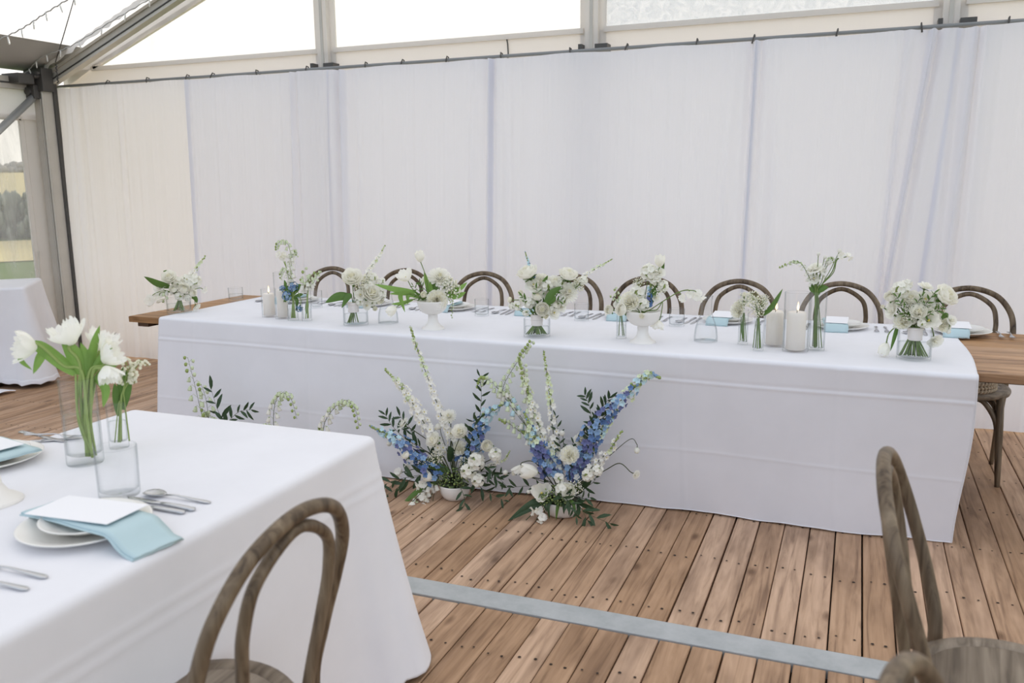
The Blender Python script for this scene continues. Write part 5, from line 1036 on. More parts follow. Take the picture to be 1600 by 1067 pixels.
('pot2','blue_spire',0.088,[(-1.166,3.542,0.016),(-1.183,3.547,0.07),(-1.224,3.55,0.169),(-1.298,3.55,0.298),(-1.382,3.55,0.374)],(-0.41,-0.75,0.52)),
('pot2','blue_spire',0.0755,[(-1.19,3.535,0.016),(-1.188,3.545,0.07),(-1.2,3.55,0.172),(-1.218,3.55,0.261),(-1.255,3.55,0.333)],(-0.25,-0.74,0.63)),
('pot2','blue_spire',0.1088,[(-1.185,3.553,0.016),(-1.179,3.551,0.07),(-1.145,3.55,0.178),(-1.076,3.55,0.345),(-0.989,3.55,0.477),(-0.876,3.55,0.596),(-0.801,3.55,0.676),(-0.746,3.55,0.668)],(0.59,-0.81,0.09)),
('pot2','blue_spire',0.0838,[(-1.183,3.557,0.016),(-1.179,3.552,0.07),(-1.145,3.55,0.163),(-1.032,3.55,0.356),(-0.931,3.55,0.511)],(0.29,-0.74,0.6)),
('pot2','blue_spire',0.074,[(-1.2,3.546,0.016),(-1.185,3.549,0.07),(-1.151,3.55,0.156),(-1.106,3.55,0.243),(-1.032,3.55,0.326)],(0.36,-0.75,0.56)),
('pot2','carnation',0.0711,[(-1.199,3.563,0.016),(-1.184,3.552,0.07),(-1.145,3.533,0.163),(-1.142,3.516,0.224),(-1.136,3.5,0.3)],(0.04,-0.78,0.62)),
('pot2','rose',0.0629,[(-1.183,3.537,0.016),(-1.177,3.545,0.07),(-1.136,3.55,0.195),(-1.097,3.55,0.358)],(0.12,-0.73,0.67)),
('pot2','stock',0.0684,[(-1.182,3.557,0.016),(-1.181,3.547,0.07),(-1.163,3.51,0.1),(-1.157,3.47,0.14)],(0.05,-0.9,0.43)),
('pot2','carnation',0.0624,[(-1.187,3.563,0.016),(-1.181,3.548,0.07),(-1.157,3.505,0.101),(-1.133,3.46,0.143)],(0.16,-0.9,0.4)),
('pot2','stock',0.0458,[(-1.188,3.552,0.016),(-1.187,3.546,0.07),(-1.194,3.52,0.111),(-1.181,3.49,0.189)],(0.07,-0.82,0.57)),
('pot2','open_tulip',0.0745,[(-1.187,3.549,0.016),(-1.188,3.545,0.07),(-1.206,3.516,0.094),(-1.243,3.483,0.096),(-1.252,3.45,0.126)],(0.11,-0.84,0.53)),
('pot2','tulip',0.0634,[(-1.188,3.564,0.016),(-1.19,3.551,0.07),(-1.218,3.523,0.124),(-1.274,3.496,0.194),(-1.317,3.47,0.21)],(-0.91,-0.4,0.1)),
('pot2','open_tulip',0.0524,[(-1.173,3.55,0.016),(-1.185,3.548,0.07),(-1.218,3.535,0.13),(-1.305,3.52,0.236),(-1.361,3.505,0.236),(-1.374,3.49,0.203)],(-0.3,-0.3,-0.9)),
('pot2','white_spire',0.0664,[(-1.207,3.572,0.016),(-1.184,3.556,0.07),(-1.126,3.54,0.135),(-1.031,3.53,0.252),(-0.958,3.52,0.334),(-0.899,3.51,0.434)],(0.27,-0.76,0.59)),
('pot2','stock',0.0564,[(-1.193,3.556,0.016),(-1.179,3.548,0.07),(-1.12,3.52,0.13),(-1.046,3.49,0.22)],(0.31,-0.8,0.51)),
('pot2','stock',0.0477,[(-1.187,3.57,0.016),(-1.177,3.552,0.07),(-1.12,3.52,0.13),(-1.002,3.49,0.246)],(0.36,-0.79,0.49)),
('pot2','lisianthus',0.0365,[(-1.196,3.529,0.016),(-1.18,3.543,0.07),(-1.12,3.55,0.136),(-0.987,3.55,0.227),(-0.92,3.55,0.268),(-0.871,3.55,0.235),(-0.842,3.55,0.224)],(0.84,-0.53,-0.11)),
('pot2','small_bud',0.0307,[(-1.196,3.55,0.016),(-1.18,3.55,0.07),(-1.12,3.55,0.136),(-0.958,3.55,0.305),(-0.873,3.55,0.384),(-0.844,3.55,0.364),(-0.843,3.55,0.335)],(0,-0.29,-0.96)),
('pot2','ruscus',0.0565,[(-1.198,3.563,0.016),(-1.181,3.554,0.07),(-1.127,3.55,0.181),(-1.047,3.55,0.354),(-1.056,3.55,0.5),(-1.08,3.55,0.562)],(-0.19,-0.73,0.65)),
('pot2','ruscus',0.0559,[(-1.196,3.553,0.016),(-1.181,3.551,0.07),(-1.127,3.55,0.181),(-1.038,3.55,0.385),(-1.004,3.55,0.505),(-0.969,3.55,0.56)],(0.29,-0.74,0.61)),
('pot2','ruscus',0.0504,[(-1.201,3.557,0.016),(-1.181,3.552,0.07),(-1.121,3.55,0.196),(-1.038,3.55,0.429),(-0.981,3.55,0.536)],(0.26,-0.74,0.62)),
('pot2','ruscus',0.0456,[(-1.197,3.557,0.016),(-1.182,3.552,0.07),(-1.136,3.55,0.195),(-1.145,3.55,0.314),(-1.091,3.55,0.385)],(0.33,-0.74,0.58)),
('pot2','ruscus',0.0403,[(-1.182,3.551,0.016),(-1.184,3.55,0.07),(-1.187,3.55,0.249),(-1.199,3.55,0.338),(-1.217,3.55,0.456)],(-0.08,-0.73,0.68)),
('pot2','green_berries',0.086,[(-1.179,3.541,0.016),(-1.184,3.542,0.07),(-1.194,3.51,0.081),(-1.203,3.47,0.119)],(-0.07,-0.91,0.42)),
('pot2','green_berries',0.063,[(-1.185,3.559,0.016),(-1.187,3.546,0.07),(-1.206,3.5,0.079),(-1.237,3.45,0.097)],(-0.22,-0.95,0.24)),
('pot2','filler',0.0623,[(-1.195,3.567,0.016),(-1.181,3.55,0.07),(-1.136,3.51,0.103),(-1.096,3.47,0.163)],(0.22,-0.86,0.46)),
('pot2','green_berries',0.0739,[(-1.18,3.551,0.016),(-1.179,3.544,0.07),(-1.157,3.5,0.085),(-1.163,3.45,0.106)],(-0.05,-0.96,0.27)),
('pot2','broad_leaf',0.0171,[(-1.174,3.552,0.016),(-1.18,3.547,0.07),(-1.181,3.52,0.091),(-1.212,3.44,0.081),(-1.206,3.43,0.011)],(0.05,-0.9,-0.43)),
('pot2','broad_leaf',0.0171,[(-1.179,3.565,0.016),(-1.182,3.551,0.07),(-1.181,3.52,0.091),(-1.169,3.44,0.078),(-1.175,3.43,0.012)],(-0.06,-0.9,-0.42)),
('pot2','broad_leaf',0.017,[(-1.194,3.547,0.016),(-1.187,3.545,0.07),(-1.181,3.52,0.091),(-1.142,3.44,0.087),(-1.138,3.43,0.045)],(0.04,-0.92,-0.4)),
('pot2','broad_leaf',0.0169,[(-1.185,3.552,0.016),(-1.184,3.547,0.07),(-1.181,3.52,0.091),(-1.12,3.44,0.093),(-1.114,3.43,0.039)],(0.07,-0.91,-0.41)),
('pot2','broad_leaf',0.0169,[(-1.199,3.56,0.016),(-1.189,3.549,0.07),(-1.181,3.52,0.091),(-1.102,3.44,0.102),(-1.084,3.43,0.043)],(0.17,-0.9,-0.4)),
('pot2','broad_leaf',0.0171,[(-1.183,3.556,0.016),(-1.183,3.548,0.07),(-1.181,3.52,0.091),(-1.228,3.44,0.085),(-1.218,3.43,0.043)],(0.12,-0.91,-0.39)),
('pot2','ruscus',0.067,[(-1.193,3.565,0.016),(-1.177,3.547,0.07),(-1.105,3.49,0.092),(-1.045,3.45,0.06),(-0.935,3.45,0.024)],(0.57,-0.82,-0.03)),
('pot2','ruscus',0.062,[(-1.203,3.562,0.016),(-1.18,3.546,0.07),(-1.105,3.49,0.092),(-1.066,3.45,0.076),(-1.036,3.45,0.025)],(0.33,-0.87,-0.37)),
('pot2','ruscus',0.0451,[(-1.199,3.548,0.016),(-1.179,3.547,0.07),(-1.105,3.533,0.123),(-1.031,3.516,0.177),(-1.007,3.5,0.225)],(0.2,-0.81,0.55)),
('pot2','ruscus',0.053,[(-1.186,3.564,0.016),(-1.189,3.552,0.07),(-1.218,3.53,0.108),(-1.305,3.51,0.128),(-1.432,3.49,0.112)],(-0.54,-0.84,0.08)),
('pot2','ruscus',0.0507,[(-1.215,3.547,0.016),(-1.186,3.545,0.07),(-1.12,3.523,0.105),(-1.075,3.496,0.105),(-1.03,3.47,0.123)],(0.39,-0.88,0.28)),
('pot2','ruscus',0.056,[(-1.182,3.559,0.016),(-1.18,3.542,0.07),(-1.157,3.47,0.107),(-1.105,3.43,0.101),(-1.075,3.41,0.05)],(0.26,-0.92,-0.29)),
('pot2','ruscus',0.0616,[(-1.194,3.568,0.016),(-1.184,3.548,0.07),(-1.157,3.49,0.116),(-1.151,3.43,0.132),(-1.105,3.41,0.092)],(0.38,-0.9,-0.19)),
('pot2','tulip',0.0607,[(-1.187,3.553,0.016),(-1.189,3.546,0.07),(-1.218,3.51,0.087),(-1.274,3.47,0.067),(-1.35,3.43,0.02),(-1.418,3.39,-0.034)],(-0.74,-0.53,-0.42)),
('pot2','broad_leaf',0.0287,[(-1.175,3.553,0.016),(-1.185,3.544,0.07),(-1.218,3.5,0.087),(-1.29,3.43,0.077),(-1.392,3.38,-0.008)],(-0.38,-0.91,-0.17)),
('pot2','broad_leaf',0.0229,[(-1.183,3.558,0.016),(-1.188,3.546,0.07),(-1.218,3.5,0.087),(-1.281,3.43,0.06),(-1.376,3.38,0.004)],(-0.4,-0.91,-0.1)),
('pot2','sweet_pea',0.0431,[(-1.17,3.55,0.016),(-1.184,3.542,0.07),(-1.218,3.493,0.074),(-1.274,3.436,0.039),(-1.36,3.38,-0.057)],(-0.21,-0.83,-0.52)),
('pot2','sweet_pea',0.0515,[(-1.174,3.556,0.016),(-1.185,3.546,0.07),(-1.218,3.506,0.074),(-1.256,3.463,0.07),(-1.268,3.42,0.049)],(-0.11,-0.99,-0.06)),
('pot2','sweet_pea',0.0456,[(-1.182,3.545,0.016),(-1.188,3.542,0.07),(-1.218,3.503,0.068),(-1.237,3.456,0.041),(-1.237,3.41,0.016)],(-0.21,-0.93,-0.31)),
('pot2','small_bud',0.023,[(-1.162,3.56,0.016),(-1.182,3.549,0.07),(-1.224,3.516,0.092),(-1.29,3.483,0.108),(-1.312,3.45,0.121)],(-0.23,-0.94,0.25)),
('pot2','small_bud',0.023,[(-1.175,3.554,0.016),(-1.186,3.545,0.07),(-1.225,3.506,0.061),(-1.262,3.463,0.025),(-1.275,3.42,-0.017)],(-0.1,-0.98,-0.19)),
('pot2','small_bud',0.0317,[(-1.166,3.544,0.016),(-1.181,3.548,0.07),(-1.206,3.55,0.217),(-1.181,3.55,0.31),(-1.187,3.55,0.379)],(-0.05,-0.73,0.68)),
('pot2','small_bud',0.029,[(-1.189,3.543,0.016),(-1.189,3.547,0.07),(-1.212,3.55,0.216),(-1.218,3.55,0.276),(-1.236,3.55,0.328)],(-0.18,-0.73,0.66)),
('pot2','broad_leaf',0.0339,[(-1.189,3.555,0.016),(-1.181,3.549,0.07),(-1.151,3.533,0.117),(-1.075,3.516,0.157),(-1.025,3.5,0.223)],(0.3,-0.79,0.53)),
('pot2','ranunculus',0.0294,[(-1.194,3.554,0.016),(-1.194,3.55,0.07),(-1.237,3.536,0.146),(-1.336,3.523,0.165),(-1.406,3.51,0.178)],(-0.51,-0.82,0.24)),
('pot2','small_bud',0.0295,[(-1.173,3.561,0.016),(-1.187,3.552,0.07),(-1.237,3.536,0.134),(-1.384,3.523,0.171),(-1.448,3.51,0.176)],(-0.52,-0.83,0.19)),
('pot3','bell_sprig',0.1013,[(-3.091,3.514,0.016),(-3.099,3.505,0.085),(-3.139,3.5,0.115),(-3.177,3.5,0.253),(-3.217,3.5,0.46),(-3.249,3.5,0.603)],(-0.12,-0.73,0.67)),
('pot3','bell_sprig',0.0945,[(-3.072,3.495,0.016),(-3.091,3.498,0.085),(-3.124,3.5,0.099),(-3.138,3.5,0.221),(-3.148,3.5,0.378),(-3.174,3.5,0.463)],(-0.16,-0.73,0.66)),
('pot3','bell_sprig',0.0882,[(-3.093,3.509,0.016),(-3.098,3.503,0.085),(-3.124,3.5,0.099),(-3.132,3.5,0.187),(-3.141,3.5,0.274),(-3.17,3.5,0.324)],(-0.27,-0.74,0.62)),
('pot3','ruscus',0.0806,[(-3.08,3.5,0.016),(-3.093,3.5,0.085),(-3.121,3.5,0.082),(-3.043,3.5,0.248),(-3.077,3.5,0.332),(-3.109,3.5,0.44)],(-0.15,-0.73,0.66)),
('pot3','ruscus',0.0727,[(-3.083,3.486,0.016),(-3.092,3.495,0.085),(-3.101,3.5,0.066),(-3.035,3.5,0.239),(-2.944,3.5,0.33),(-2.861,3.5,0.351)],(0.55,-0.78,0.3)),
('pot3','blue_spire',0.0613,[(-3.078,3.504,0.016),(-3.096,3.501,0.085),(-3.146,3.5,0.043),(-3.176,3.5,0.182),(-3.184,3.5,0.27)],(-0.05,-0.73,0.68)),
('pot4','bell_sprig',0.0711,[(-2.631,3.505,0.016),(-2.647,3.502,0.085),(-2.692,3.5,0.06),(-2.724,3.5,0.269),(-2.706,3.5,0.399),(-2.659,3.5,0.456),(-2.607,3.5,0.428),(-2.579,3.5,0.327)],(0.17,-0.88,-0.45)),
('pot4','bell_sprig',0.0527,[(-2.633,3.496,0.016),(-2.648,3.499,0.085),(-2.692,3.5,0.06),(-2.737,3.5,0.254),(-2.787,3.5,0.276)],(-0.51,-0.77,0.38)),
('pot5','bell_sprig',0.0627,[(-2.291,3.481,0.016),(-2.321,3.494,0.085),(-2.412,3.5,0.059),(-2.425,3.5,0.285),(-2.363,3.5,0.396),(-2.286,3.5,0.448),(-2.234,3.5,0.408),(-2.217,3.5,0.312)],(0.11,-0.88,-0.46)),
('pot5','bell_sprig',0.0448,[(-2.301,3.495,0.016),(-2.324,3.498,0.085),(-2.412,3.5,0.059),(-2.434,3.5,0.257),(-2.443,3.5,0.296)],(-0.12,-0.73,0.67)),
('tul','open_tulip',0.067,[(-1.912,1.672,0.768),(-1.91,1.666,0.887),(-1.927,1.68,1.006),(-1.954,1.649,1.025),(-1.98,1.618,1.076),(-1.997,1.6,1.096),(-2.011,1.582,1.088)],(-0.52,-0.82,0.24)),
('tul','open_tulip',0.075,[(-1.926,1.674,0.768),(-1.937,1.674,0.896),(-1.929,1.678,1.024),(-1.943,1.661,1.07),(-1.944,1.66,1.114)],(-0.14,-0.31,0.94)),
('tul','open_tulip',0.0706,[(-1.925,1.683,0.768),(-1.936,1.679,0.89),(-1.921,1.707,1.012),(-1.917,1.732,1.046),(-1.919,1.751,1.08)],(0.29,0.19,0.94)),
('tul','open_tulip',0.0625,[(-1.934,1.673,0.768),(-1.925,1.674,0.886),(-1.91,1.69,1.004),(-1.883,1.71,1.018),(-1.863,1.724,1.046)],(0.66,0.47,0.59)),
('tul','open_tulip',0.055,[(-1.931,1.684,0.768),(-1.92,1.687,0.886),(-1.897,1.689,1.003),(-1.871,1.694,1.015),(-1.848,1.695,0.999)],(0.47,-0.1,-0.88)),
('tul','broad_leaf',0.0369,[(-1.912,1.677,0.768),(-1.935,1.661,0.884),(-1.937,1.668,1.001),(-1.958,1.644,1.038),(-1.989,1.608,1.086),(-2.011,1.583,1.086)],(0.22,-0.96,0.16)),
('tul','curl_leaf',0.0237,[(-1.981,1.618,1.071),(-1.99,1.608,1.052),(-2.002,1.593,1.012)],(0.48,-0.78,-0.4)),
('tul','curl_leaf',0.0135,[(-2.011,1.583,1.081),(-2.018,1.575,1.053),(-2.003,1.592,1.023)],(0.9,-0.28,-0.34)),
('tul','broad_leaf',0.0425,[(-1.928,1.681,0.768),(-1.944,1.666,0.883),(-1.931,1.675,0.998),(-1.937,1.668,1.052),(-1.954,1.649,1.102)],(0.4,-0.67,0.63)),
('tul','broad_leaf',0.026,[(-1.931,1.685,0.768),(-1.934,1.685,0.881),(-1.913,1.696,0.995),(-1.904,1.707,1.064),(-1.891,1.722,1.128)],(0.66,-0.36,0.66)),
('tul','broad_leaf',0.0227,[(-1.924,1.684,0.768),(-1.936,1.682,0.877),(-1.916,1.693,0.987),(-1.892,1.72,1.036),(-1.874,1.741,1.063)],(0.82,-0.19,0.53)),
('tul','broad_leaf',0.0275,[(-1.92,1.689,0.768),(-1.926,1.69,0.878),(-1.922,1.686,0.988),(-1.92,1.689,1.04),(-1.924,1.683,1.085)],(0.5,-0.54,0.68)),
('tul','broad_leaf',0.0261,[(-1.93,1.677,0.768),(-1.926,1.681,0.878),(-1.902,1.694,0.989),(-1.879,1.705,0.956),(-1.877,1.692,0.906)],(0.62,-0.67,-0.4)),
('tul','broad_leaf',0.0242,[(-1.925,1.678,0.768),(-1.929,1.682,0.877),(-1.918,1.691,0.987),(-1.913,1.697,1.036),(-1.913,1.696,1.066)],(0.55,-0.48,0.68)),
('tul','broad_leaf',0.0211,[(-1.917,1.688,0.768),(-1.919,1.686,0.878),(-1.906,1.705,0.988),(-1.881,1.733,1.013),(-1.862,1.756,1.026)],(0.92,-0.11,0.38)),
('lil','lily_valley',0.0475,[(-1.954,1.802,0.768),(-1.946,1.816,0.885),(-1.94,1.824,0.918),(-1.929,1.837,0.964),(-1.931,1.835,1.002),(-1.942,1.823,1.012)],(0.25,-0.85,0.47)),
('lil','lily_valley',0.0446,[(-1.933,1.823,0.768),(-1.938,1.824,0.885),(-1.938,1.827,0.918),(-1.922,1.845,0.962),(-1.904,1.864,0.997),(-1.891,1.878,0.982)],(0.95,-0.22,-0.22)),
('lil','lily_valley',0.0333,[(-1.956,1.806,0.768),(-1.946,1.818,0.885),(-1.939,1.826,0.918),(-1.922,1.844,0.953),(-1.919,1.848,0.934)],(0.76,-0.48,-0.45)),
('lil','lily_valley',0.0406,[(-1.957,1.806,0.768),(-1.946,1.818,0.885),(-1.94,1.824,0.918),(-1.928,1.838,0.973),(-1.911,1.857,0.995)],(0.84,-0.2,0.51)),
('lil','broad_leaf',0.0404,[(-1.963,1.798,0.768),(-1.949,1.814,0.885),(-1.946,1.818,0.862),(-1.937,1.828,0.937),(-1.936,1.829,0.987)],(0.54,-0.49,0.68)),
('lil','broad_leaf',0.022,[(-1.954,1.815,0.768),(-1.947,1.819,0.885),(-1.952,1.812,0.844),(-1.953,1.811,0.901),(-1.954,1.81,0.943)],(0.52,-0.51,0.68)),
('lil','lily_valley',0.0296,[(-1.948,1.804,0.768),(-1.943,1.817,0.885),(-1.939,1.826,0.918),(-1.92,1.846,0.949),(-1.92,1.846,0.934)],(0.66,-0.59,-0.47)),
]

# ------------------------------------------------------------------ vessels
VN = {'vaseL': 'on the cloth end nearest the window', 'vase2': 'between the lit candles and the footed bowl', 'vaseC': 'in the middle of the long table', 'vaseR': 'near the bare wooden table end',
      'bud1': 'holding blue flowers', 'bud2': 'holding green bell sprigs', 'bud3': 'against the footed bowl with a blue sprig', 'bud4': 'holding a white carnation', 'bud5': "holding white filler sprays and one long leaf", 'bud6': 'right against the tall lit candle',
      'ped1': 'holding fringed tulips', 'ped2': 'holding a blue sprig', 'pot1': 'on the deck, closer to the window', 'pot2': 'on the deck, with the arching blue spire', 'pot3': 'on the deck behind the front table, nearest the window', 'pot4': 'on the deck behind the front table, in between', 'pot5': 'behind the front table, next to the big flower bowls',
      'tul': 'holding fringed tulips on the front table', 'lil': 'holding lily of the valley on the front table'}
VN['bud6'] = 'standing against the tall candle'
def vessel(key, kind, loc, R, h):
    S = 28
    def glass_cyl(name, label, cat, bt, wall, fill, sq=0.0, n=S, taper=1.0, grp=None):
        t = thing(name, label, cat, loc, 0, grp)
        rt_ = R * taper
        MB().lathe([(0, 0), (R * .97, 0), (R, .004), (rt_, h - .002), (rt_ - wall * .5, h), (rt_ - wall, h - .002), (R - wall, bt + .004), (R * .8, bt), (0, bt)], n, sq=sq).obj('glass_wall', GLASS, t)
        if fill:
            f = bt + (h - bt) * fill; r_ = R + (rt_ - R) * fill - wall * 1.6
            MB().lathe([(0, bt + .001), (R - wall * 1.6, bt + .003), (r_, f), (0, f)], n, sq=sq).obj('water', WATER, t)
        return t
    if kind == 'low': glass_cyl('low_vase', 'low clear glass cylinder vase ' + VN[key], 'vase', .013, .0035, .5)
    elif kind == 'bud': glass_cyl('bud_vase', ('tall narrow' if h > .2 else 'small square') + ' clear bud vase ' + VN[key], 'vase', .014, .003, .5, .75 if h < .2 else .35, 20)
    elif kind == 'tall': glass_cyl('tall_vase', 'tall clear glass cylinder vase of fringed tulips on the front table', 'vase', .026, .003, .52, 0, 36)
    elif kind == 'tallbud': glass_cyl('bud_vase', 'small clear cylinder vase of lily of the valley on the front table', 'vase', .02, .0025, .5, 0, 30)
    elif kind == 'hur':
        lb = {'hur1': 'short clear glass candle cylinder nearer the window', 'hur2': 'tall clear glass candle cylinder behind the blue flowers', 'hurS': 'short clear glass candle cylinder beside the white filler sprays', 'hurT': 'tall clear glass candle cylinder beside the tall bud vase'}[key]
        glass_cyl('candle_cylinder', lb, 'candle holder', .012, .003, 0)
    elif kind == 'tum':
        lb = {'tum2': 'clear glass tumbler behind the green bell sprigs', 'tumL': 'clear glass tumbler at the bare table corner nearest the window', 'tum3': 'clear glass tumbler in front of the third chair', 'tum4': 'clear glass tumbler beside the middle bouquet', 'tum5': 'clear glass tumbler beside the footed bowl with a blue sprig', 'tumN': 'clear glass tumbler beside the spoon on the front table'}[key]
        glass_cyl('tumbler', lb, 'glass', .012, .0022, .45 if key != 'tumN' else 0, 0, 32, 1.03)
    elif kind == 'carafe':
        t = thing('carafe', 'clear glass water carafe ' + ('beside the first footed bowl' if key == 'car1' else 'beside the blue-sprigged bowl and its sweet peas'), 'carafe', loc)
        pr = [(.93, 0), (1, .03), (1.0, .12), (.93, .28), (.78, .42), (.60, .53), (.50, .62), (.46, .74), (.465, .9), (.53, 1.0)]
        MB().lathe([(0, 0)] + [(R * a, h * b) for a, b in pr] + [(R * a - .003, h * b) for a, b in pr[::-1][:-1]] + [(R * .9, .008), (0, .008)], 32).obj('glass_wall', GLASS, t)
        pw = [(.93, .045), (.97, .12), (.90, .28), (.79, .38)]
        MB().lathe([(0, h * .045)] + [(R * a - .004, h * b) for a, b in pw] + [(0, h * .38)], 32).obj('water', WATER, t)
    elif kind == 'ped':
        t = thing('footed_bowl', 'white ceramic footed bowl ' + VN[key], 'bowl', loc)
        MB().lathe([(0, 0), (.74 * R, 0), (.75 * R, .003), (.70 * R, .010), (.50 * R, .020), (.37 * R, .034), (.31 * R, .052), (.31 * R, h * .52), (.42 * R, h * .545)], 40).obj('foot', CERA, t)
        MB().lathe([(.2 * R, h * .545), (.48 * R, h * .55), (.70 * R, h * .61), (.88 * R, h * .73), (.965 * R, h * .88), (R, h * .98), (.985 * R, h), (.955 * R, h * .985), (.92 * R, h * .88), (.83 * R, h * .74), (.6 * R, h * .63), (0, h * .60)], 44).obj('basin', CERA, t)
    elif kind == 'pot':
        t = thing('flower_bowl', 'white ceramic flower bowl ' + VN[key], 'bowl', loc)
        MB().lathe([(0, 0), (.62 * R, 0), (.72 * R, .004), (.88 * R, h * .3), (.97 * R, h * .6), (R, h * .95), (.985 * R, h), (.955 * R, h * .97), (.93 * R, h * .6), (.8 * R, h * .25), (0, h * .18)], 40).obj('basin', CERA, t)
        MB().lathe([(0, h * .8), (.93 * R, h * .78)], 20).obj('floral_foam', STEM_D, t)
    elif kind == 'stick':
        t = thing('candlestick', 'white ceramic candlestick with a flared foot on the front table', 'candlestick', loc)
        MB().lathe([(0, 0), (R, 0), (R * 1.01, .004), (R * .9, .010), (R * .6, .022), (R * .40, .045), (R * .34, .08), (R * .33, h * .8), (R * .45, h * .92), (R * .48, h), (R * .3, h), (0, h - .01)], 36).obj('body', CERA, t)
    elif kind == 'candle':
        lb = {'cand1': 'lit ivory pillar candle in the short cylinder nearer the window', 'cand2': 'ivory pillar candle in the tall cylinder behind the blue flowers', 'cand3': 'lit ivory pillar candle in the short cylinder by the filler sprays', 'cand4': 'lit ivory pillar candle in the tall cylinder by the tall bud vase'}[key]
        t = thing('pillar_candle', lb, 'candle', (loc[0], loc[1], loc[2] + .0125))
        MB().lathe([(0, 0), (R, 0), (R, h - .018), (R * .97, h - .007), (R * .86, h - .001), (R * .7, h - .002), (R * .3, h - .006), (0, h - .007)], 32).obj('wax', WAX, t)
        MB().tube([(0, 0, h - .01), (.001, 0, h + .004), (.003, 0, h + .009)], .0013, 5).obj('wick', WICK, t)
        if key != 'cand2':
            MB().lathe([(0, 0), (.003, .003), (.0052, .010), (.0045, .018), (.0022, .029), (0, .040)], 10, (.004, 0, h + .004)).obj('flame', FLAME, t)
for k, (kd, loc, R, h) in VESSEL.items(): vessel(k, kd, loc, R, h)

# ------------------------------------------------------------------ blooms
def petal(g, r0, z0, L, W, a0, a1, phi, cup=.3, ruf=0.0, nu=4, nv=4, mi=0, tip=.75, fringe=0.0, sd=0):
    rr = random.Random(sd); ph = rr.uniform(0, 6); c, s_ = math.cos(phi), math.sin(phi)
    rows = []; r, z = r0, z0
    for i in range(nu + 1):
        u = i / nu; a = math.radians(a0 + (a1 - a0) * u)
        if i: r += L / nu * math.sin(a); z += L / nu * math.cos(a)
        wv = W * (math.sin(pi * min(.97, .10 + u * tip)) ** .75)
        row = []
        for j in range(nv + 1):
            v = j / nv * 2 - 1; t = v * wv; q = cup * v * v * wv + ruf * math.sin(v * 5 + ph) * u
            rr_ = r - math.cos(a) * q; zz = z + math.sin(a) * q
            if i == nu:
                e_ = -.22 * v * v * wv + (fringe * rr.uniform(-1, 1) if fringe else 0) + ruf * .5 * math.sin(v * 7 + ph)
                rr_ += math.sin(a) * e_; zz += math.cos(a) * e_
            row.append((rr_ * c - t * s_, rr_ * s_ + t * c, zz))
        rows.append(row)
    vs = [p for row in rows for p in row]; n = nv + 1
    g.add(vs, [(i * n + j, (i + 1) * n + j, (i + 1) * n + j + 1, i * n + j + 1) for i in range(nu) for j in range(nv)], mi); return g
mix = lambda a, b, t: a + (b - a) * t
def small_flower(g, c, d, r, mi, n=5, cup=55, cen=None, sd=0, nv=2):
    """tiny n-petalled flower of radius r at c facing d"""
    h = MB(); ph = random.Random(sd).uniform(0, 6)
    for k in range(n): petal(h, .08, 0, 1.0, .46, cup - 15, cup + 25, ph + 2 * pi * k / n, .15, 0, 2, nv, mi, .80)
    if cen is not None: h.ball((0, 0, .18), .2, 5, 3, cen)
    q = Vector(d).to_track_quat('Z', 'Y').to_matrix().to_4x4()
    g.xf(Matrix.Translation(Vector(c)) @ q @ Matrix.Scale(r, 4), h)
def bell(g, c, d, L, mi, gi):
    h = MB(); h.lathe([(.06, .12), (.30, .0), (.40, -.35), (.42, -.7), (.55, -.95), (.40, -.88), (.2, -.5)], 6, mi=mi); h.lathe([(.1, .16), (.2, .06), (.26, -.12)], 5, mi=gi)
    q = (-Vector(d)).to_track_quat('Z', 'Y').to_matrix().to_4x4()
    g.xf(Matrix.Translation(Vector(c)) @ q @ Matrix.Scale(L, 4), h)
def sphere_pts(n, sd, zmin=-.4):
    r_ = random.Random(sd); out = []
    for i in range(n):
        z = 1 - (1 - zmin) * (i + .5) / n; a = i * 2.39996 + r_.uniform(-.3, .3); q = math.sqrt(max(0, 1 - z * z)); out.append(Vector((q * math.cos(a), q * math.sin(a), z)) * r_.uniform(.86, 1.06))
    return out
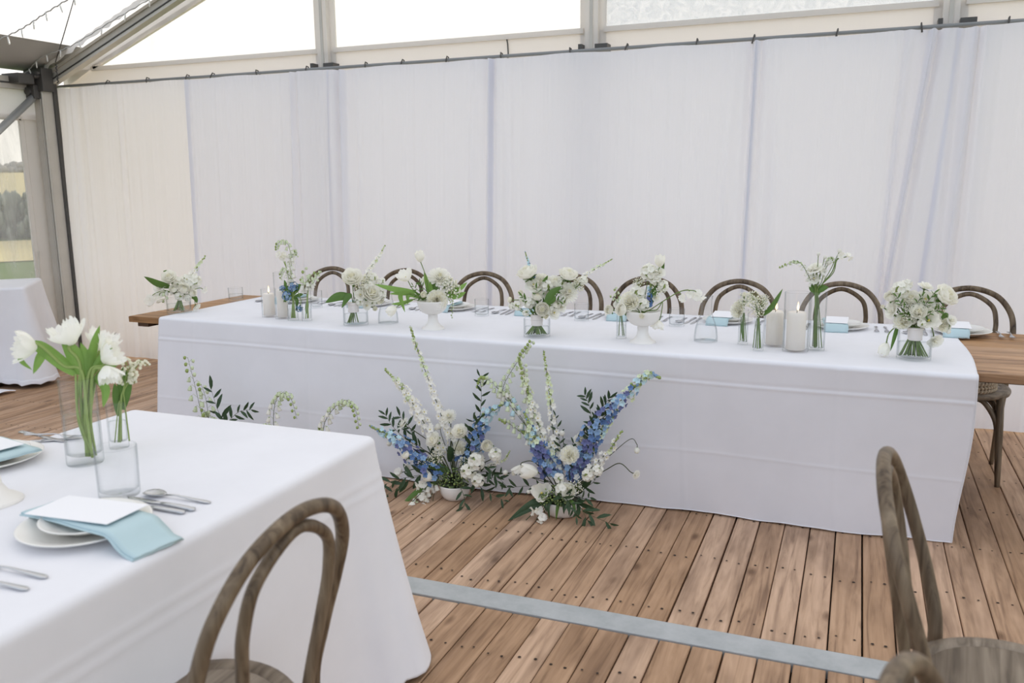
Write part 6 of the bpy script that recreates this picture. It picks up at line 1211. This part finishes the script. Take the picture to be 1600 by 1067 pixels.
def bloom_mesh(kind, sd):
    g = MB(); r_ = random.Random(sd * 7 + 3); mats = [PET, PET_C, YEL, BUDG]
    if kind == 'rose':
        N = 6
        for i in range(N):
            t = i / (N - 1); n = 3 + i // 2 + (i > 3)
            for k in range(n): petal(g, .02 + .07 * t, -.14 - .12 * t, mix(.44, .60, t), mix(.17, .31, t), mix(8, 74, t), mix(-22, 30, t) + r_.uniform(-6, 8), 2 * pi * (k + .37 * i) / n + r_.uniform(-.15, .15), .22, .018, 5, 4, 1 if i < 2 else 0, .78, 0, sd * 31 + i * 7 + k)
    elif kind == 'ranunculus':
        N = 8
        for i in range(N):
            t = i / (N - 1); n = 4 + i // 2
            for k in range(n): petal(g, .02 + .06 * t, -.16 - .12 * t, mix(.36, .66, t), mix(.15, .27, t), mix(20, 82, t), mix(-48, 2, t), 2 * pi * (k + .41 * i) / n + r_.uniform(-.1, .1), .30, .008, 5, 4, 1 if i < 4 else 0, .80, 0, sd * 17 + i * 7 + k)
        g.ball((0, 0, .13), .07, 8, 5, 3)
    elif kind == 'mum':
        for i in range(7):
            t = i / 6; n = 8 + i * 2
            for k in range(n): petal(g, .02 + .03 * t, -.16 - .02 * t, mix(.34, .56, t), .055 + .02 * t, mix(4, 96, t) + r_.uniform(-6, 6), mix(-12, 66, t), 2 * pi * (k + .5 * (i % 2)) / n + r_.uniform(-.1, .1), .5, 0, 4, 2, 0 if i > 1 else 1, .72, 0, sd + i + k)
    elif kind == 'carnation':
        for i in range(6):
            t = i / 5; n = 5 + i
            for k in range(n): petal(g, .02 + .04 * t, -.24, mix(.44, .62, t), mix(.16, .23, t), mix(6, 78, t), mix(2, 58, t), 2 * pi * (k + .4 * i) / n + r_.uniform(-.2, .2), -.05, .05, 4, 5, 0 if i % 2 else 1, .62, .03, sd * 5 + i * 9 + k)
    elif kind == 'lisianthus':
        for i in range(3):
            n = 4 + i
            for k in range(n): petal(g, .03, -.28, mix(.50, .66, i / 2), mix(.24, .32, i / 2), mix(14, 42, i / 2), mix(10, 84, i / 2) + r_.uniform(-8, 8), 2 * pi * (k + .4 * i) / n + r_.uniform(-.15, .15), .08, .03, 4, 4, 0, .70, 0, sd * 3 + i * 5 + k)
        g.lathe([(.02, -.2), (.07, .0), (.05, .06), (0, .08)], 6, mi=2)
    elif kind == 'small_rose':
        for i in range(4):
            n = 3 + i
            for k in range(n): petal(g, .04, -.36, mix(.5, .68, i / 3), mix(.22, .32, i / 3), mix(25, 78, i / 3), mix(-40, -2, i / 3), 2 * pi * (k + .37 * i) / n, .25, .01, 4, 4, i % 2, .8, 0, sd + i + k)
    elif kind == 'sweet_pea':
        for c, d, s_ in (((-.2, .05, .1), (-.5, .1, .8), .52), ((.22, -.05, -.05), (.6, -.2, .6), .5), ((.0, -.1, -.3), (.1, -.5, .3), .42)):
            h = MB()
            for k in range(5): petal(h, .05, -.15, .85, .52, mix(25, 60, k / 4), mix(35, 95, k / 4), k * 1.2 + r_.uniform(-.3, .3), .05, .09, 4, 4, 0, .66, .02, sd * 9 + k)
            g.xf(Matrix.Translation(c) @ Vector(d).to_track_quat('Z', 'Y').to_matrix().to_4x4() @ Matrix.Scale(s_, 4), h)
    elif kind == 'stock':
        for p in sphere_pts(15, sd, -.55):
            h = MB()
            for k in range(5): petal(h, .03, -.1, .9, .5, 38 + r_.uniform(-10, 10), 78 + r_.uniform(-20, 15), k * 1.257 + r_.uniform(-.2, .2), .1, .10, 3, 3, 0, .68, .03, sd + k)
            g.xf(Matrix.Translation(p * .36) @ (p + Vector((0, 0, .15))).to_track_quat('Z', 'Y').to_matrix().to_4x4() @ Matrix.Scale(.245, 4), h)
        g.ball((0, 0, -.02), .27, 8, 6, 3)
    elif kind == 'filler':
        for i, p in enumerate(sphere_pts(46, sd, -.2)):
            q = p * r_.uniform(.36, .52); g.ball((q.x, q.y, q.z - .1), r_.uniform(.035, .055), 5, 4, 1 if i % 3 else 0)
            if i % 2 == 0: g.tube([(0, 0, -.5), (q.x * .5, q.y * .5, -.18), (q.x, q.y, q.z - .1)], .007, 3, 3, cap=False)
            else: g.tube([(q.x * .45, q.y * .45, -.2), (q.x, q.y, q.z - .1)], .006, 3, 3, cap=False)
    elif kind == 'green_berries':
        mats = [BERRY, BUDG, STEM_D, STEM_D]
        for i, p in enumerate(sphere_pts(60, sd, -.15)):
            q = p * r_.uniform(.34, .52); g.ball((q.x, q.y, q.z * .8 - .1), r_.uniform(.04, .06), 6, 4, 0 if i % 3 else 1); g.tube([(q.x * .2, q.y * .2, -.35), (q.x, q.y, q.z * .8 - .1)], .008, 3, 2, cap=False)
    elif kind == 'forget_me_not':
        mats = [BLU_L, BLU, YEL, LEAF]
        for i, p in enumerate(sphere_pts(13, sd, .0)): small_flower(g, p * .40 - Vector((0, 0, .15)), p, .17, i % 2, 5, 62, 2, i)
        for i in range(5): petal(g, .05, -.3, .5, .12, 70, 95, i * 1.25, .2, 0, 3, 2, 3)
    elif kind == 'small_bud':
        g.ball((0, 0, 0), .5, 8, 6, 0, 1.1)
        for k in range(5): petal(g, .1, -.55, .75, .26, 62, -10, k * 1.257, .3, 0, 3, 2, 3, .85)
        for k in range(4): petal(g, .12, -.45, .95, .36, 55, -14, k * 1.57 + .4, .4, 0, 4, 3, 0, .85)
    elif kind == 'tulip':
        for i in range(2):
            for k in range(3): petal(g, .06, -.62, 1.35, .44, 58 - 6 * (1 - i), -12 + 4 * i, 2 * pi * (k + .5 * i) / 3 + r_.uniform(-.1, .1), .42, .015, 7, 5, 0, .86, .02, sd + k + 3 * i)
        g.lathe([(.03, -.66), (.12, -.6), (.1, -.55)], 6, mi=3)
    elif kind == 'open_tulip':
        for i in range(2):
            for k in range(3): petal(g, .05, -.48, 1.0, .36, 60 - 8 * (1 - i), 14 + 14 * i + r_.uniform(-6, 8), 2 * pi * (k + .5 * i) / 3 + r_.uniform(-.12, .12), .30, .03, 8, 8, 0, .72, .06, sd + k + 3 * i)
        g.lathe([(.03, -.48), (.09, -.3), (.06, -.1), (0, -.05)], 6, mi=2)
    return g.mesh(kind + '_bloom', mats)
CACHE = {}
def bloom(kind, i):
    k = (kind, i % 3)
    if k not in CACHE: CACHE[k] = bloom_mesh(*k)
    return CACHE[k]
def fringed_petals():
    out = []
    for i in range(2):
        g = petal(MB(), .05, -.48, 1.0, .37, 62 - 8 * (1 - i), 14 + 14 * i, 0, .30, .035, 10, 14, 0, .70, .085, 60 + i); out.append(g.mesh('fringed_petal', [PET]))
    return out
FP = fringed_petals()
def leaf_blade(path, w_, side, fold_=.25, n=3, mi=0):
    P = smooth_path(path, 5); g = MB(); k = len(P) - 1; rows = []
    for i, p in enumerate(P):
        t = (P[min(i + 1, k)] - P[max(i - 1, 0)]).normalized(); s_ = (side - t * side.dot(t)).normalized(); nn = t.cross(s_)
        u = i / k; wv = w_ * .5 * max(.03, math.sin(pi * min(.995, .12 + .88 * u)) ** .8) * (1.0 if u < .98 else .3)
        for j in range(-1, 2) if n == 3 else range(-2, 3):
            v = j if n == 3 else j / 2; rows.append(p + s_ * (v * wv) + nn * (abs(v) * wv * fold_ * 1.0))
    m_ = 3 if n == 3 else 5
    g.add([tuple(p) for p in rows], [(i * m_ + j, i * m_ + j + 1, (i + 1) * m_ + j + 1, (i + 1) * m_ + j) for i in range(k) for j in range(m_ - 1)], mi); return g
RL = None
def ruscus_leaf():
    P = [(0, 0, 0), (.25, 0, .03), (.55, 0, .04), (.85, 0, .0), (1, 0, -.03)]; w_ = [.02, .11, .135, .07, .0]; g = MB()
    vs = [];
    for (x, y, z), q in zip(P, w_): vs += [(x, -q, z + q * .3), (x, 0, z), (x, q, z + q * .3)]
    g.add(vs, [(i * 3 + j, (i + 1) * 3 + j, (i + 1) * 3 + j + 1, i * 3 + j + 1) for i in range(4) for j in range(2)]); return g.mesh('leaf', [LEAF_D])
RLM = ruscus_leaf(); RLG = RLM.copy(); RLG.materials.clear(); RLG.materials.append(LEAF)
NAME = {'rose': ('rose', 'white rose'), 'ranunculus': ('ranunculus', 'white ranunculus'), 'mum': ('chrysanthemum', 'white chrysanthemum'), 'carnation': ('carnation', 'ruffled white carnation'), 'lisianthus': ('lisianthus', 'white lisianthus'),
        'small_rose': ('spray_rose', 'small white spray rose'), 'sweet_pea': ('sweet_pea', 'white sweet pea stem'), 'stock': ('stock_flower', 'clustered white stock'), 'filler': ('filler_spray', 'tiny-budded white filler spray'), 'green_berries': ('berry_spray', 'dull green berry cluster'),
        'forget_me_not': ('forget_me_not', 'blue forget-me-not'), 'small_bud': ('flower_bud', 'small greenish bud'), 'tulip': ('tulip', 'closed white tulip'), 'open_tulip': ('fringed_tulip', 'open white tulip'), 'white_spire': ('delphinium', 'white delphinium spire'),
        'blue_spire': ('delphinium', 'blue delphinium spire'), 'bell_sprig': ('bellflower_sprig', 'nodding pale bell sprig'), 'lily_valley': ('lily_of_the_valley', 'lily of the valley stem'), 'ruscus': ('ruscus_sprig', 'small leafy green sprig'), 'broad_leaf': ('foliage_leaf', 'long green leaf'), 'curl_leaf': ('foliage_leaf', 'curling green leaf')}
PL = {'vaseL': 'in the low vase nearest the window', 'vase2': 'in the low vase beside the first carafe', 'vaseC': 'in the low vase at mid table', 'vaseR': 'in the low vase near the bare wooden table end',
      'bud1': 'in the bud vase of blue flowers', 'bud2': 'in the bud vase of green bells', 'bud3': 'in the bud vase against the blue-sprigged bowl', 'bud4': 'in the carnation bud vase', 'bud5': 'in the bud vase of filler sprays', 'bud6': 'in the tall bud vase by the candle',
      'ped1': 'in the footed bowl of fringed tulips', 'ped2': 'in the footed bowl with the blue sprig', 'pot1': 'in the deck bowl nearer the window', 'pot2': 'in the deck bowl with the arching blue spire', 'pot3': 'rising behind the front table, nearest the window', 'pot4': 'rising behind the front table at its middle', 'pot5': 'rising behind the front table near the flower bowls',
      'tul': 'in the tall vase on the front table', 'lil': 'in the small vase on the front table'}
KEYC = {}
for f in FLOWER: KEYC.setdefault((f[0], NAME[f[1]][1]), []).append(f)
for v in KEYC.values(): v.sort(key=lambda f: -f[3][-1][2])
ORDW = ['highest', 'second highest', 'third highest', 'fourth highest', 'fifth highest', 'sixth highest', 'seventh highest', 'eighth highest', 'ninth highest', 'tenth highest', 'eleventh highest', 'twelfth highest', 'thirteenth highest', 'fourteenth highest']
def flower_label(f):
    nm = NAME[f[1]][1]; L = KEYC[(f[0], nm)]; i = L.index(f)
    pre = '' if len(L) == 1 else ('upper ' if i == 0 else 'lower ') if len(L) == 2 else ('lowest ' if i == len(L) - 1 else ORDW[i] + ' ')
    return pre + nm + ' ' + PL[f[0]]
def stem_mat(key): return STEM_D if key.startswith('pot') else STEM
def flower(idx, f):
    key, kind, size, pts, d = f; r_ = random.Random(idx * 13 + 5); P = [Vector(p) for p in pts]; org = P[0].copy(); Q = [p - org for p in P]
    nm, desc = NAME[kind]; D = Vector(d)
    cat = 'leaf' if kind in ('broad_leaf', 'curl_leaf') else 'foliage' if kind == 'ruscus' else 'flower'
    t = thing(nm, flower_label(f), cat, org, 0, desc + ' ' + PL[key]); sm = STEM_P if key in ('tul', 'lil', 'bud1', 'bud2') else stem_mat(key)
    tied = key in ('vase2', 'vaseC', 'vaseR')
    sr = .0026 if tied else .0022
    if key == 'tul': sr = .0042
    if kind in ('white_spire', 'blue_spire') and key.startswith('pot'): sr = .0034
    view = Vector((.38, -.92, .25)) if key not in ('tul', 'lil') else Vector((.75, -.62, .3))
    if kind in ('broad_leaf', 'curl_leaf'):
        n0 = 2 if kind == 'broad_leaf' else 0; B = Q[n0:]
        if n0 == 2: MB().tube(smooth_path(Q[:3], 5), sr * .8, 5).obj('stalk', sm, t)
        tang = (B[-1] - B[0]).normalized(); side = tang.cross((view + Vector((r_.uniform(-.5, .5), r_.uniform(-.3, .3), r_.uniform(-.3, .5)))).normalized())
        lm = LEAF_B if key in ('tul',) or (key == 'ped1' and size < .036) else LEAF_D if key.startswith('pot') and idx % 3 else LEAF
        o = leaf_blade(B, size, side, .28 if key != 'tul' else .4, 5).obj('blade', lm, t)
        return
    path = smooth_path(Q, 7 if len(Q) > 3 else 9)
    head = Q[-1]; tan = (Q[-1] - Q[-2]).normalized()
    if kind in ('white_spire', 'blue_spire', 'bell_sprig', 'lily_valley', 'ruscus'):
        k = len(path); L = sum((path[i + 1] - path[i]).length for i in range(k - 1))
        MB().tube(path, [sr * (1.05 - .75 * i / k) for i in range(k)], 5).obj('stem', sm if kind not in ('ruscus',) else STEM_D, t)
        # visible flowering part: from the third control point on
        i0 = 14 if len(Q) > 3 else 9
        i0 = min(int(i0 * (1.0 if kind != 'ruscus' else 1.0)), k - 6)
        seg = path[i0:]; n = len(seg) - 1; SL_ = sum((seg[i + 1] - seg[i]).length for i in range(n))
        def at(u): x = u * n; i = min(int(x), n - 1); return seg[i].lerp(seg[i + 1], x - i), (seg[i + 1] - seg[i]).normalized()
        if kind in ('white_spire', 'blue_spire'):
            g = MB(); big = size > .05; mats = [PET, PET_G, BUDG, YEL] if kind == 'white_spire' else [BLU, BLU_L, BUDG, BLU_V, BLU_T, PET_G]
            fr = max(.010, min(.0175, size * .30)); num = int(min(230, max(18, SL_ / fr * (1.6 if size < .07 else 2.9) * (1.6 if kind == 'blue_spire' else 1.3))))
            for i in range(num):
                u = .02 + .97 * (i + r_.random() * .5) / num; p, tg = at(min(u, .999)); a = i * 2.39996 + r_.uniform(-.4, .4); e1 = tg.orthogonal().normalized(); e2 = tg.cross(e1)
                rad = e1 * math.cos(a) + e2 * math.sin(a); wd = size * .5 * (1 - .78 * u ** 2.2) * r_.uniform(.5, 1.0); c = p + rad * max(.004, wd - fr * .6) + tg * .3 * wd
                if u > .84 or (u > .6 and i % 3 == 0): g.ball(tuple(c - rad * fr * .4), fr * mix(.62, .3, u), 5, 4, 2 if r_.random() < .6 else 1); g.tube([p, c], .0007, 3, 2, cap=False)
                else:
                    if kind == 'blue_spire': mi = (r_.choice((4, 5, 5)) if key == 'pot2' else 4) if (u > .55 and r_.random() < .85) else r_.choice((0, 0, 1, 1, 3)) if key != 'pot2' else r_.choice((0, 1, 3, 3, 4 if u > .45 else 1))
                    else: mi = 0 if u < .55 or r_.random() < .45 else 1
                    small_flower(g, c, rad + tg * .25 + view * .35, fr * r_.uniform(.85, 1.15) * (1 - .35 * u), mi, 5, 50, 3 if kind == 'white_spire' and i % 2 else None, i, 1)
                    if i % 3 == 0: g.tube([p - tg * wd * .2, c], .0008, 3, 2, cap=False)
            tag(g.obj('florets', mats, t), kind='stuff')
        elif kind in ('bell_sprig', 'lily_valley'):
            big = key.startswith('pot'); bl = min(size * .55, .034 if key == 'pot3' else .028) if kind == 'bell_sprig' else size * .25
            num = int(max(5, SL_ / (bl * (.62 if kind == 'bell_sprig' else .5)))); g = MB()
            for i in range(num):
                u = (i + .6) / num if kind == 'bell_sprig' else .15 + .84 * (i + .5) / num
                p, tg = at(min(u, .998)); sd_ = (1 if i % 2 else -1); out = (rt * sd_ + Vector((0, 0, .5)) + view * r_.uniform(-.5, .9)).normalized(); wd = size * .42 * (1.05 - .55 * u) * r_.uniform(.7, 1.1)
                q1 = p + out * wd * .7 + Vector((0, 0, wd * .25)); q2 = p + out * wd + Vector((0, 0, -wd * .25)); g.tube([p, q1, q2], .0009 if big else .0006, 3, 2, cap=False)
                s_ = bl * mix(1.0, .5, u)
                if kind == 'bell_sprig' and u < .75: bell(g, q2, Vector((out.x * .3, out.y * .3, -1)), s_, (0 if u < .4 else 1) if not (big and key in ('pot2', 'pot3') and u < .3) else 3, 2)
                elif kind == 'bell_sprig': g.ball(tuple(q2), s_ * .5, 5, 4, 1 if i % 2 else 2, 1.2)
                else: g.ball(tuple(q2), s_ * .62, 7, 5, 0)
            tag(g.obj('bells', [PET, PET_G, BUDG, BLU_T] if kind == 'bell_sprig' else [PET_C, PET_G, STEM_P, PET], t), kind='stuff')
        else:
            ll = size; num = max(4, int(SL_ / (ll * .42)))
            for i in range(num + 1):
                u = min(.999, (i + .5) / num); p, tg = at(u); sd_ = 1 if i % 2 else -1; s_ = tg.cross(view).normalized() * sd_
                dr = (tg * (r_.uniform(.4, 1.2) if i < num else 2.5) + s_ * r_.uniform(.5, 1.1) + view * r_.uniform(-.3, .5) + Vector((0, 0, r_.uniform(-.25, .2)))).normalized()
                y_ = view.cross(dr).normalized(); y_ = (y_ + Vector((r_.uniform(-.6, .6), r_.uniform(-.6, .6), r_.uniform(-.6, .6)))); y_ = (y_ - dr * y_.dot(dr)).normalized(); z_ = dr.cross(y_)
                o = link('leaf', RLM if key.startswith('pot') else RLG, t); M = Matrix((dr, y_, z_)).transposed().to_4x4(); M = M @ Matrix.Scale(ll * r_.uniform(.8, 1.4) * (1 - .3 * u), 4); M.translation = p; o.matrix_local = M
        return
    # a bloom on a stem
    neck = head - D * size * (.62 if kind in ('tulip',) else .40)
    pp = [q for q in Q[:-1]] + [neck]
    MB().tube(smooth_path(pp, 6), sr if kind != 'small_bud' else sr * .7, 6).obj('stem', sm, t)
    q = D.to_track_quat('Z', 'Y') @ Matrix.Rotation(r_.uniform(0, 6.28), 4, 'Z').to_quaternion()
    if kind in ('rose', 'ranunculus', 'lisianthus', 'carnation', 'mum', 'small_rose'):
        g = MB(); g.ball((0, 0, -.36), .11, 7, 4, 0)
        for k in range(5): petal(g, .06, -.40, .36, .09, 60, 85, k * 1.257, .2, 0, 3, 2, 0, .8)
        o = link('sepals', CACHE.setdefault('sepals', g.mesh('sepals', [LEAF])), t); o.location = head; o.rotation_mode = 'QUATERNION'; o.rotation_quaternion = q; o.scale = (size,) * 3
    if kind == 'open_tulip' and key == 'tul':
        pm = CACHE.setdefault('pistil', MB().lathe([(.03, -.5), (.085, -.32), (.055, -.1), (0, -.04)], 8).mesh('bloom', [PET_G])); b = link('bloom', pm, t)
        b.location = head; b.rotation_mode = 'QUATERNION'; b.rotation_quaternion = q; b.scale = (size * .98,) * 3
        for i in range(6):
            o = link('petal', FP[i % 2], b); o.rotation_euler = (0, r_.uniform(-.06, .06), i * pi / 3 + r_.uniform(-.12, .12))
        return
    o = link('bloom', bloom(kind, idx), t); o.location = head; o.rotation_mode = 'QUATERNION'; o.rotation_quaternion = q
    s_ = size * {'tulip': 1.0, 'open_tulip': .9, 'small_bud': .8, 'stock': 1.08, 'filler': 1.05, 'green_berries': 1.0, 'lisianthus': .92, 'rose': .98, 'ranunculus': .95, 'mum': .92, 'carnation': .98, 'sweet_pea': 1.0, 'small_rose': .95, 'forget_me_not': 1.1}[kind]
    s_ *= 1.13 if not key.startswith('pot') else 1.04
    o.scale = (s_, s_, s_)
for i, f in enumerate(FLOWER): flower(i, f)
# ribbons binding the three hand-tied bouquets
for key, lb in (('vase2', 'ivory ribbon binding the bouquet beside the first carafe'), ('vaseC', 'ivory ribbon binding the bouquet at mid table'), ('vaseR', 'ivory ribbon binding the bouquet near the bare wooden table end')):
    k_, loc, R, h = VESSEL[key]; t = thing('ribbon', lb, 'ribbon', (loc[0] - (.012 if key == 'vase2' else .0), loc[1], loc[2] + h * .62))
    MB().lathe([(.026, 0), (.029, .004), (.027, .015), (.030, .022), (.028, .036), (.031, .045), (.034, .052)], 20).obj('wrap', RIB, t)
